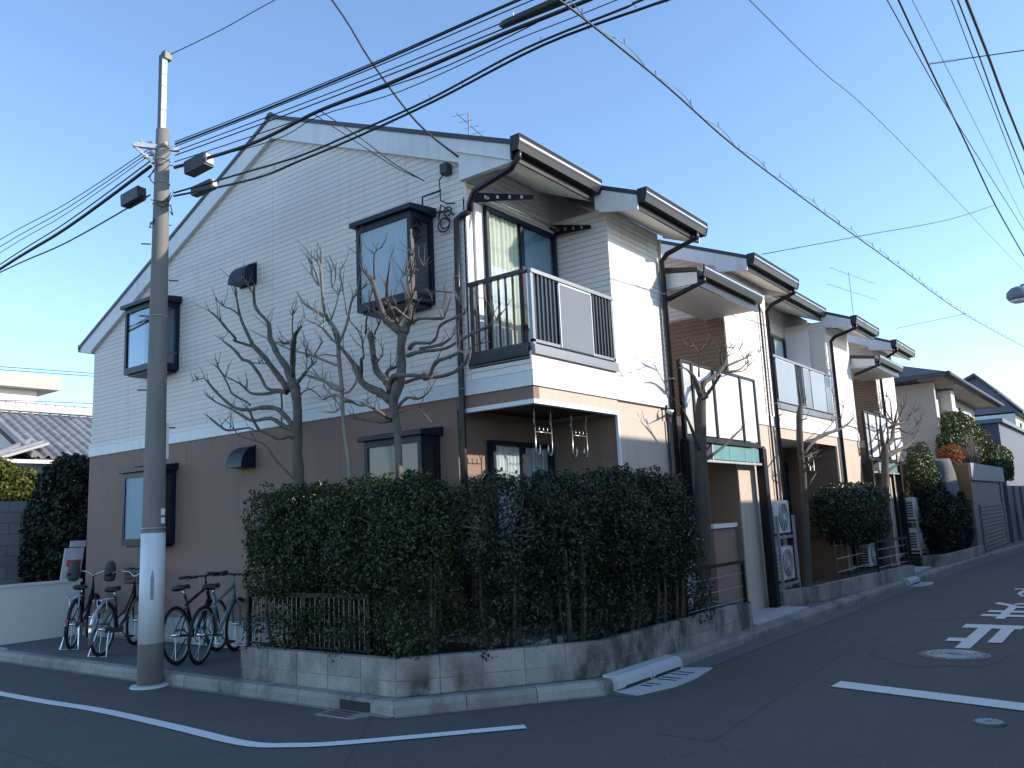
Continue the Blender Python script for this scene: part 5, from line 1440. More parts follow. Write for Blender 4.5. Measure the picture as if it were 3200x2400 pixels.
# ------------------------------------------------------------------ utility pole
PX, PY = -1.62, 3.95
pole = thing('utility_pole', 'grey concrete utility pole with a white sleeve beside the parked bicycles', 'utility pole', (PX, PY, 0))
n = 14
MB().tube([(PX, PY, -0.05), (PX, PY, 0.6), (PX, PY, 1.6), (PX, PY, 3.0), (PX, PY, 5.0), (PX, PY, 6.21)], [0.129, 0.125, 0.119, 0.103, 0.088, 0.074], 24).build('shaft', 'pole_concrete', pole, smooth=True)
MB().tube([(PX, PY, 0.44), (PX, PY, 1.58)], [0.129, 0.1225], 28).build('sleeve', 'pole_wrap', pole, smooth=True)
MB().lathe((PX, PY, 0), [(0.20, -0.01), (0.19, 0.018), (0.14, 0.026)], 20).build('collar', 'pale_concrete', pole)
# steel mast bolted to the top
MB().box(PX - 0.042, PX - 0.034, PY - 0.02, PY + 0.05, 5.88, 7.16).build('mast_shade_side', 'iron', pole)  # mast side facing away from the sun, its shade put into a dark colour
MB().box(PX - 0.034, PX + 0.022, PY - 0.022, PY - 0.012, 5.88, 7.16).build('mast', 'pole_wrap', pole)
m = MB()
for zz in (6.45, 6.75, 6.9):
    m.box(PX - 0.034, PX + 0.022, PY - 0.026, PY - 0.0225, zz, zz + 0.008)
m.build('mast_bolt', 'black_steel', pole)
MB().box(PX - 0.03, PX + 0.07, PY - 0.05, PY + 0.03, 7.10, 7.20).build('mast_insulator', 'iron', pole, bevel=0.012)
for zz, r_ in ((5.98, 0.079), (5.83, 0.081), (5.55, 0.084), (5.30, 0.087), (3.97, 0.097), (1.63, 0.120)):
    MB().ring((PX, PY, zz), (0, 0, 1), r_, 0.009, 24, 5).build('band', 'galvanised', pole)
# bracket cluster and pole steps
m = MB()
m.beam((PX - 0.30, PY + 0.10, 5.96), (PX + 0.16, PY - 0.08, 6.0), 0.05, 0.05)
m.beam((PX - 0.30, PY + 0.10, 5.96), (PX - 0.02, PY + 0.0, 5.72), 0.025, 0.025)
m.beam((PX - 0.22, PY + 0.10, 6.05), (PX - 0.02, PY + 0.02, 5.85), 0.02, 0.02)
m.build('bracket', 'galvanised', pole)
for k in range(7):
    a = rnd.uniform(0, 6.28)
    MB().lathe((PX + math.cos(a) * 0.13 - 0.06, PY + math.sin(a) * 0.1, 5.78 + 0.04 * k), [(0.02, 0), (0.032, 0.01), (0.02, 0.02), (0.03, 0.03), (0.018, 0.045)], 10).build('insulator', 'plate', pole)
m = MB()
for k in range(9):
    z0 = rnd.uniform(5.1, 5.9)
    a0, a1 = rnd.uniform(0, 6.28), rnd.uniform(0, 6.28)
    rr = rnd.uniform(0.11, 0.2)
    p = [(PX + math.cos(a0) * 0.10, PY + math.sin(a0) * 0.10, z0), (PX + math.cos((a0 + a1) / 2) * rr, PY + math.sin((a0 + a1) / 2) * rr, z0 - rnd.uniform(0.02, 0.2)), (PX + math.cos(a1) * 0.12, PY + math.sin(a1) * 0.12, z0 + rnd.uniform(-0.2, 0.15))]
    m.tube([tuple(q[:3]) for q in smooth_path([(*q, 0) for q in p], 5)], 0.006, 5)
m.build('jumper_wires', 'cable_black', pole, smooth=True)
for k in range(7):
    zz = 2.3 + 0.42 * k
    s = 1 if k % 2 else -1
    MB().tube([(PX + 0.1 * s * 0.8, PY - 0.1 * s * 0.6, zz), (PX + 0.20 * s * 0.8, PY - 0.20 * s * 0.6, zz)], 0.008, 6).build('step_bolt', 'iron', pole)
# number plates on the camera side
va = Vector((-6.54 - PX, -4.61 - PY, 0)).normalized()
vb = Vector((-va.y, va.x, 0))
for zz, off, w, h in ((1.80, 0.085, 0.028, 0.035), (1.71, 0.085, 0.028, 0.032)):
    c = Vector((PX, PY, zz)) + va * 0.088 - vb * -off * 0.95
    MB().obox(c, vb, (0, 0, 1), va, w, h, 0.004).build('number_plate', 'plate', pole)
c = Vector((PX, PY, 2.58)) + va * 0.03 + vb * 0.12
MB().obox(c, vb, (0, 0, 1), va, 0.014, 0.2, 0.006).build('cable_guard', 'plate', pole)
c = Vector((PX, PY, 1.05)) + va * 0.127
MB().prism([(0, 0.17), (0.016, 0.05), (0.014, -0.12), (-0.014, -0.12), (-0.016, 0.05)], 'z', -0.002, 0.002)
mm = MB()
q0 = Vector((PX, PY, 1.02)) + va * 0.1268
mm.add([q0 + vb * -a + Vector((0, 0, b_)) + va * 0.001 for a, b_ in ((0, 0.19), (0.018, 0.08), (0.017, -0.13), (-0.017, -0.13), (-0.018, 0.08))], [(0, 1, 2, 3, 4)])
mm.build('sleeve_mark', 'bike_mint', pole)

# closures hanging on the cables next to the pole
def closure(label, a, b_, hw, hh):
    a, b_ = Vector(a), Vector(b_)
    t = thing('cable_closure', label, 'cable box', tuple((a + b_) / 2), 'black splice boxes on the overhead cables')
    d = (b_ - a).normalized()
    s = d.cross(Vector((0, 0, 1))).normalized()
    u = s.cross(d)
    L = (b_ - a).length
    MB().obox((a + b_) / 2, d, s, u, L * 0.44, hw, hh).build('case', 'closure_box', t, bevel=0.012)
    for e, sg in ((a, -1), (b_, 1)):
        MB().obox(e - d * sg * L * 0.04, d, s, u, L * 0.035, hw * 0.72, hh * 0.72).build('end_cap', 'closure_box' if sg < 0 else 'plate', t, bevel=0.008)
    MB().tube([(a + b_) / 2 + u * hh - d * L * 0.3, (a + b_) / 2 + u * (hh + 0.04) - d * L * 0.3], 0.008, 6).build('hanger', 'galvanised', t)
    MB().tube([(a + b_) / 2 + u * hh + d * L * 0.3, (a + b_) / 2 + u * (hh + 0.04) + d * L * 0.3], 0.008, 6).build('hanger', 'galvanised', t)
closure('larger black splice box just right of the pole top', (-1.44, 3.72, 5.70), (-1.40, 3.33, 5.74), 0.07, 0.08)
closure('slimmer black splice box right of the pole below the larger one', (-1.43, 3.62, 5.40), (-1.385, 3.25, 5.43), 0.045, 0.055)
closure('black splice box on the cables left of the pole', (-1.70, 4.20, 5.50), (-1.73, 4.58, 5.46), 0.06, 0.075)
t = thing('cable_closure', 'long black cylinder splice on the cables near the top edge', 'cable box', (-0.80, -0.7, 6.06), 'black splice boxes on the overhead cables')
MB().tube([(-0.815, -0.40, 6.09), (-0.811, -0.431, 6.09), (-0.805, -0.50, 6.09), (-0.76, -1.05, 6.1), (-0.75, -1.12, 6.1)], [0.012, 0.035, 0.04, 0.042, 0.015], 14).build('case', 'closure_box', t, smooth=True)
MB().tube([(-0.80, -0.55, 6.13), (-0.80, -0.55, 6.17)], 0.006, 6).build('hanger', 'galvanised', t)

# ------------------------------------------------------------------ overhead cables
CABLE = {
    'c0': 'topmost thin wire from the pole rising to the right', 'c1': 'thick upper wire from the pole rising to the right', 'c2': 'third thin wire from the pole top crossing the roof ridge',
    'c3': 'thin wire from the pole crossing just above the ridge', 'c4': 'thin wire from the pole touching the ridge line', 'bundle': 'thickest black cable bundle from the pole crossing the roof',
    'lower1': 'upper of two lower cables crossing the gable wall', 'lower2': 'lowest cable from the pole crossing the gable wall', 'thin1': 'thin wire running just above the thick bundle',
    'thin2': 'thin wire running just below the thick bundle', 'l1': 'highest thin wire running left from the pole', 'l2': 'second thin wire running left from the pole',
    'l3': 'third thin wire running left from the pole', 'l4': 'medium cable running left above the thick bundle', 'l5': 'thick black cable running left from the pole', 'l6': 'lowest cable running left from the pole',
    'topwire': 'single wire from the white mast tip to the top edge', 'service': 'steep dark cable from the top edge down to the gable', 'drop1': 'thin drop wire from the bundle to the coil on the gable',
    'drop2': 'second thin drop wire beside it from the bundle to the gable coil', 'twist': 'long spiral wrapped cable descending across the sky to the right', 's1': 'very thin wire descending across the open sky to the right',
    'r1': 'leftmost thin wire of the steep group at the upper right', 'r2': 'thick wire carrying the cross wire clamps at the upper right', 'r3': 'hair thin wire in the middle of the steep right group',
    'r4': 'thin wire left of the two thick ones at the far upper right', 'r5': 'medium wire next to the thickest one at the far upper right', 'r6': 'thickest black cable at the far upper right corner',
    'x1': 'short cross wire from a clamp to the right edge near the top', 'x2': 'long cross wire from the right cables to the second roof', 'x3': 'short cross wire from the spiral cable to the far roof'}
far_n, back_n = 0, 0
FAR = ['lower thin wire from the far eave to the right edge', 'upper thin wire from the far eave to the right edge', 'thin wire above the grey gable at the right edge']
BACK = ['upper thin wire in front of the white house at left', 'lower of the two close wires in front of the white house', 'single wire crossing the white wall at left']
for name, pts, r in WIRES:
    if name == 'far':
        lab = FAR[far_n]; far_n += 1
    elif name == 'back':
        lab = BACK[back_n]; back_n += 1
    else:
        lab = CABLE[name]
    P = [tuple(p[:3]) for p in smooth_path([(*p, 0) for p in pts], 5)]
    o = MB().tube(P, r, 6).build('overhead_cable', 'cable_brown' if name == 'service' else 'cable_black', None, smooth=True)
    tag(o, lab, 'cable', 'overhead cables')
    if name in ('twist', 'lower2'):
        # spiral hanger wire and its little ties
        m = MB()
        q = []
        total = 0.0
        for a, b_ in zip(P, P[1:]):
            A, B = Vector(a), Vector(b_)
            k = max(2, int((B - A).length / 0.06))
            for i in range(k):
                p = A.lerp(B, i / k)
                total += (B - A).length / k
                ph = total * (7.0 if name == 'twist' else 9.0)
                rad = 0.02 if name == 'twist' else 0.03
                q.append((p.x, p.y + rad * math.cos(ph), p.z + 0.03 + rad * math.sin(ph)))
        if name == 'twist':
            m.tube(q, 0.003, 4)
            for p in q[::9]:
                m.tube([p, (p[0], p[1], p[2] + 0.05), (p[0] + 0.02, p[1] + 0.01, p[2] + 0.06)], 0.004, 4)
        else:
            for p in q[::6]:
                m.tube([(p[0], p[1], p[2] - 0.03), (p[0] + 0.02, p[1] + 0.03, p[2] + 0.05)], 0.003, 4)
        m.build('cable_tie', 'cable_black', o)
t = thing('wire_clamp', 'small metal clamp where the upper cross wire meets the steep cables', 'clamp', (2.7, -3.2, 6.9), 'wire clamps')
_w = [w for w in WIRES if w[0] == 'x1'][0][1]
MB().tube([_w[0], tuple(Vector(_w[0]).lerp(Vector(_w[1]), 0.3))], 0.012, 6).build('clamp_body', 'galvanised', t)

# cobra lamp at the right edge, on a pole beyond the frame
lamp = thing('street_lamp', 'grey street lamp head cut off by the right edge of the picture', 'street lamp', (12.6, -3.9, 0))
MB().tube([(12.6, -3.9, 0), (12.6, -3.9, 7.6)], [0.12, 0.09], 14).build('post', 'pole_concrete', lamp, smooth=True)
MB().tube([(12.6, -3.9, 5.1), (12.35, -3.62, 5.22), (11.75, -3.22, 5.36)], 0.03, 8).build('bracket_arm', 'lamp_grey', lamp, smooth=True)
MB().tube([(12.6, -3.9, 5.65), (12.2, -3.5, 5.66), (11.85, -3.25, 5.55)], 0.022, 8).build('bracket_arm', 'lamp_grey', lamp, smooth=True)
c = (11.70, -3.20, 5.40)
MB().lathe((c[0], c[1], c[2] - 0.17), [(0.05, 0.0), (0.17, 0.02), (0.21, 0.08), (0.20, 0.17), (0.12, 0.25), (0.03, 0.28)], 20).build('lamp_head', 'lamp_grey', lamp, smooth=True)
MB().lathe((c[0], c[1], c[2] - 0.205), [(0.10, 0.0), (0.155, 0.025), (0.16, 0.045)], 20).build('lens', 'white_panel', lamp, smooth=True)

# television aerials
def aerial(label, base, h, booms, bend=0.0):
    t = thing('television_aerial', label, 'aerial', base, 'television aerials')
    b = Vector(base)
    MB().tube([b, b + Vector((0, 0, h))], 0.012, 6).build('mast', 'iron', t)
    for zz, d, L, back in booms:
        d = Vector(d).normalized()
        p0 = b + Vector((0, 0, zz)) - d * back
        bm = MB().tube([p0, p0 + d * L], 0.007, 6).build('boom', 'iron', t)
        s = Vector((-d.y, d.x, 0))
        m = MB()
        for k in range(6):
            q = p0 + d * L * (k + 0.3) / 6
            m.tube([q - s * 0.12, q + s * 0.12], 0.003, 4)
        m.build('element', 'iron', bm, kind='stuff')
    return t
aerial('small aerial peeking above the main roof beside the gutter corner', (3.0, 3.1, 6.6), 1.32, [(1.12, (0.9, 0.25, 0.06), 1.5, 0.45)])
aerial('tall aerial with two booms standing above the far roofs', (24.8, 3.0, 5.5), 4.5, [(3.75, (1, -0.1, 0.05), 5.0, 2.2), (4.4, (1, -0.1, 0.05), 4.6, 1.8)])

# ------------------------------------------------------------------ bicycles
def wheel(name, parent, cx, r, rim_mat):
    c = (cx, 0, r)
    w = MB().ring(c, (0, 1, 0), r - 0.018, 0.018, 36, 8).build('wheel', 'rubber', parent, smooth=True)
    w.name = name
    MB().ring(c, (0, 1, 0), r - 0.046, 0.011, 36, 6).build('rim', rim_mat, w, smooth=True)
    m = MB()
    for k in range(18):
        a = 2 * math.pi * k / 18
        s = 0.022 if k % 2 else -0.022
        m.tube([(cx + math.cos(a + 0.3) * 0.02, s, r + math.sin(a + 0.3) * 0.02), (cx + math.cos(a) * (r - 0.05), 0, r + math.sin(a) * (r - 0.05))], 0.0016, 3, False)
    m.build('spokes', 'bike_silver', w)
    MB().tube([(cx, -0.05, r), (cx, 0.05, r)], 0.02, 10).build('hub', 'bike_silver', w, smooth=True)
    return w

def guard(parent, cx, r, a0, a1, mat):
    m = MB()
    n = 14
    for i in range(n):
        b0, b1 = R(a0 + (a1 - a0) * i / n), R(a0 + (a1 - a0) * (i + 1) / n)
        rr = r + 0.018
        for s0, s1, z0, z1 in ((-0.028, -0.012, -0.014, 0.0), (-0.012, 0.012, 0.0, 0.0), (0.012, 0.028, 0.0, -0.014)):
            p = []
            for b_ in (b0, b1):
                p.append((cx + math.cos(b_) * (rr + z0), s0, r + math.sin(b_) * (rr + z0)))
                p.append((cx + math.cos(b_) * (rr + z1), s1, r + math.sin(b_) * (rr + z1)))
            m.quad(p[0], p[1], p[3], p[2])
    return m.build('mudguard', mat, parent, smooth=True)

def bicycle(label, loc, heading, lean, style, frame_mat, rim='bike_silver', guard_mat='bike_black', r=0.325, wb=0.98, basket=True, muffs=False, steer=0.0):
    t = thing('bicycle', label, 'bicycle', (0, 0, 0), 'bicycles parked on the pavement')
    rear = wheel('rear_wheel', t, 0.0, r, rim)
    fw = wheel('front_wheel', t, wb, r, rim)
    bb = (0.40, 0, 0.27)
    seat_top = (0.24, 0, 0.70) if style == 'city' else (0.24, 0, 0.74)
    head_b, head_t = ((wb - 0.14, 0, 0.66), (wb - 0.18, 0, 0.80))
    f = MB()
    if style == 'city':
        f.tube([bb, (0.62, 0, 0.40), (0.74, 0, 0.58), head_b], 0.021, 10)
        f.tube([(0.345, 0, 0.42), (0.58, 0, 0.50), (0.72, 0, 0.68), head_t], 0.015, 8)
    else:
        f.tube([bb, head_b], 0.024, 10)
        f.tube([(0.25, 0, 0.64), head_t], 0.019, 10)
    f.tube([bb, seat_top], 0.018, 10)
    f.tube([head_b, head_t], 0.021, 10)
    for s in (-0.045, 0.045):
        f.tube([(0, s, r), (0.38, s * 0.6, 0.27)], 0.010, 6)
        f.tube([(0, s, r), (0.27, s * 0.35, seat_top[2] - 0.14)], 0.009, 6)
    f.build('frame', frame_mat, t, smooth=True)
    fk = MB()
    for s in (-0.045, 0.045):
        fk.tube([(wb, s, r), (wb - 0.06, s, r + 0.20), (head_b[0] + 0.005, s * 0.7, head_b[2] - 0.01)], 0.012, 7)
    fk.tube([head_t, (head_t[0] - 0.03, 0, head_t[2] + 0.12)], 0.013, 8)
    fk.build('fork', frame_mat if style != 'city' else 'bike_black', t, smooth=True)
    # saddle
    sz = seat_top[2] + 0.07
    MB().tube([seat_top, (seat_top[0] - 0.02, 0, sz)], 0.013, 8).build('seat_post', 'bike_silver', t, smooth=True)
    sd = MB()
    x0 = seat_top[0] - 0.02
    prof = [(-0.135, 0.085, 0.0), (-0.10, 0.105, 0.018), (-0.03, 0.085, 0.012), (0.05, 0.04, 0.01), (0.12, 0.024, 0.012), (0.145, 0.010, 0.004)]
    vs, fs = [], []
    for px, hw, dz in prof:
        for a in range(8):
            an = 2 * math.pi * a / 8
            vs.append((x0 + px, math.cos(an) * hw, sz + 0.025 + dz + math.sin(an) * 0.028))
    for i in range(len(prof) - 1):
        for a in range(8):
            fs.append((i * 8 + a, i * 8 + (a + 1) % 8, (i + 1) * 8 + (a + 1) % 8, (i + 1) * 8 + a))
    fs += [tuple(range(8)), tuple(range(len(vs) - 1, len(vs) - 9, -1))]
    sd.add(vs, fs)
    sd.build('saddle', 'saddle', t, smooth=True)
    # handlebar
    hb = (head_t[0] - 0.03, 0, head_t[2] + 0.12)
    m = MB()
    g = MB()
    if style == 'city':
        for s in (-1, 1):
            m.tube([hb, (hb[0] + 0.05, 0.10 * s, hb[2] + 0.06), (hb[0] - 0.01, 0.22 * s, hb[2] + 0.07), (hb[0] - 0.14, 0.26 * s, hb[2] + 0.04), (hb[0] - 0.20, 0.27 * s, hb[2] + 0.03)], 0.0115, 8)
            g.tube([(hb[0] - 0.13, 0.258 * s, hb[2] + 0.042), (hb[0] - 0.25, 0.275 * s, hb[2] + 0.025)], 0.017, 8)
    else:
        m.tube([(hb[0] - 0.04, -0.29, hb[2] + 0.03), (hb[0] + 0.05, 0, hb[2] + 0.02), (hb[0] - 0.04, 0.29, hb[2] + 0.03)], 0.0125, 8)
        m.tube([hb, (hb[0] + 0.05, 0, hb[2] + 0.02)], 0.014, 8)
        for s in (-1, 1):
            g.tube([(hb[0] - 0.012, 0.19 * s, hb[2] + 0.028), (hb[0] - 0.045, 0.315 * s, hb[2] + 0.032)], 0.018, 8)
            m.tube([(hb[0] + 0.0, 0.16 * s, hb[2] + 0.01), (hb[0] + 0.03, 0.27 * s, hb[2] - 0.01)], 0.006, 6)
            m.obox((hb[0] + 0.01, 0.14 * s, hb[2] + 0.02), (1, 0, 0), (0, 1, 0), (0, 0, 1), 0.022, 0.03, 0.018)
    h = m.build('handlebar', 'bike_black' if style != 'city' else 'bike_silver', t, smooth=True)
    g.build('grip', 'rubber', h, smooth=True)
    # crank, chainwheel, pedals
    c = MB()
    c.ring((bb[0], -0.045, bb[2]), (0, 1, 0), 0.075, 0.006, 20, 5)
    c.tube([(bb[0], -0.05, bb[2]), (bb[0] + 0.13, -0.065, bb[2] - 0.09)], 0.009, 6)
    c.tube([(bb[0], 0.05, bb[2]), (bb[0] - 0.13, 0.065, bb[2] + 0.09)], 0.009, 6)
    c.tube([(bb[0], -0.05, bb[2]), (bb[0], 0.05, bb[2])], 0.02, 8)
    ck = c.build('crank', 'bike_silver', t)
    for sx, sy in ((0.13, -0.11), (-0.13, 0.11)):
        MB().obox((bb[0] + sx, sy, bb[2] - sx * 0.69), (1, 0, 0), (0, 1, 0), (0, 0, 1), 0.045, 0.045, 0.011).build('pedal', 'rubber', ck)
    MB().obox((0.20, -0.05, 0.30), (1, 0, -0.1), (0, 1, 0), (0, 0, 1), 0.25, 0.008, 0.035 if style == 'city' else 0.006).build('chain_case', 'bike_black', t)
    if style == 'city':
        guard(t, 0.0, r, 20, 205, guard_mat)
        guard(t, wb, r, -10, 165, guard_mat)
        k = MB()
        zr = 2 * r + 0.045
        for s in (-0.06, 0.06):
            k.tube([(0.20, s, zr), (-0.22, s, zr), (-0.24, s * 0.6, zr - 0.01)], 0.006, 6)
            k.tube([(-0.12, s, zr), (0, s * 0.9, r)], 0.005, 6)
        for q in (-0.18, -0.08, 0.02, 0.12):
            k.tube([(q, -0.06, zr), (q, 0.06, zr)], 0.005, 5)
        k.build('carrier', 'bike_silver', t, smooth=True)
        ks = MB().tube([(0.0, 0.07, r - 0.02), (-0.09, 0.11, 0.01)], 0.009, 6).tube([(0.0, -0.07, r - 0.02), (-0.09, -0.11, 0.01)], 0.009, 6).tube([(-0.09, -0.11, 0.01), (-0.09, 0.11, 0.01)], 0.009, 6)
        ks.build('stand', 'bike_silver', t)
        MB().lathe((-r - 0.03, 0, r + 0.08), [(0.022, -0.008), (0.022, 0.008), (0.012, 0.012)], 10, 'x').build('reflector', 'poster_red', t)
    else:
        MB().tube([(0.30, 0.05, 0.26), (0.20, 0.17, 0.01)], 0.008, 6).build('stand', 'bike_black', t)
    if basket:
        b = MB()
        bx, bz = hb[0] + 0.06, hb[2] - 0.10
        L, Wd, H = 0.27, 0.17, 0.19
        for zz in (0.0, 0.06, 0.125, H):
            e = 0.86 + 0.14 * zz / H
            c4 = [(bx, -Wd * e, bz + zz), (bx + L * e, -Wd * e, bz + zz), (bx + L * e, Wd * e, bz + zz), (bx, Wd * e, bz + zz)]
            for i in range(4):
                b.tube([c4[i], c4[(i + 1) % 4]], 0.005 if zz < H else 0.009, 5)
        for i in range(9):
            s = i / 8
            b.tube([(bx + L * 0.86 * s, -Wd * 0.86, bz), (bx + L * s, -Wd, bz + H)], 0.003, 4)
            b.tube([(bx + L * 0.86 * s, Wd * 0.86, bz), (bx + L * s, Wd, bz + H)], 0.003, 4)
            yy = -1 + 2 * s
            b.tube([(bx + L * 0.86, Wd * 0.86 * yy, bz), (bx + L, Wd * yy, bz + H)], 0.003, 4)
            b.tube([(bx, Wd * 0.86 * yy, bz), (bx + L * 0.86, Wd * 0.86 * yy, bz)], 0.003, 4)
        b.build('basket', 'wicker', t)
    if muffs:
        for s in (-1, 1):
            mm = MB()
            pr = [(0.0, 0.03), (0.03, 0.075), (0.12, 0.10), (0.22, 0.105), (0.27, 0.09), (0.29, 0.05)]
            mm.lathe((0, 0, 0), [(a, z_) for z_, a in pr], 12)
            mm.v = [(hb[0] - 0.10 + v[0], 0.24 * s + v[1] * 0.8, hb[2] + 0.22 - v[2]) for v in mm.v]
            mm.build('handlebar_muff', 'cloth_grey', t, smooth=True)
    t.location = loc
    t.rotation_euler = (R(lean), 0, R(heading))
    return t

bicycle('black bicycle with grey handlebar muffs, nearest the low white wall', (-0.93, 7.12, 0.10), 50, 4, 'city', 'bike_black', basket=False, muffs=True, guard_mat='bike_black')
bicycle('black bicycle with silver rear mudguard and front basket, partly behind the pole', (-1.10, 6.0, 0.10), 38, 4, 'city', 'bike_black', guard_mat='bike_silver')
bicycle('dark bicycle with raised saddle standing left of the mint green one', (-1.06, 4.34, 0.10), 30, -5, 'sport', 'bike_black', basket=False, wb=0.96)
bicycle('mint green bicycle with straight black handlebar, next to the planter', (-0.95, 4.10, 0.10), 32, 4, 'sport', 'bike_mint', basket=False, wb=0.96)

# ------------------------------------------------------------------ planters of concrete blocks
def block_wall(t, path, z0, courses, th=0.10, blen=0.39, mat='block', cap_end=True):
    """Courses of concrete blocks with recessed joints along a plan path (outer face)."""
    for pi, (a, b_) in enumerate(zip(path, path[1:])):
        d, nrm = inward(a, b_)
        L = (Vector(b_) - Vector(a)).length
        zz = z0
        for ci, h in enumerate(courses):
            off = 0.0 if ci % 2 == 0 else 0.0
            n = max(1, round(L / blen))
            w = L / n
            for i in range(n):
                p = Vector(a) + d * (w * i + 0.003)
                q = Vector(a) + d * (w * (i + 1) - 0.003)
                jo = rnd.uniform(-0.002, 0.002)
                c = (p + q) / 2 + nrm * (th / 2 + jo)
                MB().obox((c.x, c.y, zz + h / 2 - 0.002), (d.x, d.y, 0), (nrm.x, nrm.y, 0), (0, 0, 1), (q - p).length / 2, th / 2, h / 2 - 0.003).build('block', mat, t, bevel=0.004)
            zz += h
        m = MB()
        c = Vector(a) + d * L / 2 + nrm * th / 2
        m.obox((c.x, c.y, z0 + sum(courses) / 2 - 0.01), (d.x, d.y, 0), (nrm.x, nrm.y, 0), (0, 0, 1), L / 2 - 0.001, th / 2 - 0.006, sum(courses) / 2 - 0.012)
        m.build('mortar', 'kerb_stone', t)

pl1 = thing('planter', 'stained concrete block planter wrapping the street corner below the hedge', 'planter', (-1.0, 0.6, 0.1))
P1 = [(-1.32, 2.81), (-1.29, 0.67), (0.23, -0.49), (3.63, -0.57)]
block_wall(pl1, P1, 0.10, (0.135, 0.185))
block_wall(pl1, [(3.63, -0.57), (3.63, -0.02)], 0.10, (0.135, 0.185))
block_wall(pl1, [(-0.02, 2.81), (-1.32, 2.81)], 0.10, (0.135, 0.185))
soil1 = MB().prism([(-1.22, 2.72), (-1.19, 0.72), (0.26, -0.39), (3.54, -0.47), (3.54, -0.02), (1.64, -0.02), (0.02, 0.02), (-0.02, 0.05), (-0.02, 2.72)], 'z', 0.1, 0.36).build('soil', 'soil', pl1)

pl2 = thing('planter', 'low concrete planter under the round clipped shrub between the two entrances', 'planter', (8.0, -0.4, 0.1))
P2 = [(5.82, -0.20), (6.55, -0.45), (11.15, -0.90)]
block_wall(pl2, P2, 0.10, (0.24,), blen=0.9)
block_wall(pl2, [(11.15, -0.90), (11.15, -0.03)], 0.10, (0.24,), blen=0.9)
MB().prism([(5.92, -0.10), (6.60, -0.36), (11.05, -0.80), (11.05, -0.02), (5.92, -0.02)], 'z', 0.1, 0.31).build('soil', 'soil', pl2)
pl3 = thing('planter', 'low concrete planter under the dark hedge beyond the second entrance', 'planter', (15.0, -0.7, 0.1))
P3 = [(13.95, -0.50), (14.3, -0.93), (18.15, -1.14)]
block_wall(pl3, P3, 0.10, (0.24,), blen=0.9)
MB().prism([(14.05, -0.40), (14.35, -0.83), (18.1, -1.04), (18.1, -0.02), (14.05, -0.02)], 'z', 0.1, 0.31).build('soil', 'soil', pl3)

# low steel fences standing in the planters
def rod_fence(label, a, b_, z0, z1, rods, posts):
    a, b_ = Vector(a), Vector(b_)
    t = thing('low_fence', label, 'fence', (*((a + b_) / 2), z0), 'low black fences in the planters')
    MB().beam((a.x, a.y, z1 - 0.018), (b_.x, b_.y, z1 - 0.018), 0.035, 0.036).build('top_rail', 'black_steel', t)
    for k in range(rods):
        zz = z0 + (z1 - z0) * (k + 0.6) / (rods + 0.6)
        MB().tube([(a.x, a.y, zz), (b_.x, b_.y, zz)], 0.006, 6).build('rod', 'railing_grey', t)
    for k in range(posts):
        p = a.lerp(b_, k / (posts - 1))
        MB().box(p.x - 0.018, p.x + 0.018, p.y - 0.018, p.y + 0.018, z0 - 0.06, z1).build('post', 'black_steel', t)
    return t
rod_fence('low black rod fence at the right end of the corner planter', (2.02, -0.47), (3.60, -0.51), 0.36, 0.92, 3, 2)
rod_fence('low black rod fence in the far planter beside the second entrance', (9.3, -0.70), (11.05, -0.82), 0.32, 0.88, 3, 2)
def bar_fence(label, a, b_, z0, z1, n):
    a, b_ = Vector(a), Vector(b_)
    t = thing('low_fence', label, 'fence', (*((a + b_) / 2), z0), 'low black fences in the planters')
    MB().beam((a.x, a.y, z1 - 0.02), (b_.x, b_.y, z1 - 0.02), 0.035, 0.045).build('top_rail', 'black_steel', t)
    MB().beam((a.x, a.y, z0 + 0.06), (b_.x, b_.y, z0 + 0.06), 0.02, 0.02).build('bottom_rail', 'black_steel', t)
    for k in range(n + 1):
        p = a.lerp(b_, k / n)
        if k in (0, n, n // 2):
            MB().box(p.x - 0.02, p.x + 0.02, p.y - 0.02, p.y + 0.02, z0 - 0.06, z1).build('post', 'black_steel', t)
        else:
            MB().tube([(p.x, p.y, z0 + 0.06), (p.x, p.y, z1 - 0.04)], 0.006, 5).build('bar', 'railing_grey', t)
bar_fence('low black barred fence at the left end of the corner planter', (-1.10, 2.98), (-1.08, 1.2), 0.36, 0.93, 26)
MB_grid = thing('trellis', 'thin wire trellis leaning in the middle planter behind the fence', 'trellis', (9.2, -0.3, 0.32))
m = MB()
for k in range(5):
    m.tube([(8.2 + 0.42 * k, -0.32, 0.30), (8.2 + 0.42 * k, -0.30, 0.95)], 0.007, 5)
for k in range(3):
    m.tube([(8.2, -0.32, 0.42 + 0.22 * k), (9.9, -0.31, 0.42 + 0.22 * k)], 0.006, 5)
m.build('wires', 'railing_grey', MB_grid)

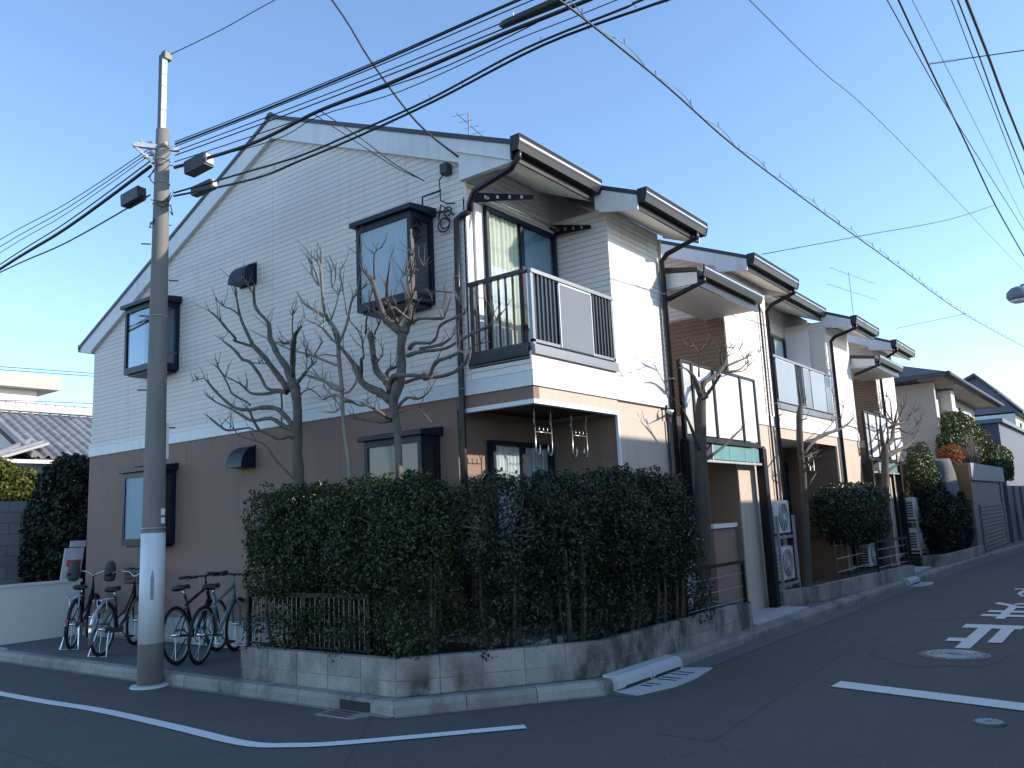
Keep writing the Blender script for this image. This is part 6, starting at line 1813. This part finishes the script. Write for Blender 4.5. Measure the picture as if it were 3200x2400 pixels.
# ------------------------------------------------------------------ hedge of separate shrubs along the corner planter
HEDGE = [
    ('leafy shrub at the left end of the corner hedge, nearest the bicycles', (-0.93, 2.58), 0.40, 1.38, 0.56, 'leaf_hedge', 8),
    ('second shrub of the corner hedge from the bicycle end', (-0.88, 2.10), 0.45, 1.41, 0.53, 'leaf_hedge', 20),
    ('third shrub of the corner hedge from the bicycle end', (-0.86, 1.48), 0.47, 1.42, 0.54, 'leaf_hedge', 30),
    ('shrub of the hedge standing right at the planter corner', (-0.82, 0.86), 0.48, 1.40, 0.56, 'leaf_hedge', 40),
    ('thin shrub of the hedge in front of the ground floor window', (-0.28, 0.30), 0.44, 1.38, 0.54, 'leaf_hedge_b', 50),
    ('bluish shrub of the hedge right of the ground floor window', (0.32, -0.06), 0.45, 1.39, 0.55, 'leaf_hedge_b', 60),
    ('shrub of the hedge below the balcony, with pale bare twigs', (0.98, -0.24), 0.48, 1.40, 0.56, 'leaf_hedge_b', 70),
    ('broad shrub of the hedge with pale twigs, left of the end one', (1.52, -0.28), 0.45, 1.36, 0.58, 'leaf_hedge_b', 80),
    ('rounded shrub at the right end of the corner hedge, beside the rod fence', (1.98, -0.30), 0.36, 1.30, 0.56, 'leaf_hedge_b', 90),
]
for lab, (hx, hy), rr, zc, rz, mat, seed in HEDGE:
    nrs = np.random.RandomState(seed)
    rnd = random.Random(seed)
    t = thing('hedge_shrub', lab, 'shrub', (hx, hy, 0.36), 'shrubs of the corner hedge')
    thin = 'thin shrub' in lab
    nn = 4200 if thin else 9500
    blobs = [((hx, hy, zc), (rr, rr * 0.92, rz), nn)]
    for k in range(6):
        a = rnd.uniform(0, 6.28)
        blobs.append(((hx + math.cos(a) * rr * 0.62, hy + math.sin(a) * rr * 0.6, zc + rnd.uniform(-0.35, 0.42)), (0.19, 0.19, 0.17), 340 if thin else 620))
    # ragged shoots on top, thin dark skirt below
    for k in range(9):
        a = rnd.uniform(0, 6.28)
        q = rnd.uniform(0.1, 0.85)
        blobs.append(((hx + math.cos(a) * rr * q, hy + math.sin(a) * rr * q, zc + rz * rnd.uniform(0.86, 1.02)), (0.07, 0.07, 0.09), 70))
    for k in range(9):
        a = rnd.uniform(0, 6.28)
        blobs.append(((hx + math.cos(a) * 0.28, hy + math.sin(a) * 0.28, rnd.uniform(0.48, 0.9)), (0.2, 0.2, 0.17), 190 if k % 2 else 330))
    foliage('foliage', blobs, mat, 0.034, t, 0.6, 0.95)
    tr = MB()
    for k in range(7):
        a = rnd.uniform(0, 6.28)
        p0 = (hx + math.cos(a) * 0.16, hy + math.sin(a) * 0.16, 0.33)
        p1 = (hx + math.cos(a) * 0.19 + rnd.uniform(-0.06, 0.06), hy + math.sin(a) * 0.19 + rnd.uniform(-0.05, 0.05), 0.72)
        p2 = (hx + math.cos(a) * 0.22, hy + math.sin(a) * 0.22, 1.25)
        r0 = rnd.uniform(0.010, 0.030)
        tr.tube([p0, p1, p2], [r0, r0 * 0.85, r0 * 0.4], 7)
    tr.build('stems', 'bark_dark', t, smooth=True, kind='stuff')
    tw = MB()
    ntw = 60 if mat == 'leaf_hedge_b' else 26
    for k in range(ntw):
        a = rnd.uniform(0, 6.28)
        el = rnd.uniform(-0.5, 1.2)
        d = Vector((math.cos(a) * math.cos(el), math.sin(a) * math.cos(el), math.sin(el)))
        p = Vector((hx, hy, zc)) + Vector((d.x * rr, d.y * rr * 0.92, d.z * rz)) * rnd.uniform(0.75, 0.96)
        q = p + (d + Vector((rnd.uniform(-0.6, 0.6), rnd.uniform(-0.6, 0.6), rnd.uniform(-0.2, 0.7)))) * rnd.uniform(0.05, 0.12)
        tw.tube([p - d * 0.12, p, q], [0.004, 0.0035, 0.002], 4)
    tw.build('twigs', 'bark_pale', t, kind='stuff')
nrs = np.random.RandomState(77)
rnd = random.Random(77)

t = thing('round_shrub', 'dense clipped round shrub in the middle planter', 'shrub', (9.9, -0.25, 0.31))
foliage('foliage', [((9.8, -0.22, 1.36), (1.35, 0.42, 0.56), 15000), ((10.6, -0.24, 1.40), (0.8, 0.40, 0.48), 5000), ((8.7, -0.1, 1.35), (0.5, 0.3, 0.40), 2200)], 'leaf_round', 0.045, t, 0.7, 0.8)
MB().tube([(9.9, -0.22, 0.28), (9.86, -0.22, 0.8), (9.9, -0.2, 1.2)], [0.05, 0.045, 0.02], 8).tube([(9.88, -0.22, 0.7), (9.5, -0.22, 1.15)], [0.03, 0.012], 7).build('stem', 'bark_dark', t, smooth=True)
t = thing('hedge_shrub', 'dark hedge mass in the far planter beyond the air conditioners', 'shrub', (16.6, -0.55, 0.31))
foliage('foliage', [((16.3, -0.62, 0.98), (1.6, 0.36, 0.72), 11000), ((17.4, -0.72, 1.0), (0.7, 0.30, 0.66), 5000)], 'leaf_dark', 0.06, t, 0.7, 0.8)
MB().tube([(16.6, -0.6, 0.28), (16.6, -0.6, 0.9)], [0.06, 0.03], 8).build('stem', 'bark_dark', t)

# ------------------------------------------------------------------ bare pruned trees
def bare_tree(label, branches, base, mat, twig_n, seed, extra=None):
    r_ = random.Random(seed)
    t = thing('bare_tree', label, 'tree', base[0][:3], 'leafless pruned trees')
    trunk = [tuple(p) for p in base] + [tuple(p) for p in branches[0]]
    P = smooth_path(trunk, 3)
    MB().tube([tuple(p[:3]) for p in P], [float(p[3]) * r_.uniform(1.12, 1.3) for p in P], 12).build('trunk', mat, t, smooth=True)
    tw = MB()
    for bi, br in enumerate(branches[1:]):
        P = smooth_path(br, 3)
        rad = [max(float(p[3]) * r_.uniform(1.35, 1.75), 0.0038) for p in P]
        rad[-1] *= 0.45
        MB().tube([tuple(p[:3]) for p in P], rad, 8 if rad[0] > 0.008 else 6).build('branch', mat, t, smooth=True)
        # knuckles left by years of cutting
        for k in range(1, len(br)):
            if r_.random() < 0.45:
                kp = Vector(br[k][:3])
                kr = max(br[k][3] * 1.9, 0.009)
                tw.lathe(tuple(kp - Vector((0, 0, kr))), [(kr * 0.4, 0), (kr * 0.95, kr * 0.6), (kr, kr * 1.1), (kr * 0.5, kr * 1.9)], 7)
        # short shoots along the outer half
        for k in range(twig_n):
            i = r_.randrange(len(P) // 2, len(P))
            p = Vector(P[i][:3])
            d = Vector(P[i][:3]) - Vector(P[max(i - 1, 0)][:3])
            if d.length < 1e-5:
                continue
            d = d.normalized() * 0.6 + Vector((r_.uniform(-0.6, 0.3), r_.uniform(-0.8, 0.8), r_.uniform(-0.1, 1.0)))
            d.normalize()
            L = r_.uniform(0.06, 0.24)
            q = p + d * L * 0.55 + Vector((0, 0, 0.01))
            e = q + (d + Vector((r_.uniform(-0.4, 0.4), r_.uniform(-0.4, 0.4), 0.25))) * L * 0.5
            tw.tube([p, q, e], [0.0052, 0.004, 0.002], 4)
    tw.build('twigs', mat, t, kind='stuff')
    return t
bare_tree('leftmost bare tree before the gable, widest spreading to the left', BARE1, [(-0.62, 2.74, 0.33, 0.07), (-0.61, 2.77, 1.2, 0.058)], 'bark', 5, 3)
bare_tree('slender bare tree between the two thicker ones before the gable', BARE2, [(-0.60, 1.90, 0.33, 0.024), (-0.60, 1.94, 1.2, 0.019)], 'bark_pale', 4, 4)
bt = bare_tree('bare tree with mossy trunk in front of the right bay window', BARE3, [(-0.60, 1.22, 0.33, 0.045), (-0.60, 1.24, 1.2, 0.036)], 'bark', 5, 5)
st1 = bare_tree('pollarded bare tree in front of the first stair entrance', STREET1, [(2.70, -0.32, 0.30, 0.09)], 'bark_dark', 4, 6)
bare_tree('tall stripped bare trunk beside the stacked air conditioners', STREET2, [(6.48, -0.32, 0.12, 0.065)], 'bark_dark', 4, 7)
bare_tree('twiggy bare tree in front of the second stair entrance', STREET3, [(11.0, -0.42, 0.30, 0.075)], 'bark_dark', 9, 8)
# moss on the third trunk
MB().tube([(-0.602, 1.2545, 1.95), (-0.604, 1.2555, 2.15), (-0.603, 1.258, 2.30)], [0.0325, 0.0335, 0.030], 10).build('moss_patch', 'moss', bt, smooth=True)

# ------------------------------------------------------------------ air conditioner outdoor units
def ac_unit(label, x, y, z, w=0.62, d=0.24, h=0.50, stand=0.0):
    t = thing('air_conditioner', label, 'air conditioner', (x, y, z), 'outdoor air conditioner units')
    MB().box(x, x + w, y, y + d, z + 0.03, z + h).build('case', 'ac_white', t, bevel=0.015)
    MB().box(x + 0.02, x + w - 0.02, y + 0.01, y + d - 0.01, z + h + 0.001, z + h + 0.012).build('top_cover', 'ac_white', t, bevel=0.004)
    cx, cz, r = x + w * 0.56, z + h * 0.53, h * 0.40
    MB().lathe((cx, y, cz), [(r, 0.004), (r, -0.006), (r * 0.94, -0.008)], 28, 'y').build('fan_recess', 'ac_dark', t)
    g = MB()
    for rr in (0.25, 0.45, 0.65, 0.85, 1.0):
        g.ring((cx, y - 0.014, cz), (0, 1, 0), r * rr, 0.004, 28, 4)
    for k in range(12):
        a = 2 * math.pi * k / 12
        g.tube([(cx + math.cos(a) * r * 0.12, y - 0.014, cz + math.sin(a) * r * 0.12), (cx + math.cos(a) * r, y - 0.014, cz + math.sin(a) * r)], 0.0035, 4)
    g.build('fan_grille', 'ac_white', t)
    MB().lathe((cx, y - 0.012, cz), [(r * 0.2, 0.0), (r * 0.2, -0.008)], 16, 'y').build('fan_hub', 'ac_white', t)
    for k in range(6):
        zz = z + 0.09 + (h - 0.16) * k / 6
        MB().box(x - 0.006, x + 0.004, y + 0.03, y + d - 0.03, zz, zz + 0.035).build('side_slot', 'ac_dark', t)
    for s in (0.08, w - 0.14):
        MB().box(x + s, x + s + 0.06, y - 0.01, y + d + 0.01, z - 0.0, z + 0.03).build('foot', 'ac_dark', t)
    return t
ac_unit('single outdoor air conditioner on the ground behind the first rod fence', 2.46, -0.25, 0.40, 0.60, 0.22, 0.44)
ac_unit('upper air conditioner of the stack beside the tall bare trunk', 6.05, -0.10, 1.12, 0.66, 0.26, 0.52)
ac_unit('lower air conditioner of the stack beside the tall bare trunk', 6.05, -0.10, 0.42, 0.66, 0.26, 0.52)
def ac_stand(label, x, y, w, d, zs):
    t = thing('equipment_stand', label, 'stand', (x, y, 0.3), 'steel stands for air conditioners')
    top = max(zs)
    for px in (x, x + w):
        for py in (y, y + d):
            MB().box(px - 0.018, px + 0.018, py - 0.018, py + 0.018, 0.10, top + 0.3).build('upright', 'galvanised', t)
    for zz in zs:
        for py in (y, y + d):
            MB().box(x + 0.02, x + w - 0.02, py - 0.015, py + 0.015, zz - 0.045, zz - 0.005).build('shelf_bar', 'galvanised', t)
        for px in (x, x + w):
            MB().box(px - 0.014, px + 0.014, y + 0.02, y + d - 0.02, zz - 0.043, zz - 0.007).build('shelf_bar', 'galvanised', t)
    return t
ac_stand('steel stand holding the two stacked air conditioners', 6.02, -0.135, 0.72, 0.34, (0.42, 1.12))
ac_unit('upper air conditioner of the far stack beyond the second entrance', 14.45, -0.35, 1.10, 0.70, 0.26, 0.52)
ac_unit('lower air conditioner of the far stack beyond the second entrance', 14.45, -0.35, 0.40, 0.70, 0.26, 0.52)
ac_stand('steel stand holding the far pair of air conditioners', 14.42, -0.385, 0.76, 0.34, (0.40, 1.10))
ac_unit('small outdoor unit behind the trellis under the round shrub', 10.45, -0.28, 0.32, 0.55, 0.22, 0.46)
# white folded board leaning by the single unit
t = thing('leaning_board', 'white board leaning above the single air conditioner by the trunk', 'board', (2.75, -0.30, 0.9))
m = MB()
m.add([(2.44, -0.29, 0.86), (2.86, -0.29, 0.86), (2.92, -0.20, 1.20), (2.86, -0.20, 1.16), (2.44, -0.268, 0.86), (2.86, -0.268, 0.86), (2.92, -0.178, 1.20), (2.86, -0.178, 1.16)],
      [(0, 1, 2, 3), (7, 6, 5, 4), (0, 4, 5, 1), (1, 5, 6, 2), (2, 6, 7, 3), (3, 7, 4, 0)])
m.build('board', 'ac_white', t)
# security camera-like lamp on the front wall corner
t = thing('wall_lamp', 'small white spot lamp under the band by the first downpipe', 'lamp', (2.75, -0.05, 2.76))
MB().tube([(2.70, -0.002, 2.80), (2.70, -0.06, 2.80), (2.72, -0.10, 2.77)], 0.008, 6).build('bracket', 'black_steel', t)
MB().tube([(2.70, -0.08, 2.78), (2.74, -0.14, 2.75)], [0.02, 0.035], 12).build('head', 'ac_white', t, smooth=True)

# ------------------------------------------------------------------ left: boundary walls, shrubs, tiled house, white house
t = thing('boundary_wall', 'low white rendered wall at the left edge behind the bicycles', 'wall', (-0.6, 8.86, 0.1))
MB().box(-1.40, -0.02, 8.80, 8.92, 0.08, 0.90).build('wall_face', 'render_white', t)
MB().box(-1.42, 0.0, 8.78, 8.94, 0.902, 0.94).build('coping', 'render_white', t)
t = thing('block_wall', 'tall grey stained block wall behind the low white wall', 'wall', (0.0, 12.0, 0.1))
blk = {}
for r_ in range(11):
    for i in range(14):
        x = -2.2 + i * 0.40 - (0.2 if r_ % 2 else 0.0)
        if 'b' not in blk:
            blk['b'] = MB().box(0, 0.392, 0, 0.12, 0, 0.192).mesh('block', 'old_block_wall', bevel=0.003)
        o = link('block', blk['b'], t)
        o.location = (x, 12.0, 0.1 + r_ * 0.2)
MB().box(-2.15, 3.3, 12.02, 12.10, 0.1, 2.28).build('mortar', 'kerb_stone', t)
t = thing('notice_board', 'leaning notice board with a red stripe beside the house corner', 'sign', (0.15, 9.4, 0.9))
MB().obox((0.10, 9.35, 1.12), (1, 0.1, 0), (0.12, 0, 1), (0, 1, 0), 0.16, 0.30, 0.012).build('board', 'poster_white', t)
MB().obox((0.125, 9.335, 1.18), (1, 0.1, 0), (0.12, 0, 1), (0, 1, 0), 0.12, 0.05, 0.004).build('red_stripe', 'poster_red', t)
MB().obox((0.115, 9.335, 1.02), (1, 0.1, 0), (0.12, 0, 1), (0, 1, 0), 0.10, 0.06, 0.004).build('blue_print', 'poster_blue', t)
MB().obox((0.19, 9.36, 1.48), (1, 0.1, 0), (0.12, 0, 1), (0, 1, 0), 0.13, 0.05, 0.012).build('upper_slat', 'poster_white', t)

t = thing('clipped_bush', 'sunlit yellow green clipped bush above the grey wall at left', 'shrub', (0.6, 15.5, 0.1))
foliage('foliage', [((0.75, 15.5, 2.6), (1.45, 1.0, 0.80), 26000), ((0.3, 15.3, 2.4), (1.1, 0.9, 0.65), 9000)], 'leaf_topiary', 0.085, t, 0.7, 0.7)
MB().tube([(0.7, 15.5, 0.05), (0.7, 15.5, 2.3)], [0.12, 0.08], 8).build('stem', 'bark_dark', t)
t = thing('evergreen_shrub', 'tall dark evergreen between the grey wall and the house corner', 'shrub', (0.55, 10.1, 0.1))
foliage('foliage', [((0.60, 10.35, 2.1), (0.62, 0.75, 0.85), 15000), ((0.45, 10.2, 1.3), (0.66, 0.65, 0.7), 12000), ((0.75, 10.3, 0.6), (0.4, 0.6, 0.5), 4000)], 'leaf_dark', 0.075, t, 0.65, 0.9)
MB().tube([(0.5, 10.1, 0.05), (0.5, 10.1, 1.4)], [0.08, 0.05], 8).build('stem', 'bark_dark', t)

# traditional house with a roof of round tiles
th = thing('tiled_house', 'traditional house with grey round tiled roof beyond the bush', 'house', (6.0, 23.0, 0))
EY, EZ, RY, RZ = 19.6, 3.86, 23.2, 5.62      # eave and ridge of the slope that faces the street corner
SL = (RZ - EZ) / (RY - EY)
GX = 3.9                                     # gable end
MB().prism([(EY, EZ - 0.06), (RY, RZ - 0.06), (RY + 3.6, EZ - 0.06), (RY + 3.6, EZ - 0.16), (RY, RZ - 0.16), (EY, EZ - 0.16)], 'x', GX, 14.0).build('roof_deck', 'dark_wood', th)
# tiles, one by one where they can be told apart
tile = MB()
n = 6
L = 0.34
W = 0.30
up = Vector((0, 1, SL)).normalized()
nr = Vector((0, -SL, 1)).normalized()
prof = [(-0.5, 0.0), (-0.30, -0.02), (-0.05, 0.0), (0.10, 0.055), (0.25, 0.085), (0.40, 0.055), (0.5, 0.0)]
vs = []
for s, lift in ((0.0, 0.018), (1.12, 0.0)):
    for u, h in prof:
        p = Vector((u * W, 0, 0)) + up * (s * L) + nr * (h + lift)
        vs.append(p)
for u, h in prof:
    vs.append(Vector((u * W, 0, 0)) + nr * (h + 0.018 - 0.022))
k = len(prof)
fs = [(i, i + 1, k + i + 1, k + i) for i in range(k - 1)] + [(i, 2 * k + i, 2 * k + i + 1, i + 1) for i in range(k - 1)]
tile.add(vs, fs)
tile_me = tile.mesh('roof_tile', 'kawara', smooth=False)
slope_len = math.hypot(RY - EY, RZ - EZ)
rows = int(slope_len / L)
for i in range(14):
    for j in range(rows):
        p = Vector((GX + 0.22 + i * W, EY - 0.04, EZ - 0.04)) + up * (j * L)
        o = link('roof_tile', tile_me, th)
        o.location = p
        o.rotation_euler = (0, 0, rnd.uniform(-0.012, 0.012))
# ridge of stacked tiles and the verge
m = MB()
for kz, w in ((0.0, 0.15), (0.07, 0.13), (0.14, 0.11)):
    m.box(GX - 0.05, 14.0, RY - w, RY + w, RZ - 0.02 + kz, RZ + 0.045 + kz)
m.build('ridge', 'kawara', th)
rg = MB()
for i in range(26):
    rg.tube([(GX - 0.05 + i * 0.3, RY, RZ + 0.20), (GX + 0.235 + i * 0.3, RY, RZ + 0.20)], [0.085, 0.08], 10)
rg.build('ridge_tiles', 'kawara', th, kind='stuff')
MB().lathe((GX - 0.02, RY, RZ + 0.12), [(0.10, -0.1), (0.16, 0.05), (0.10, 0.2), (0.12, 0.3), (0.04, 0.42), (0.02, 0.46)], 10).build('ridge_ornament', 'kawara', th)
for sgn in (-1, 1):
    a = Vector((GX - 0.05, RY, RZ + 0.03))
    b_ = Vector((GX - 0.05, RY + sgn * (RY - EY), EZ + 0.03))
    MB().tube([a, b_], 0.09, 10).build('verge_tiles', 'kawara', th)
    MB().beam(a + Vector((0.02, 0, -0.16)), b_ + Vector((0.02, 0, -0.16)), 0.06, 0.20).build('bargeboard', 'dark_wood', th)
MB().prism([(RY - 2.4, EZ + 0.30), (RY + 2.4, EZ + 0.30), (RY, RZ - 0.2)], 'x', GX + 0.35, GX + 0.4).build('gable_plaster', 'plaster', th)
# skirt roof under the gable, with its hip
MB().prism([(GX - 1.15, EZ - 0.12), (GX + 0.35, EZ + 0.42), (GX + 0.35, EZ + 0.34), (GX - 1.15, EZ - 0.20)], 'y', EY + 0.05, RY + 3.6).build('skirt_roof', 'kawara', th)
MB().tube([(GX - 1.15, EY - 0.02, EZ - 0.06), (GX + 0.35, EY + 1.15, EZ + 0.55)], 0.10, 10).build('hip_tiles', 'kawara', th)
sk = MB()
for i in range(16):
    yy = EY + 0.4 + i * 0.3
    sk.tube([(GX - 1.15, yy, EZ - 0.09), (GX + 0.35, yy, EZ + 0.45)], 0.06, 8)
sk.build('skirt_tiles', 'kawara', th, kind='stuff')
MB().box(GX - 1.2, 14.0, EY - 0.10, EY - 0.0, EZ - 0.20, EZ - 0.10).build('eave_gutter', 'plate', th)
MB().box(GX - 0.3, 13.6, EY + 0.75, RY + 2.8, 0.0, EZ - 0.1).build('wall', 'plaster', th)
for px in (GX - 0.3, GX + 0.75, GX + 1.85, GX + 2.9):
    MB().box(px - 0.08, px + 0.08, EY + 0.70, EY + 0.748, 0.0, EZ - 0.12).build('post', 'dark_wood', th)
MB().box(GX - 0.3, 13.6, EY + 0.70, EY + 0.747, 3.30, 3.45).build('beam', 'dark_wood', th)

wh = thing('white_house', 'plain white house with a flat grey eave at the left edge', 'house', (4.0, 37.0, 0))
MB().box(-6.0, 10.0, 34.0, 42.0, 0.0, 8.15).build('wall', 'plaster', wh)
MB().box(-6.4, 10.75, 33.4, 42.4, 8.152, 8.75).build('flat_eave', 'beige_wall', wh)
for zz in (6.55, 4.4):
    w = MB().box(8.0, 8.75, 33.95, 34.0, zz, zz + 0.95).build('window', 'railing_grey', wh)
    MB().box(8.06, 8.69, 33.935, 33.948, zz + 0.06, zz + 0.89).build('pane', 'frosted_panel', w)
# bare round tree top far behind the tiled roof
t = thing('distant_tree', 'tiny bare tree top above the tiled ridge', 'tree', (13.4, 45.0, 0))
MB().tube([(13.4, 45, 0), (13.4, 45, 7.6)], [0.25, 0.12], 6).build('trunk', 'bark', t)
m = MB()
for k in range(60):
    a, e = rnd.uniform(0, 6.28), rnd.uniform(-0.6, 1.5)
    d = Vector((math.cos(a) * math.cos(e), math.sin(a) * math.cos(e), math.sin(e)))
    m.tube([(13.4, 45, 8.3), Vector((13.4, 45, 8.3)) + d * 0.8 + Vector((0, 0, 0.1)), Vector((13.4, 45, 8.3)) + d * 1.15], [0.03, 0.02, 0.008], 3)
m.build('crown', 'bark', t, kind='stuff')

# ------------------------------------------------------------------ right: neighbour with the garden, garage, far houses
nh = thing('neighbour_house', 'beige two storey house with a dark hipped roof beyond the apartment block', 'house', (24.0, 4.0, 0))
MB().box(19.5, 28.5, 0.05, 8.0, 0.0, 4.95).build('wall', 'beige_wall', nh)
MB().box(19.3, 19.498, -0.25, 3.0, 2.55, 4.85).build('wall', 'beige_wall', nh)
ev = [(18.5, -0.75), (29.5, -0.75), (29.5, 9.0), (18.5, 9.0)]
rz0, rz1 = 5.0, 6.7
v = [(x, y, rz0) for x, y in ev] + [(22.0, 4.1, rz1), (26.0, 4.1, rz1)]
MB().add(v, [(0, 1, 5, 4), (1, 2, 5), (2, 3, 4, 5), (3, 0, 4)]).build('roof', 'slate_roof', nh)
MB().box(18.5, 29.5, -0.75, 9.0, rz0 - 0.12, rz0 - 0.002).build('eave', 'slate_roof', nh)
MB().box(18.62, 29.4, -0.65, 0.04, rz0 - 0.14, rz0 - 0.121).build('soffit', 'beige_wall', nh)
MB().tube([(18.45, -0.80, rz0 - 0.05), (29.5, -0.80, rz0 - 0.05)], 0.06, 8).build('gutter', 'dark_metal', nh)
for xa, xb in ((19.9, 21.3), (22.0, 24.6), (25.2, 27.4)):
    w = MB().box(xa, xb, 0.0, 0.049, 2.9, 4.6).build('window', 'dark_metal', nh)
    nW = 2 if xb - xa < 2 else 4
    for k in range(nW):
        s = (xb - xa - 0.1) / nW
        MB().box(xa + 0.05 + k * s + 0.03, xa + 0.05 + (k + 1) * s - 0.03, -0.012, -0.001, 2.97, 4.53).build('pane', 'curtain_white' if k % 2 else 'glass_dark', w)
MB().box(21.35, 21.95, -0.35, 0.045, 2.55, 4.8).build('bay_pier', 'render_white', nh)
MB().box(19.3, 21.0, -0.55, 0.045, 2.45, 2.548).build('ledge', 'render_white', nh)

gw = thing('garage', 'low grey garage with slatted shutter at the right end of the street', 'garage', (21.5, -0.5, 0))
MB().box(18.35, 24.6, -1.00, 1.6, 0.0, 2.02).build('wall', 'garage_grey', gw)
MB().box(18.3, 24.7, -1.06, 1.7, 2.022, 2.48).build('parapet', 'parapet_grey', gw)
MB().box(18.24, 18.298, -1.02, 1.6, 1.5, 2.44).build('side_bounce_face', 'bounce_tan', gw)  # side face of the garage, warm bounce light painted on as tan
for k in range(12):
    MB().box(19.2, 23.7, -1.035, -1.002, 0.14 + k * 0.105, 0.225 + k * 0.105).build('shutter_slat', 'garage_grey', gw)
MB().box(23.8, 24.05, -1.04, -1.002, 0.0, 2.0).build('post', 'garage_grey', gw)
bw = thing('boundary_wall', 'dark panelled wall continuing the street beyond the garage', 'wall', (34.0, -1.6, 0))
for k in range(14):
    x = 24.8 + k * 1.25
    y = -1.10 - k * 0.075
    MB().box(x, x + 1.22, y, y + 0.14, 0.0, 0.95).build('panel', 'old_block_wall', bw)
    MB().box(x, x + 1.22, y + 0.004, y + 0.136, 0.955, 1.9).build('panel', 'old_block_wall', bw)

t = thing('boulder', 'large grey garden boulder in front of the garage parapet', 'rock', (17.45, -0.5, 0.1))
bm = bmesh.new()
bmesh.ops.create_icosphere(bm, subdivisions=4, radius=1.0)
for v in bm.verts:
    p = v.co.copy()
    nn = math.sin(p.x * 3.1 + 0.4) * math.sin(p.y * 2.7 + 1.1) * math.sin(p.z * 3.7) * 0.16 + math.sin(p.x * 7 + p.z * 5) * 0.03
    q = p * (1 + nn)
    q.z = min(q.z, 0.80 + q.x * 0.05)
    v.co = Vector((17.45 + q.x * 0.80, -0.52 + q.y * 0.36, 1.42 + q.z * 1.45))
me = bpy.data.meshes.new('stone')
bm.to_mesh(me)
bm.free()
me.polygons.foreach_set('use_smooth', [True] * len(me.polygons))
me.materials.append(MATS['boulder'])
link('stone', me, t)
def bush(label, blobs, mat, size, stem, cat='shrub', name='garden_shrub'):
    t = thing(name, label, cat, stem, 'garden plants by the neighbour house')
    foliage('foliage', blobs, mat, size, t, 0.65, 0.8)
    top = blobs[0][0]
    MB().tube([stem, ((stem[0] + top[0]) / 2, top[1], (stem[2] + top[2]) / 2), top], [0.07, 0.05, 0.025], 7).build('stem', 'bark_dark', t)
    return t
bush('tall green garden tree before the neighbour house', [((21.6, -0.42, 3.32), (2.2, 0.36, 0.75), 9000), ((23.8, -0.5, 3.2), (1.7, 0.36, 0.62), 6000), ((20.2, -0.40, 2.95), (1.3, 0.3, 0.5), 4000)], 'leaf_garden', 0.085, (21.6, -0.42, 2.45), 'tree', 'garden_tree')
bush('rounded green bush over the garage parapet at right', [((26.4, -0.75, 2.70), (2.0, 0.34, 0.62), 8000), ((24.6, -0.75, 2.75), (1.2, 0.3, 0.5), 4000)], 'leaf_garden', 0.08, (26.2, -0.75, 0.1))
bush('bright green bush left of the boulder', [((16.1, -0.32, 2.42), (0.75, 0.26, 0.48), 4000), ((15.5, -0.36, 2.15), (0.7, 0.26, 0.45), 3000)], 'leaf_garden', 0.06, (16.0, -0.32, 0.3))
bush('dark bush under the boulder behind the far hedge', [((15.9, -0.42, 1.65), (1.1, 0.28, 0.5), 5000)], 'leaf_dark', 0.06, (15.9, -0.42, 0.3))
bush('rust orange clipped bush above the boulder', [((18.9, -0.55, 2.72), (0.9, 0.28, 0.27), 4000)], 'leaf_rust', 0.05, (18.9, -0.55, 2.45))
t = thing('garden_shrub', 'dry pale twiggy shrub above the tan garage side', 'shrub', (20.1, -0.85, 2.45), 'garden plants by the neighbour house')
m = MB()
for k in range(150):
    a = rnd.uniform(0, 6.28)
    b0 = Vector((20.1 + rnd.uniform(-0.6, 0.7), -0.85 + rnd.uniform(-0.12, 0.12), 2.42))
    e = b0 + Vector((math.cos(a) * rnd.uniform(0.1, 0.7), math.sin(a) * rnd.uniform(0.05, 0.2), rnd.uniform(0.35, 1.0)))
    mid = b0.lerp(e, 0.55) + Vector((rnd.uniform(-0.1, 0.1), rnd.uniform(-0.05, 0.05), 0.05))
    m.tube([b0, mid, e], [0.010, 0.007, 0.003], 3)
m.build('twigs', 'leaf_dry', t, kind='stuff')
MB().tube([(20.1, -0.85, 2.4), (20.1, -0.85, 2.65)], 0.04, 6).build('stem', 'bark', t)

fh = thing('navy_building', 'dark navy building with a flat front at the far right', 'building', (40.0, 3.0, 0))
MB().box(36.0, 47.0, 0.15, 8.0, 0.0, 4.82).build('wall', 'navy_wall', fh)
MB().box(35.8, 47.2, -0.05, 8.2, 4.822, 5.0).build('roof', 'blue_grey', fh)
gh = thing('gabled_house', 'grey gabled house behind the navy building at the right edge', 'house', (58.0, 3.0, 0))
MB().box(54.0, 66.0, 1.2, 8.5, 0.0, 6.8).build('wall', 'render_white', gh)
MB().prism([(0.9, 6.7), (3.1, 9.3), (8.8, 6.7)], 'x', 54.0, 66.0).build('gable', 'blue_grey', gh)
m = MB()
m.prism([(0.7, 6.75), (3.1, 9.5), (9.0, 6.75), (9.0, 6.6), (3.1, 9.3), (0.7, 6.6)], 'x', 53.6, 66.4)
m.build('roof', 'slate_roof', gh)
for k in range(3):
    w = MB().box(56 + 3.2 * k, 57.6 + 3.2 * k, 1.12, 1.2, 5.0, 6.2).build('window', 'dark_metal', gh)
    MB().box(56.1 + 3.2 * k, 57.5 + 3.2 * k, 1.10, 1.118, 5.1, 6.1).build('pane', 'glass_dark', w)
